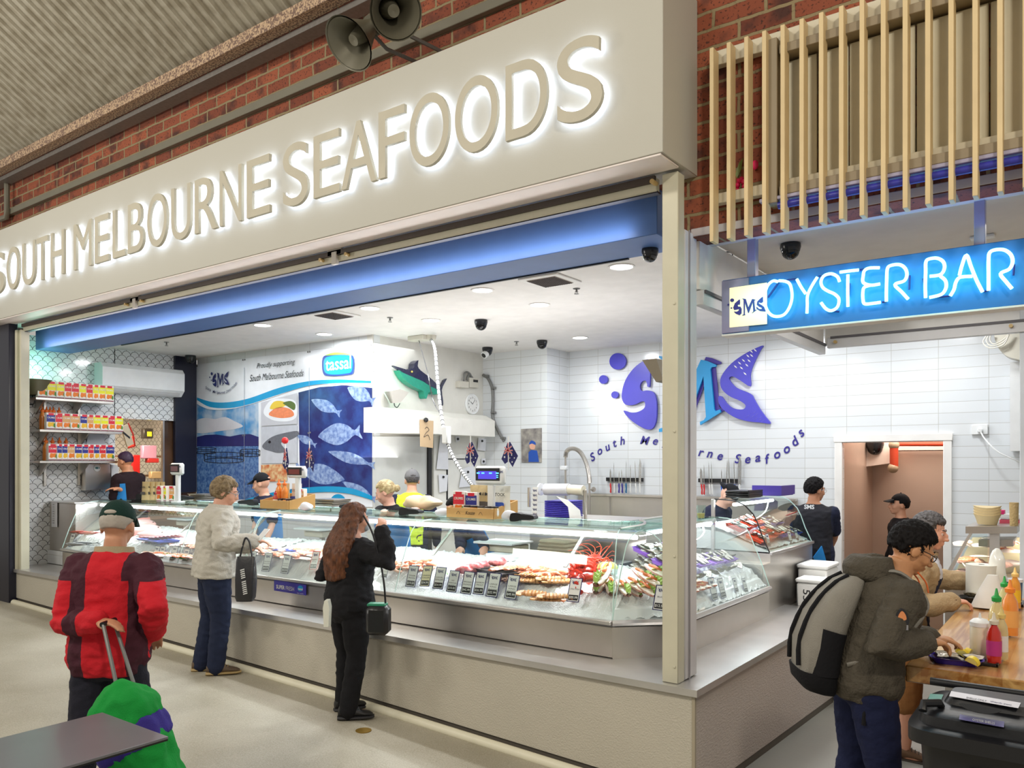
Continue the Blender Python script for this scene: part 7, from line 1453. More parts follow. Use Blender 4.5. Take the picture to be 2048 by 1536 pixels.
q = onY(1110, 1118, 1.42); single('dark_tray_bench', MB().box((q.x + .08, 1.55, q.z - .04), (.9, .5, .05), .006).box((q.x + .08, 1.6, q.z - .35), (.8, .4, .55), .006), mat('bench_dark', (54, 58, 66), .3, .6), 'dark steel bench under the pile of cloths', 'bench')
single('serving_scoop', MB().lathe([(0, 0), (.05, 0), (.035, .02), (.013, .05), (.014, .13), (0, .135)], bed(838, 1126, .01), 16), M_WPLAST, 'white plastic scoop standing upright behind the prawns', 'scoop')
single('white_tub', MB().loft([[V((p.x, p.y, z)) for p in rr(-2.3, -2.02, 1.0, 1.14, 0)] for z in (1.03, 1.07, 1.075)]), M_WPLAST, 'low white lidded container at the back of the middle case', 'container')
# horn loudspeakers and pipe on the brick
def horn(mouth, throat, lab, r0=.17, r1=.05):
    m = mat('horn_grey', (112, 108, 92), .45, .2); t = thing('horn_speaker', throat, lab, 'loudspeaker', 'horn loudspeakers'); d = (throat - mouth); u_, w_ = frame(d); Rm = Matrix((u_, w_, d.normalized())).transposed().to_3x3(); L_ = d.length
    part('horn', MB().lathe([(r0 * 1.03, 0), (r0 * .8, L_ * .18), (r0 * .6, L_ * .45), (r1 * 1.5, L_ * .75), (r1, L_), (r1 * .9, L_), (r1 * 1.3, L_ * .74), (r0 * .5, L_ * .42), (r0 * .95, .004)], mouth, 28, Rm), m, t, True)
    part('reentrant_cone', MB().lathe([(0, L_ * .22), (.04, L_ * .2), (.045, L_ * .26), (.07, L_ * .7), (0, L_ * .72)], mouth, 18, Rm), m, t, True); part('driver', MB().lathe([(0, L_), (r1 * 1.5, L_), (r1 * 1.5, L_ + .1), (0, L_ + .1)], mouth, 18, Rm), m, t, True)
    part('bracket', MB().tube([throat + V((0, .0, -.05)), throat + V((.05, .1, -.14)), throat + V((.1, YB - throat.y - .02, -.14))], .014, 6), M_GREY, t, True)
horn(onD(697, 88, 5.6), onD(744, 52, 5.75), 'grey horn loudspeaker aimed down to the left on the brick wall', .19); horn(onD(792, 24, 5.25), onD(770, 14, 5.55), 'grey horn loudspeaker facing the viewer on the brick wall', .17)
jx = thing('junction_ball', onD(757, 42, 5.8), 'small cream cable gland ball between the horn loudspeakers', 'cable box'); part('gland', MB().ball(onD(757, 42, 5.7), .055, 12, 8), MATS['beige_plastic'], jx, True); part('looped_cable', MB().tube(curve3([onD(x, y, 5.72) for x, y in ((756, 36), (748, 50), (738, 56), (742, 64), (752, 62), (757, 52))]), .008, 6), M_BLACK, jx, True)
cdm = mat('conduit_olive', (118, 114, 100), .5); single('brick_conduit', MB().box((-4.6, YB - .03, 5.05), (9.9, .05, .075), .004), cdm, 'long grey-green cable duct running along the brick above the fascia', 'cable duct')
dp2 = thing('downpipe', onY(14, 440, .2), 'thin grey pipe with elbow at the far left on the brick', 'pipe'); part('pipe', MB().tube([onY(14, 365, .18), onY(14, 425, .18), onY(13, 434, .18), onY(-10, 442, .18)], .035, 8), cdm, dp2, True)
# dark table at the bottom left
tb = thing('cafe_table', (-1.4, -3.05, floor_z(-1.4, -3)), 'grey laminate café table with a black edge at the bottom left', 'table')
part('tabletop', MB().box((-1.402, -3.1, .744), (.515, 1.24, .010), .001), mat('table_grey', (112, 112, 118), .32), tb, True); part('edge_core', MB().box((-1.402, -3.1, .736), (.513, 1.238, .008)), M_BLACK, tb, True); part('column', MB().cyl((-1.4, -3.1, floor_z(-1.4, -3)), (-1.4, -3.1, .732), .035), M_BLACK, tb, True)
part('foot', MB().lathe([(0, 0), (.22, 0), (.21, .012), (0, .02)], (-1.4, -3.1, floor_z(-1.4, -3)), 24), M_BLACK, tb, True)
# kitchen clutter through the opening
KX = -11.2
kt = single('kitchen_bench', MB().box((-10.9, 2.6, .9), (.7, 1.6, .05), .004).box((-10.9, 2.6, .5), (.6, 1.5, .8), .004).box((-11.3, 2.6, 1.62), (.3, 1.5, .03)).box((-11.3, 2.6, 1.95), (.3, 1.5, .03)), mat('bench_brown', (140, 110, 90), .35, .5), 'brownish steel kitchen bench and racks seen through the opening', 'bench', smooth=0)
for i, (px, py, w_, h_, c_, nm, lab) in enumerate(((294, 867, 15, 20, (60, 56, 52), 'oven_dark', 'dark oven hood'), (270, 930, 12, 40, (196, 30, 30), 'kit_red', 'red fire blanket pouch'), (297, 904, 22, 26, (216, 160, 196), 'kit_pink', 'pink cleaning bottle'), (304, 921, 18, 9, (206, 50, 50), 'kit_carton', 'red and white carton'), (262, 884, 8, 22, (210, 50, 40), 'kit_panel', 'red notice board'), (312, 950, 20, 14, (196, 170, 130), 'kit_bag', 'tan sack'))):
    q = onX(px, py, KX + .3); k = (q - CAM).dot(FW) / FPX; single('kitchen_item', MB().box(q, (.1, w_ * k * 1.3, h_ * k), .01), mat(nm, c_, .4), lab + ' in the kitchen seen through the opening', 'kitchen item')
q = onX(299, 868, KX + .36); single('sticky_note', MB().box(q, (.004, .08, .08)), mat('note_yellow', (240, 236, 60), .6, var=None), 'yellow sticky note in the kitchen', 'note')
gr = thing('vegetable_slicer', onX(255, 850, XL - .1), 'cream slicing board leaning inside the kitchen opening', 'slicer'); part('board', MB().prism([onX(x, y, XL - .08) for x, y in ((243, 854), (256, 848), (268, 888), (255, 894))], (-.03, 0, 0)), mat('slicer_cream', (222, 206, 176), .5), gr, True, smooth=0); part('blade_slot', MB().prism([onX(x, y, XL - .076) for x, y in ((246, 862), (260, 874), (260, 878), (246, 867))], (-.004, 0, 0)), M_BLACK, gr, True, smooth=0)
part('red_rim', MB().tube([onX(x, y, XL - .09) for x, y in ((256, 846), (266, 868), (270, 892), (256, 896))], .012, 6), mat('rim_red', (214, 50, 40), .4), gr, True)
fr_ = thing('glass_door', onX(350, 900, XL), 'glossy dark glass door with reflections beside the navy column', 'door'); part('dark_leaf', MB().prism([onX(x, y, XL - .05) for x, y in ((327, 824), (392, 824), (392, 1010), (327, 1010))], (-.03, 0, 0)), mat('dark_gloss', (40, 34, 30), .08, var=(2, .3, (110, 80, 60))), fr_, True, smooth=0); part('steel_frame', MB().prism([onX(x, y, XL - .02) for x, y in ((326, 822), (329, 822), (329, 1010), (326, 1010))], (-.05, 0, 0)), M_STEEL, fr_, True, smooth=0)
# ================================================================= PEOPLE
def bake(name, mb, mats, parent, vox, sm=3, disp=None, paint=None, label=None, rel=1.0):
    """voxel-union of the overlapping closed pieces in mb, smoothed, as one mesh"""
    me = bpy.data.meshes.new(name); me.from_pydata([tuple(p) for p in mb.v], [], mb.f); me.update()
    o = bpy.data.objects.new(name, me); COL.objects.link(o)
    m = o.modifiers.new('r', 'REMESH'); m.mode = 'VOXEL'; m.voxel_size = vox
    if sm: s_ = o.modifiers.new('s', 'SMOOTH'); s_.factor = .5; s_.iterations = sm
    dg = bpy.context.evaluated_depsgraph_get(); me2 = bpy.data.meshes.new_from_object(o.evaluated_get(dg)); bpy.data.objects.remove(o); bpy.data.meshes.remove(me)
    if disp:
        amp, fr, st = disp; off = V((random.random() * 50, 0, 0)); co = [v.co.copy() for v in me2.vertices]; nn = [v.normal.copy() for v in me2.vertices]
        for v, c, n_ in zip(me2.vertices, co, nn):
            q = V((c.x * st[0], c.y * st[1], c.z * st[2])) * fr + off; h = noise.noise(q) + .5 * noise.noise(q * 2.1); h = (1 - abs(h) * 2) * .5; v.co = c + n_ * (amp * h)
    mats = mats if isinstance(mats, (list, tuple)) else [mats]
    for mm in mats: me2.materials.append(mm)
    if paint:
        for p in me2.polygons: p.material_index = paint(p.center)
    me2.polygons.foreach_set('use_smooth', [True] * len(me2.polygons)); me2.update()
    o = link(bpy.data.objects.new(name, me2), parent); WM[o] = WM[parent]
    if label: o['label'] = label
    return o
TOR = [(-.13, .07, .07), (-.09, .135, .10), (-.03, .168, .118), (.04, .168, .118), (.12, .150, .106), (.20, .146, .104), (.30, .158, .112), (.38, .172, .116), (.43, .170, .104), (.465, .135, .082), (.495, .085, .066), (.53, .058, .058), (.58, .053, .056)]
def fabric(name, col, sc_=160, st=.35, var=.06): return mat(name, col, .85, bump=(sc_, st), var=(14, var), spec=.25)
SKIN = lambda nm, c: mat('skin_' + nm, c, .5, var=(9, .04), spec=.35)
def person(loc, base, face, H, lean, skin, label, top, trous, hair, head=(0, 0), R=None, L=None, feet=((.10, .02), (-.10, -.02)), g=1.0, vox=.008, arms='rest', hcurl=.6, topspec=None, elbow=(1, -.6, -1), twist=0, elbowL=None):
    """face: world direction; R/L: wrist targets in world space; lean, head yaw/pitch in degrees"""
    rzv = math.atan2(face[1], face[0]) - PI / 2; t = thing('person', (loc[0], loc[1], base), label, 'person', None, rzv)
    k = H / 1.7; inv = WM[t].inverted(); le = math.radians(lean)
    hipz = .885 * k
    def spine(u):
        n = 20; p = V((0, -.02 * math.sin(le), hipz)); step = u * k / n
        if u <= 0: a = le * .25; return p + V((0, math.sin(a), math.cos(a))) * u * k, a
        for i in range(n): a = le * min(1, .25 + 1.6 * (u * (i + .5) / n) / .5 * 1.0); p = p + V((0, math.sin(a), math.cos(a))) * step
        return p, a
    def ring(u, w_, d, off=0, n=20):
        p, a = spine(u); f = V((0, math.cos(a), -math.sin(a))); tw = twist * max(0, min(1, u / .45)); x = V((math.cos(tw), math.sin(tw), 0)); f2 = (f - V((math.sin(tw), 0, 0))).normalized() if tw else f
        return [p + x * ((w_ * g * k + off) * math.copysign(abs(math.cos(q)) ** .85, math.cos(q))) + f2 * ((d * g * k + off) * math.copysign(abs(math.sin(q)) ** .85, math.sin(q)) + .004) for q in [2 * PI * j / n for j in range(n)]]
    SH = {}; 
    def arm(side, target):
        c, a = spine(.425); tw = twist; f = V((0, math.cos(a), -math.sin(a))); S = c + V((math.cos(tw), math.sin(tw), 0)) * side * .172 * g * k
        if target is None: W = S + V((side * .09, .08, -.50)) * k
        else: W = inv @ V(target)
        A, B = .285 * k, .255 * k; d = W - S
        if d.length > (A + B) * .99: W = S + d.normalized() * (A + B) * .99; d = W - S
        x = (A * A - B * B + d.length_squared) / (2 * d.length); h = math.sqrt(max(0, A * A - x * x)); dn = d.normalized(); eb = elbowL if side < 0 and elbowL else elbow; pole = V((side * eb[0], eb[1], eb[2])); pole = (pole - dn * pole.dot(dn)).normalized(); E = S + dn * x + pole * h
        SH[side] = (S, E, W); return S, E, W
    def limb(mb, pts, rs, n=12): 
        mb.tube(pts, rs, n); 
        for p, r_ in ((pts[0], rs[0]), (pts[-1], rs[-1])): mb.ball(p, r_ * .98, 12, 8)
    body = MB()
    body.loft([ring(u, w_ * .93, d * .93) for u, w_, d in TOR])
    # head
    nb, a = spine(.53); ha = le * .55 + math.radians(head[1]); yaw = math.radians(head[0]) + twist; Rh = Matrix.Rotation(yaw, 3, 'Z') @ Matrix.Rotation(-ha, 3, 'X')
    hc = nb + V((0, math.sin((le + ha) / 2), math.cos((le + ha) / 2))) * .125 * k + Rh @ V((0, .018, 0)) * k
    def hp(x, y, z): return hc + Rh @ V((x, y, z)) * k
    def hball(mb, c, r_, n=14, m=10): mb.ball(hp(*c), V(r_) * k, n, m, Rh)
    body.tube([nb - V((0, 0, .05)) * k, (nb + hc) / 2, hc + Rh @ V((0, -.02, -.02)) * k], [.058 * k, .053 * k, .055 * k], 12)
    for c, r_ in (((0, -.012, .018), (.075, .094, .094)), ((0, .028, -.045), (.058, .062, .066)), ((0, .062, -.088), (.026, .026, .022)), ((0, .045, -.02), (.064, .05, .06)), ((0, .098, -.012), (.010, .016, .024)), ((0, .109, -.030), (.014, .015, .012)), ((.010, .100, -.034), (.009, .010, .008)), ((-.010, .100, -.034), (.009, .010, .008)), ((0, .090, -.058), (.024, .012, .0065)), ((0, .087, -.070), (.021, .012, .0065)), ((.036, .062, -.030), (.026, .026, .026)), ((-.036, .062, -.030), (.026, .026, .026)), ((0, .080, .020), (.048, .012, .010)),
                  ((.077, -.006, -.018), (.010, .020, .030)), ((-.077, -.006, -.018), (.010, .020, .030))): hball(body, c, r_)
    # arms, hands
    ht = {}
    for side, tg in ((1, R), (-1, L)):
        S, E, W = arm(side, tg); limb(body, [S, S.lerp(E, .5), E, E.lerp(W, .3), W], [.050 * k, .043 * k, .037 * k, .039 * k, .025 * k])
        fd = (W - E).normalized(); fd = (fd + V((0, .25, -.15))).normalized() if tg else (fd + V((0, .1, -.2))).normalized(); sd = fd.cross(V((0, 0, 1))).normalized() * side
        if abs(fd.z) > .8: sd = V((0, 1, 0)) - fd * fd.y; sd.normalize(); sd = -sd * 1
        inw = sd.cross(fd).normalized(); pn = inw if inw.z < 0 or abs(fd.z) > .8 else -inw   # palm side
        if abs(fd.z) > .8: pn = V((-side, 0, 0)); pn = (pn - fd * pn.dot(fd)).normalized(); sd = -V((0, 1, 0)); sd = (sd - fd * sd.dot(fd)).normalized()
        th = -sd  # thumb side
        Rm = Matrix((sd, fd, pn)).transposed(); body.ball(W + fd * .045 * k, V((.040, .052, .017)) * k, 14, 9, Rm); body.tube([W - fd * .02 * k, W + fd * .03 * k], [.025 * k, .026 * k], 10)
        for i, (o_, l_) in enumerate(((-.029, .9), (-.010, 1.0), (.010, .95), (.028, .76))):
            p = W + fd * (.082 - abs(i - 1.3) * .004) * k + sd * o_ * k; pts = [p - fd * .025 * k, p]; cu = hcurl * (.7 + .15 * i)
            for j, sl_ in enumerate((.040, .026, .020)): aa = cu * (j + 1) * .62; p = p + (fd * math.cos(aa) + pn * math.sin(aa)) * sl_ * l_ * k; pts.append(p)
            body.tube(pts, [.0095 * k, .0095 * k, .009 * k, .0082 * k, .0068 * k], 8)
        p = W + fd * .022 * k + th * .026 * k; d1 = (fd * .75 + th * .55 + pn * .35).normalized(); d2 = (fd * .95 + th * .05 + pn * .45).normalized(); body.tube([p - d1 * .012 * k, p + d1 * .032 * k, p + d1 * .032 * k + d2 * .030 * k], [.013 * k, .0105 * k, .008 * k], 8)
        ht[side] = (W, fd, pn, sd)
    # legs
    LG = {}
    for side, (fx_, fy_) in ((1, feet[0]), (-1, feet[1])):
        hip = V((side * .088 * g * k, 0, hipz - .03 * k)); gz = floor_z((WM[t] @ V((fx_ if side > 0 else fx_, fy_, 0))).x, (WM[t] @ V((fx_, fy_, 0))).y) if base < 900 else base
        an = V((fx_, fy_ - .02, .085 * k)); kn = hip.lerp(an, .5) + V((side * .012, .03 * k, 0)); LG[side] = (hip, kn, an)
        limb(body, [hip, hip.lerp(kn, .5), kn, kn.lerp(an, .35), an], [.083 * g * k, .070 * g * k, .053 * k, .054 * k, .035 * k]); body.ball(an + V((0, .06, -.05)) * k, V((.036, .10, .028)) * k, 12, 8)
    bo = bake('body', body, skin, t, vox, 2)
    # eyes
    for sx in (-1, 1):
        e = part('eye', MB().ball(hp(sx * .030, .0765, .002), .0118 * k, 12, 8), mat('eye_white', (226, 222, 216), .2), t); part('iris', MB().ball(hp(sx * .0305, .0830, .001), .0065 * k, 10, 7), mat('iris_dark', (36, 26, 20), .1), e)
        part('eyelid', MB().tube([hp(sx * (.030 + q * .014), .0875 - abs(q) * .004, .009 - abs(q) * .004) for q in (-1, -.5, 0, .5, 1)], .0030 * k, 6), skin, e)
    hs, hm = hair[0], hair[1]
    if hs != 'none':
        mb = MB(); 
        for sx in (-1, 1): mb.tube([hp(sx * (.013 + q * .036), .0905 - q * .014, .024 + .006 * math.sin(q * 2.5)) for q in (0, .33, .66, 1)], [.0028 * k, .0038 * k, .0034 * k, .002 * k], 6)
        part('eyebrows', mb, mat('brow_' + hm.name, lin_back(hm), .8) if 0 else hm, t)
    def shell(rx, ry, rz_, c, cut, back=.0, n=26, m=16, thick=.0):
        """hair cap: ellipsoid kept above a tilted cut line"""
        mb = MB(); mb.ball((0, 0, 0), (rx, ry, rz_), n, m); q = []
        for p in mb.v:
            lim = cut(p)
            if p.z < lim: p = V((p.x, p.y, p.z)) * .80
            q.append(hp(p.x + c[0], p.y + c[1], p.z + c[2]))
        mb.v = q; return mb
    if hs in ('short', 'crop', 'bald'):
        th_ = {'short': .011, 'crop': .006, 'bald': .003}[hs]
        cut = (lambda p: .035 if p.y > .055 else (-.005 if p.y > .0 else -.055 if hs != 'bald' else -.05))
        mb = shell(.077 + th_, .095 + th_, .096 + th_ * 1.1, (0, -.014, .020), lambda p: .052 if p.y > .06 else .052 - (.06 - p.y) * .9 if p.y > .0 else (-.004 - (-p.y) * 1.4 if p.y > -.045 else -.066))
        bake('hair', mb, hm, t, .006, 1, (.018 if hs == 'short' else .003, 60, (1, 1, .5)))
    elif hs == 'curly':
        mb = shell(.098, .112, .112, (0, -.022, .012), lambda p: .045 if p.y > .06 else (.0 if p.y > .02 else -.085)); bake('hair', mb, hm, t, .007, 1, (.022, 32, (1, 1, 1)))
    elif hs == 'bun':
        mb = shell(.086, .104, .102, (0, -.016, .022), lambda p: .045 if p.y > .055 else (.0 if p.y > .0 else -.06)); mb.ball(hp(0, -.125, -.015), .036 * k, 12, 9); bake('hair', mb, hm, t, .006, 1, (.008, 60, (1, .5, .4)))
    elif hs == 'long':
        mb = shell(.090, .108, .102, (0, -.018, .022), lambda p: .045 if p.y > .06 else -.05); rr_ = []
        for q in [i / 10 for i in range(11)]:
            w2 = (.095 + .055 * math.sin(PI * min(1, q * 1.0)) + .03 * q) * k; d2 = (.085 - .01 * q) * k; c = hc + V((.0, -.03 - .13 * min(1, q * 1.8), .03 - .48 * q)) * k
            rr_.append([c + V((w2 * math.cos(v), d2 * math.sin(v) * (1 if math.sin(v) < 0 else .45), .02 * math.sin(5 * v + q * 4) * q)) for v in [2 * PI * j / 24 for j in range(24)]])
        mb.loft(rr_); bake('hair', mb, hm, t, .008, 2, (.024, 24, (1.8, 1.8, .3)))
    cap = hair[2] if len(hair) > 2 else None
    if cap:
        cm, back = cap; fy_ = -1 if back else 1
        mb = shell(.087, .106, .106, (0, -.012, .024), lambda p: .026 if p.y * fy_ > .04 else .0); bake('cap', mb, cm, t, .006, 1)
        cb_ = [c for c in t.children if c.name.startswith('cap')][-1]
        V_ = [[hp(.062 * math.cos(v), fy_ * (.075 + .095 * q * math.sin(v) ** .6 if math.sin(v) > 0 else .075), .050 - .03 * q + .014 * abs(math.sin(v))) for v in [PI * j / 14 for j in range(15)]] for q in (0, 1)]
        br_ = MB().loft(V_, cap=False, closed=False); br_.loft([[p - Rh @ V((0, 0, .005)) for p in r_] for r_ in V_[::-1]], cap=False, closed=False).loft([[p for p in V_[1]], [p - Rh @ V((0, 0, .005)) for p in V_[1]]], cap=False, closed=False)
        part('brim', br_, cm, cb_); part('button', MB().ball(hp(0, -.012, .131), .008 * k, 8, 5), cm, cb_)
        if len(cap) > 2 or not back: part('cap_gap', MB().ball(hp(0, -.108 * fy_, .040), V((.032, .012, .014)) * k, 12, 8, Rh), skin if hs == 'none' else hm, cb_)
    # trousers
    tm_, tlen = trous[0], (trous[1] if len(trous) > 1 else 1.0)
    mb = MB(); mb.loft([ring(u, w_, d, .012) for u, w_, d in TOR[:5]]); ex = trous[2] if len(trous) > 2 else 0
    for side in (1, -1):
        hip, kn, an = LG[side]; lo = an + V((0, -.01, -.02)) if tlen >= 1 else kn + (an - kn) * (tlen - .5) * 2
        limb(mb, [hip, hip.lerp(kn, .5), kn, kn.lerp(lo, .5), lo], [(.092 * g + ex) * k, (.082 * g + ex) * k, (.068 + ex) * k, (.064 + ex) * k, (.058 + ex) * k])
    bake('trousers', mb, tm_, t, .012, 2, (.011, 9, (1, 1, 1.6)), label=trous[3] if len(trous) > 3 else None)
    # top
    ts = dict(hem=-.07, sleeve=1.0, off=.016, sl=.014, fold=.010, paint=None, collar=None); ts.update(topspec or {})
    mb = MB(); us = [x for x in TOR if ts['hem'] < x[0] < .50]; first = [x for x in TOR if x[0] >= ts['hem']][0]
    rg_ = [ring(ts['hem'], first[1], first[2], ts['off'] + .004)] + [ring(u, w_, d, ts['off']) for u, w_, d in us] + [ring(.505, .075, .066, ts['off'] * .6)]
    mb.loft(rg_)
    if ts['sleeve'] > 0:
        for side in (1, -1):
            S, E, W = SH[side]; s_ = ts['sl']
            if ts['sleeve'] >= .99: limb(mb, [S, S.lerp(E, .5), E, E.lerp(W, .4), W - (W - E).normalized() * .012], [.056 * k + s_, .049 * k + s_, .043 * k + s_, .042 * k + s_, .031 * k + s_])
            else: E2 = S.lerp(E, ts['sleeve'] * 1.6); limb(mb, [S, S.lerp(E2, .5), E2], [.056 * k + s_, .052 * k + s_, .050 * k + s_])
    tp_o = bake('jacket' if ts['sleeve'] >= .99 else 'shirt', mb, top, t, .011, 3, (ts['fold'], 10, (1, 1, 1.7)), ts['paint'])
    if ts['collar']:
        c0, a0 = spine(.50); cr_ = [ring(.485 + .05 * q, .092 - .012 * q, .080 - .006 * q, .012) for q in (0, .5, 1)]; cb2 = MB().loft(cr_, cap=False); cb2.loft([[p + (c0 - p) * .08 for p in r_] for r_ in cr_[::-1]], cap=False); part('collar', cb2, ts['collar'], tp_o)
    return dict(t=t, hp=hp, spine=spine, ring=ring, arm=SH, leg=LG, hand=ht, k=k, top=tp_o, hc=hc, Rh=Rh)
def shoe(P, side, upm, som, lab=None, L_=.27, rot=0):
    k = P['k']; an = P['leg'][side][2]; Rz = Matrix.Rotation(rot, 3, 'Z'); fl_ = -.0
    def rg2(y, w_, z0, z1): return [V((an.x, an.y, 0)) + Rz @ V((w_ * math.cos(v), y, z0 + (z1 - z0) * (.5 + .5 * math.sin(v)))) for v in [2 * PI * j / 14 for j in range(14)]]
    s_ = k; up = MB().loft([rg2(-.085 * s_, .022, .025, .075), rg2(-.07 * s_, .036, .02, .105), rg2(-.01 * s_, .04, .02, .11), rg2(.05 * s_, .042, .02, .085), rg2(.11 * s_, .046, .02, .062), rg2(.155 * s_, .040, .02, .05), rg2(.18 * s_, .022, .02, .036)])
    o = part('shoe', up, upm, P['t'], label=lab)
    so = MB().loft([rg2(-.09 * s_, .024, .0, .030), rg2(-.07 * s_, .040, 0, .032), rg2(0, .042, 0, .028), rg2(.11 * s_, .05, 0, .028), rg2(.165 * s_, .042, 0, .028), rg2(.192 * s_, .02, .004, .026)]); part('sole', so, som, o)
    mb = MB()
    for i in range(4): y = .02 + .022 * i; mb.tube([V((an.x, an.y, 0)) + Rz @ V((x, y, z)) for x, z in ((-.028, .085 - .006 * i), (0, .106 - .010 * i), (.028, .085 - .006 * i))], .0035, 5)
    part('laces', mb, som if upm.name != 'shoe_black' else upm, o); return o
def apron(P, m, top_u=.36, bot=.42, w_=.17, name='apron'):
    k = P['k']; rows = []
    for q in range(9):
        u = top_u - (top_u + .0) * q / 8 if q <= 8 else 0; r_ = P['ring'](u, .17, .12, .030); ww = [r_[j % 20] for j in range(-2, 13)]; rows.append(ww)
    lo = rows[-1]; 
    for q in range(1, 4): rows.append([p + V((0, .01 * q, -bot * k * q / 3)) for p in lo])
    mb = MB().loft(rows, cap=False, closed=False); mb.loft([[p * .997 for p in r_] for r_ in rows[::-1]], cap=False, closed=False)
    return part(name, mb, m, P['t'])
def glasses(P, m):
    hp = P['hp']; mb = MB()
    for sx in (-1, 1): mb.tube([hp(sx * .032 + .023 * math.cos(v), .099 - abs(.023 * math.cos(v)) * .1, .002 + .017 * math.sin(v)) for v in [2 * PI * j / 16 for j in range(17)]], .0022 * P['k'], 6, cap=False); mb.tube([hp(sx * .055, .096, .006), hp(sx * .078, .05, .006), hp(sx * .083, -.01, -.002)], .0022 * P['k'], 6)
    mb.tube([hp(-.010, .102, .006), hp(0, .104, .009), hp(.010, .102, .006)], .0022 * P['k'], 6); return part('glasses', mb, m, P['t'])
HB = mat('hair_black', (20, 17, 18), .7, spec=.2, var=(80, .2), bump=(120, .5, (1, 1, .2))); HBR = mat('hair_brown', (122, 72, 40), .5, var=(26, .22, (70, 40, 26)), bump=(130, .8, (1, 1, .12))); HGY = mat('hair_ash', (158, 138, 104), .6, var=(26, .2, (96, 78, 56)), bump=(90, .8)); HBL = mat('hair_blonde', (214, 196, 150), .5, var=(30, .15, (160, 136, 92)), bump=(120, .7)); HDG = mat('hair_dark_grey', (52, 48, 50), .5, var=(60, .2, (96, 92, 92)), bump=(120, .5)); HWH = mat('hair_white', (180, 172, 162), .6, var=(40, .1)); HPU = mat('hair_plum', (58, 32, 60), .5, var=(30, .2))
APR = mat('apron_blue', (30, 136, 212), .35, bump=(9, .4)); NAVY = fabric('cloth_navy', (36, 40, 62)); BLK = fabric('cloth_black', (26, 26, 30)); CAPB = fabric('cap_black', (24, 25, 30)); SB = mat('shoe_black', (24, 24, 26), .5); SBS = mat('sole_black', (40, 40, 44), .6)
fz = floor_z
# 1 red jacket man
c = onD(218, 1300, 4.05); JR_ = fabric('jacket_red', (206, 36, 48), 60); JM = fabric('jacket_maroon', (74, 36, 48), 60)
N, L, b = nodes(JR_); tc = N.new('ShaderNodeTexCoord'); sp = N.new('ShaderNodeSeparateXYZ'); L.new(tc.outputs['Object'], sp.inputs[0]); X_, Z_ = sp.outputs[0], sp.outputs[2]
def band(o_, a_, c_): return math_node(N, L, 'MULTIPLY', math_node(N, L, 'GREATER_THAN', o_, a_), math_node(N, L, 'LESS_THAN', o_, c_))
aX = math_node(N, L, 'ABSOLUTE', X_); msk = math_node(N, L, 'MAXIMUM', band(X_, -.155, -.07), band(X_, .13, .20)); msk = math_node(N, L, 'MAXIMUM', msk, math_node(N, L, 'MULTIPLY', math_node(N, L, 'GREATER_THAN', aX, .10), math_node(N, L, 'GREATER_THAN', Z_, 1.26)))
old = b.inputs['Base Color'].links[0].from_socket; mx = N.new('ShaderNodeMix'); mx.data_type = 'RGBA'; L.new(msk, mx.inputs[0]); L.new(old, mx.inputs[6]); mx.inputs[7].default_value = (*lin((74, 36, 48)), 1); L.new(mx.outputs[2], b.inputs['Base Color'])
P = person((c.x, c.y), fz(c.x, c.y), (-.62, .78), 1.70, 8, SKIN('tan', (206, 150, 118)), 'man walking away in a red and maroon jacket and dark green cap', JR_, (fabric('trouser_charcoal', (38, 38, 50)), 1.0, .004), ('crop', HWH, (fabric('cap_green', (22, 52, 46)), False)), head=(0, 14), L=onD(196, 1243, 3.86), R=onD(308, 1262, 4.1), feet=((.11, .16), (-.10, -.12)), g=.98, topspec=dict(hem=-.10, off=.030, sl=.022, fold=.020, collar=fabric('collar_tan', (176, 160, 130))), elbow=(.45, -.8, -.6), elbowL=(.1, -.35, -.9))
for sd_ in (1, -1): shoe(P, sd_, SB, SBS)
# trolley
tc_ = onD(276, 1450, 3.62); gz = fz(tc_.x, tc_.y); tr_t = thing('shopping_trolley', (tc_.x, tc_.y, gz), 'green and purple wheeled shopping trolley pulled by the man in red', 'trolley')
ax = (RT * -.42 + V((0, 0, 1)) * 1.0).normalized() * 1.1; g1 = fabric('bag_green', (26, 150, 62)); g2 = fabric('bag_purple', (60, 50, 140)); b0 = V((tc_.x, tc_.y, gz + .26)) + RT * .13
def bagring(s_, w_, d): o_ = b0 + ax * s_; u_ = RT * math.cos(.5) + V((0, 0, 1)) * math.sin(.5); return [o_ + u_ * (w_ * math.copysign(abs(math.cos(v)) ** .6, math.cos(v))) + FW * (d * math.copysign(abs(math.sin(v)) ** .6, math.sin(v))) for v in [2 * PI * j / 20 for j in range(20)]]
def bagpart(nm, m, prof):
    mb = MB().loft([bagring(*q_) for q_ in prof]); mb.xf(WM[tr_t].inverted()); return bake(nm, mb, m, tr_t, .012, 2, (.022, 9, (1, 1, 1)))
bagpart('lower_bag', g1, ((.0, .10, .08), (.06, .13, .10), (.34, .145, .12))); bagpart('purple_band', g2, ((.31, .15, .125), (.36, .155, .13), (.41, .15, .125))); bagpart('flap_top', g1, ((.40, .148, .12), (.46, .15, .12), (.52, .125, .10), (.57, .08, .06), (.59, .04, .03)))
hnd = P['t'].matrix_world if 0 else None; HW = WM[P['t']] @ (P['hand'][-1][0] + P['hand'][-1][1] * .06)
for s_ in (-1, 1): part('frame_tube', MB().tube([b0 + RT * .16 + FW * .1 * s_ - V((0, 0, .08)), b0 + ax * .5 + FW * .08 * s_ + RT * .05, HW + FW * .05 * s_], .009, 8), M_GREY, tr_t, True)
part('handle_grip', MB().cyl(HW - FW * .06, HW + FW * .06, .013), M_BLACK, tr_t, True)
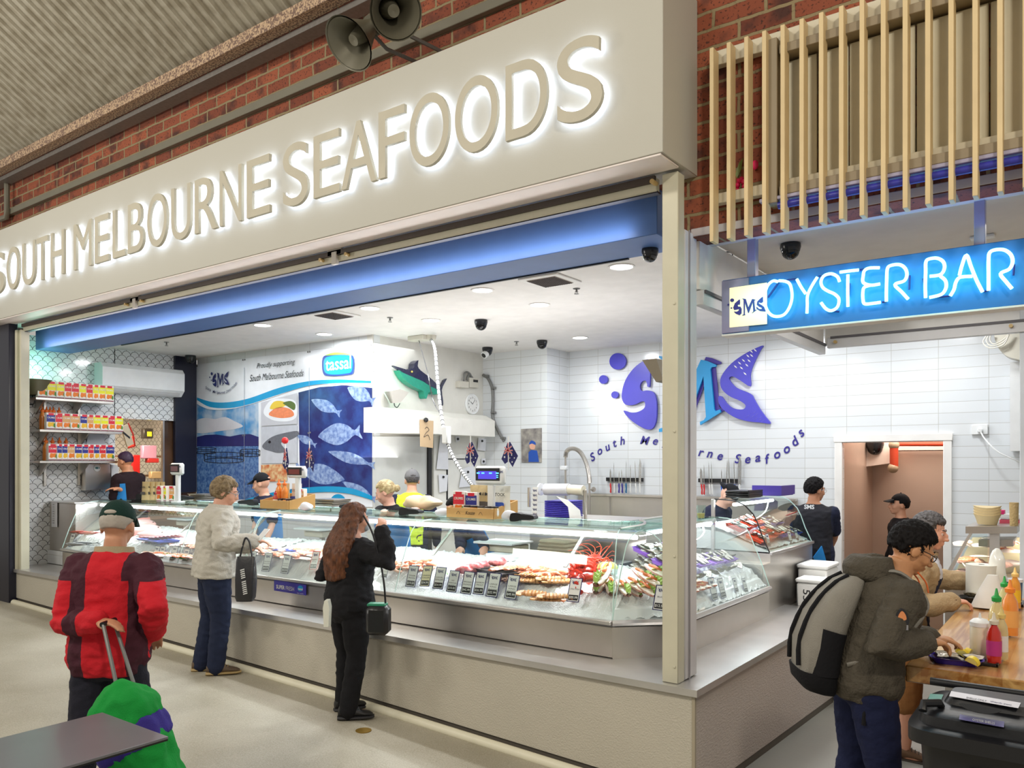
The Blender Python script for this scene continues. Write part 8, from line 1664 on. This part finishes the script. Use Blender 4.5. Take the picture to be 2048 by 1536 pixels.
for s_ in (-1, 1): q = V((b0.x, b0.y, gz + .075)) + RT * .14 + FW * .14 * s_; part('wheel', MB().cyl(q - FW * .015, q + FW * .015, .075, n=22), M_BLACK, tr_t, True)
# 2 grey fleece woman
c = onZ(428, 1342, .05); P = person((c.x, c.y), fz(c.x, c.y), (.42, .91), 1.72, 7, SKIN('fair', (226, 178, 152)), 'woman in a pale grey fleece and dark jeans with curly ash hair', fabric('fleece_grey', (196, 192, 182), 90, .5), (fabric('jeans_navy', (34, 42, 66), 200, .3), 1.0, .012), ('curly', HGY), head=(-22, 16), R=onD(507, 1082, 6.55), L=onD(500, 1092, 6.8), feet=((.10, .03), (-.09, -.06)), g=1.16, topspec=dict(hem=-.07, off=.032, sl=.028, fold=.022, collar=fabric('fleece_grey', (196, 192, 182))))
for sd_ in (1, -1): shoe(P, sd_, mat('shoe_brown', (98, 82, 66), .7, var=(20, .15)), mat('sole_tan', (176, 152, 104), .6), rot=-.2)
glasses(P, mat('specs_silver', (170, 170, 170), .3, 1))
W = WM[P['t']] @ P['hand'][1][0]; t = thing('mobile_phone', W + V((.04, .06, .02)), 'white mobile phone held by the woman in the pale fleece', 'phone'); part('phone_body', MB().box((0, 0, .03), (.07, .008, .13), .004, Matrix.Rotation(-.8, 3, 'X')), M_WPLAST, t)
q = onD(492, 1108, 6.45); t = thing('tote_bag', q - V((0, 0, .36)), 'black shiny tote bag with white lettering hanging from the fleece-clad arm', 'bag'); bm_ = mat('bag_black', (44, 44, 48), .35, bump=(12, .5))
def tot(z, w_, d): return [q + V((0, 0, z)) + RT * (w_ * math.copysign(abs(math.cos(v)) ** .5, math.cos(v))) + FW * (d * math.copysign(abs(math.sin(v)) ** .5, math.sin(v))) for v in [2 * PI * j / 18 for j in range(18)]]
mb = MB().loft([tot(-.38, .065, .05), tot(-.35, .075, .06), tot(-.2, .085, .055), tot(-.06, .08, .03), tot(-.02, .07, .015)]); mb.v = [p + RT * .015 * noise.noise(p * 9) for p in mb.v]; part('bag_body', mb, bm_, t, True)
part('handle', MB().tube(curve3([q + V((0, 0, -.03)) - RT * .05, q + V((0, 0, .09)) - RT * .02, q + V((0, 0, .13)), q + V((0, 0, .09)) + RT * .03, q + V((0, 0, -.03)) + RT * .05]), .008, 6), bm_, t, True)
mb = MB()
for i in range(13):
    if i != 5: mb.box(q + V((0, 0, -.12 - .016 * i)) - FW * .060 + RT * (.002 * i - .01), (.034, .004, .008), 0, Matrix.Rotation(HEAD, 3, 'Z') @ Matrix.Rotation(-.3, 3, 'Y'))
part('lettering', mb, M_WPLAST, t, True, smooth=0)
# 3 black-clad woman
c = onZ(698, 1428, -.005); P = person((c.x, c.y), fz(c.x, c.y), (.22, .975), 1.58, 4, SKIN('fair', (226, 178, 152)), 'woman in black with long brown hair standing at the middle case', BLK, (fabric('trouser_black', (22, 22, 26)), 1.0, .010), ('long', HBR), head=(-14, 4), R=onD(764, 1062, 5.62), L=onD(690, 1110, 6.0), feet=((.09, -.03), (-.11, .05)), g=1.12, topspec=dict(hem=-.15, off=.034, sl=.026, fold=.018), elbow=(1.4, .1, -1), elbowL=(.2, -.1, -1))
for sd_ in (1, -1): shoe(P, sd_, SB, SBS, rot=-.5 if sd_ > 0 else -.2)
part('face_mask', MB().ball(P['hp'](0, .088, -.05), V((.045, .028, .042)), 12, 8, P['Rh']), mat('mask_blue', (196, 216, 228), .7), P['t'])
q = onD(757, 1222, 5.5); t = thing('handbag', q - V((0, 0, .14)), 'black leather shoulder bag at the right hip of the woman in black', 'bag'); mb = MB().box(q - V((0, 0, .06)), (.16, .12, .20), .025, Matrix.Rotation(.5, 3, 'Z')); part('bag_body', mb, mat('leather_black', (30, 30, 34), .3, bump=(20, .3)), t, True)
part('strap', MB().tube(curve3([q + RT * .05 + V((0, 0, .03)), q + RT * .03 + V((0, 0, .25)), q - RT * .05 + V((0, .02, .52)), q - RT * .12 + V((0, .02, .66))]), .007, 6), MATS['leather_black'], t, True); part('green_trim', MB().box(q + V((-.01, 0, .045)), (.13, .08, .02), .006, Matrix.Rotation(.5, 3, 'Z')), mat('trim_green', (30, 130, 96), .5), t, True)
q = onD(652, 1225, 5.45); single('shopping_bag', MB().loft([[q + RT * x + FW * y + V((0, 0, z)) for x, y in ((-w_, .0), (w_, .0), (w_, .08), (-w_, .08))] for z, w_ in ((-.10, .016), (.03, .022), (.08, .012))]), mat('bag_cream', (232, 234, 222), .6), 'cream and green shopping bag at the left hip of the woman in black', 'bag')
# 4 kitchen worker
c = onD(262, 1050, 10.55); P = person((c.x, c.y), .24, (-.9, -.35), 1.80, 6, SKIN('warm', (214, 150, 112)), 'kitchen worker in a dark brown polo shirt and blue apron near the scale tiles', fabric('polo_brown', (44, 30, 34)), (NAVY,), ('crop', HPU), head=(0, 16), R=onD(236, 978, 10.3), L=onD(232, 984, 10.6), g=1.12, topspec=dict(sleeve=.5, off=.022)); apron(P, APR)
part('shoulder_stripe', MB().tube(curve3([P['arm'][1][0] + V((.02, -.02, .085)), P['arm'][1][0] + V((.065, -.01, .03)), P['arm'][1][0].lerp(P['arm'][1][1], .5) + V((.07, 0, 0))]), .010, 6), mat('stripe_cream', (226, 206, 170), .7), P['top'])
# 5 black cap staff
c = onY(538, 1000, 1.78); P = person((c.x, c.y), fz(c.x, 0) * 0 + .06, (-.15, -1), 1.70, 8, SKIN('fair', (226, 178, 152)), 'worker in a black cap and blue apron behind the left wooden crate', NAVY, (NAVY,), ('none', HB, (CAPB, False)), head=(-50, 10), R=onY(505, 1085, 1.5), L=onY(530, 1090, 1.5), topspec=dict(sleeve=.5)); apron(P, APR)
# 6 blonde
c = onY(788, 1000, 1.72); P = person((c.x, c.y), .01, (-.15, -1), 1.70, 8, SKIN('pink', (236, 184, 164)), 'blonde worker with a bun leaning over the case top holding a paper bag', BLK, (NAVY,), ('bun', HBL), head=(-48, 20), R=onD(775, 1022, 7.5), L=onD(835, 1022, 7.7), topspec=dict(sleeve=.5)); apron(P, APR)
# 7 hi vis
c = onY(822, 1000, 2.75); VIS = fabric('hi_vis_lime', (206, 236, 60), 60)
P = person((c.x, c.y), 0, (-.5, .85), 1.80, 6, SKIN('fair', (226, 178, 152)), 'man in a grey cap and lime hi-vis vest behind the blonde worker', [VIS, NAVY], (NAVY,), ('crop', HDG, (fabric('cap_grey', (120, 120, 122)), False)), head=(20, 5), g=1.05, topspec=dict(paint=lambda p: 0 if abs(p.x) < .165 else 1))
# 8 bent worker seen through the glass
c = onY(962, 1000, 1.85); P = person((c.x, c.y), 0, (-.45, -.9), 1.62, 30, SKIN('fair', (226, 178, 152)), 'bent worker in navy sleeves and blue apron seen through the glass', NAVY, (NAVY,), ('crop', HB), head=(0, 10), R=onY(922, 1112, 1.30), L=onY(972, 1098, 1.30), topspec=dict(sleeve=1.0)); apron(P, APR)
# 9 bald man in backwards cap
c = onD(1412, 1100, 8.75); P = person((c.x, c.y), 0, (.75, -.1), 1.72, 26, SKIN('pale', (232, 186, 164)), 'balding worker in a navy shirt and backwards black cap bent behind the raised case', NAVY, (NAVY,), ('none', HB, (CAPB, True)), head=(10, 34), R=onD(1460, 1075, 8.3), L=onD(1450, 1080, 8.8), topspec=dict(sleeve=.5))
# 10 vest man
c = onD(1626, 1100, 8.25); VST = fabric('vest_black', (38, 38, 44), 30); P = person((c.x, c.y), -.02, (-.05, 1), 1.74, 3, SKIN('olive', (196, 140, 108)), 'dark-haired worker in a black quilted vest with his back turned beside the doorway', [VST, NAVY], (NAVY,), ('short', HB), head=(-38, 6), R=onD(1660, 1098, 8.5), L=onD(1600, 1120, 8.3), g=1.08, elbow=(1.3, -.5, -1), topspec=dict(sleeve=.5, off=.024, paint=lambda p: 0 if abs(p.x) < .19 else 1))
glasses(P, mat('specs_clear', (210, 212, 216), .2))
mb = MB(); put_text(mb, 'SMS', V((-.05, -.167, 1.38)), V((1, 0, 0)), V((0, 0, 1)), .10, .045, bold=.03); part('back_print', mb, M_WPLAST, P['top'], smooth=0)
q = onD(1640, 1122, 8.0); part('apron', MB().prism([onD(x, y, 7.95) for x, y in ((1627, 1115), (1644, 1092), (1650, 1112), (1656, 1136), (1634, 1134))], FW * .02), APR, P['t'], True, smooth=0)
# 11 cap man in the back room
c = onY(1806, 1100, 6.0); P = person((c.x, c.y), -.25, (-.8, -.45), 1.76, 3, SKIN('east', (226, 172, 142)), 'young man in a black cap in the back room doorway looking left', BLK, (NAVY,), ('crop', HB, (CAPB, False)), head=(0, -4), g=1.0)
# 12 beige fleece diner
bz_ = -.23; FLC = fabric('fleece_beige', (176, 152, 118), 80, .5); CUF = fabric('cuff_brown', (98, 76, 62), 60, .9); SHN = fabric('shirt_navy', (34, 38, 62), 40); SHW = fabric('shirt_white', (214, 216, 224), 40)
def pb(p):
    if p.y > .085 and abs(p.x - .02) < .10: return 2 if p.z > 1.27 else 1
    return 0
P = person((.70, 1.93), bz_, (.93, .12), 1.78, 17, SKIN('ruddy', (222, 164, 138)), 'diner in a beige fleece and brown shorts leaning on the timber bar', [FLC, SHN, SHW], (fabric('shorts_brown', (150, 104, 62), 60), .62, .02), ('short', HDG), head=(-10, 4), R=onZ(1904, 1203, ZB + .06), L=onZ(1938, 1163, ZB + .10), feet=((.11, .05), (-.10, -.12)), g=1.18, vox=.0065, hcurl=1.0, topspec=dict(hem=-.12, off=.032, sl=.03, fold=.014, paint=pb, collar=FLC), elbow=(.9, -.8, -.9))
for sd_ in (1, -1):
    S, E, W_ = P['arm'][sd_]; d = (W_ - E).normalized(); part('cuff', MB().tube([W_ - d * .055, W_ - d * .03, W_ + d * .006], [.052, .056, .052], 16), CUF, P['top'])
    shoe(P, sd_, mat('sandal_brown', (112, 84, 62), .7), mat('sandal_sole', (60, 50, 42), .7))
# 13 backpacker
c = onD(1728, 1330, 3.95); HOD = fabric('hoodie_charcoal', (84, 78, 68), 70, .9, .14); 
P = person((c.x, c.y), fz(c.x, 0), (.86, .51), 1.77, 21, SKIN('east2', (202, 146, 104)), 'bespectacled man in a charcoal hooded fleece bent over the near bar corner', HOD, (fabric('trouser_deep_navy', (28, 34, 66), 60), 1.0, .006), ('short', HB), head=(0, 20), R=onD(1852, 1284, 3.72), L=onD(1862, 1276, 4.0), feet=((.11, .06), (-.11, -.06)), g=1.12, vox=.0055, hcurl=.9, topspec=dict(hem=-.10, off=.032, sl=.026, fold=.012), elbow=(.5, -.7, -1))
glasses(P, mat('specs_black', (20, 20, 24), .3))
for sd_ in (1, -1): shoe(P, sd_, SB, SBS)
hd_ = P['spine'](.47)[0]; mb = MB(); k = P['k']
mb.loft([[hd_ + V((.115 * math.cos(v) * w_, -.02 - .075 * s_ + .085 * math.sin(v) * w_ - .05 * (math.sin(v) < 0) * s_, .035 + h)) for v in [2 * PI * j / 20 for j in range(20)]] for s_, w_, h in ((.3, .9, -.05), (.9, 1.1, -.01), (1.0, 1.05, .05), (.8, .85, .09), (.5, .6, .09), (.3, .35, .05))]); bake('hood', mb, HOD, P['top'], .011, 3, (.008, 14, (1, 1, 1)))
for sx in (-1, 1): part('drawcord', MB().tube(curve3([hd_ + V((sx * .05, .10, .05)), hd_ + V((sx * .045, .14, .0)), hd_ + V((sx * .05, .15, -.05))]), .004, 6), mat('cord_orange', (226, 110, 50), .6), P['top'])
S, E, W_ = P['arm'][1]; q = S.lerp(E, .38) + V((.078, .0, .0)); bd_ = part('arm_badge', MB().prism([q + V((0, y, z)) for y, z in smooth_poly([(-.03, -.02), (.0, -.024), (.03, -.02), (.026, .02), (.0, .05), (-.026, .02)], 3)], (-.01, 0, 0)), mat('badge_dark', (40, 40, 44), .6), P['top'], smooth=0)
part('badge_centre', MB().prism([q + V((.003, y, z)) for y, z in smooth_poly([(-.018, .0), (.0, -.004), (.018, .0), (.014, .022), (0, .038), (-.014, .022)], 3)], (-.006, 0, 0)), mat('badge_orange', (236, 150, 96), .6), bd_, smooth=0)
part('badge_text', MB().prism([q + V((.003, y, z)) for y, z in ((-.026, -.048), (.026, -.048), (.026, -.026), (-.026, -.026))], (-.012, 0, 0)), mat('badge_grey', (150, 150, 156), .6), bd_, smooth=0)
# backpack
T13 = WM[P['t']]; bp_t = thing('backpack', T13 @ V((0, -.25, 1.0)), 'grey and black backpack worn by the man at the near bar corner', 'backpack')
BG_ = fabric('pack_grey', (146, 142, 134), 200, .4); BK_ = fabric('pack_black', (24, 24, 28), 60); sp0 = P['spine']
def bring(u, w_, d, n=22): p, a = sp0(u); f = V((0, math.cos(a), -math.sin(a))); p = p - f * (.105 * P['k'] + .03 + d); return [T13 @ (p + V((w_ * math.copysign(abs(math.cos(v)) ** .6, math.cos(v)), 0, 0)) + f * (d * math.copysign(abs(math.sin(v)) ** .7, math.sin(v)))) for v in [2 * PI * j / n for j in range(n)]]
part('pack_body', MB().loft([bring(u, w_, d) for u, w_, d in ((-.05, .13, .06), (.0, .155, .095), (.10, .16, .105), (.20, .155, .098), (.30, .145, .082), (.38, .125, .06), (.43, .09, .035))]), BG_, bp_t, True)
part('pack_base', MB().loft([bring(u, w_, d) for u, w_, d in ((-.10, .10, .045), (-.085, .135, .075), (-.05, .158, .094), (.005, .163, .101))]), BK_, bp_t, True)
part('side_pocket', MB().loft([[p + (T13.to_3x3() @ V((.012, 0, 0))) for p in bring(u, .155, .085)] for u in (.0, .10, .17)]), BK_, bp_t, True)
def dfun(u):
    T_ = [(-.05, .06), (.0, .095), (.10, .105), (.20, .098), (.30, .082), (.38, .06), (.43, .035)]
    for (a_, b1), (c_, d_) in zip(T_, T_[1:]):
        if a_ <= u <= c_: return b1 + (d_ - b1) * (u - a_) / (c_ - a_)
    return .035
for x_ in (-.09, .09):
    rows = []
    for u in [.02 + .4 * i / 8 for i in range(9)]: p, a = sp0(u); f = V((0, math.cos(a), -math.sin(a))); dd = {0: .22, 8: .09}.get(int(u * 20), 0); w2 = 2 * dfun(u) + .004; rows.append(p - f * (.105 * P['k'] + .03 + w2) + V((x_ * (1 - u), 0, 0)))
    part('compression_strap', MB().tube([T13 @ q_ for q_ in rows], .011, 6), BK_, bp_t, True)
for sx in (-1, 1):
    p1, a1 = sp0(.46); p0, a0 = sp0(.10); f1 = V((0, math.cos(a1), -math.sin(a1)))
    pts = [p1 + V((sx * .085, 0, 0)) - f1 * .16, p1 + V((sx * .105, 0, 0)) + V((0, 0, .062)) , p1 + V((sx * .125, 0, -.02)) + f1 * .12, sp0(.30)[0] + V((sx * .175, .12, 0)), sp0(.14)[0] + V((sx * .185, .02, 0)), p0 + V((sx * .16, -.14, -.02))]
    part('shoulder_strap', MB().tube([T13 @ q_ for q_ in curve3(pts, 6)], .021, 8, flat=.5), BG_ if sx > 0 else BK_, bp_t, True)
    part('dangling_strap', MB().tube([T13 @ q_ for q_ in curve3([p0 + V((sx * .165, -.10, .0)), p0 + V((sx * .17, -.06, -.16)), p0 + V((sx * .18, -.07, -.30))], 4)], .011, 6), BK_, bp_t, True)
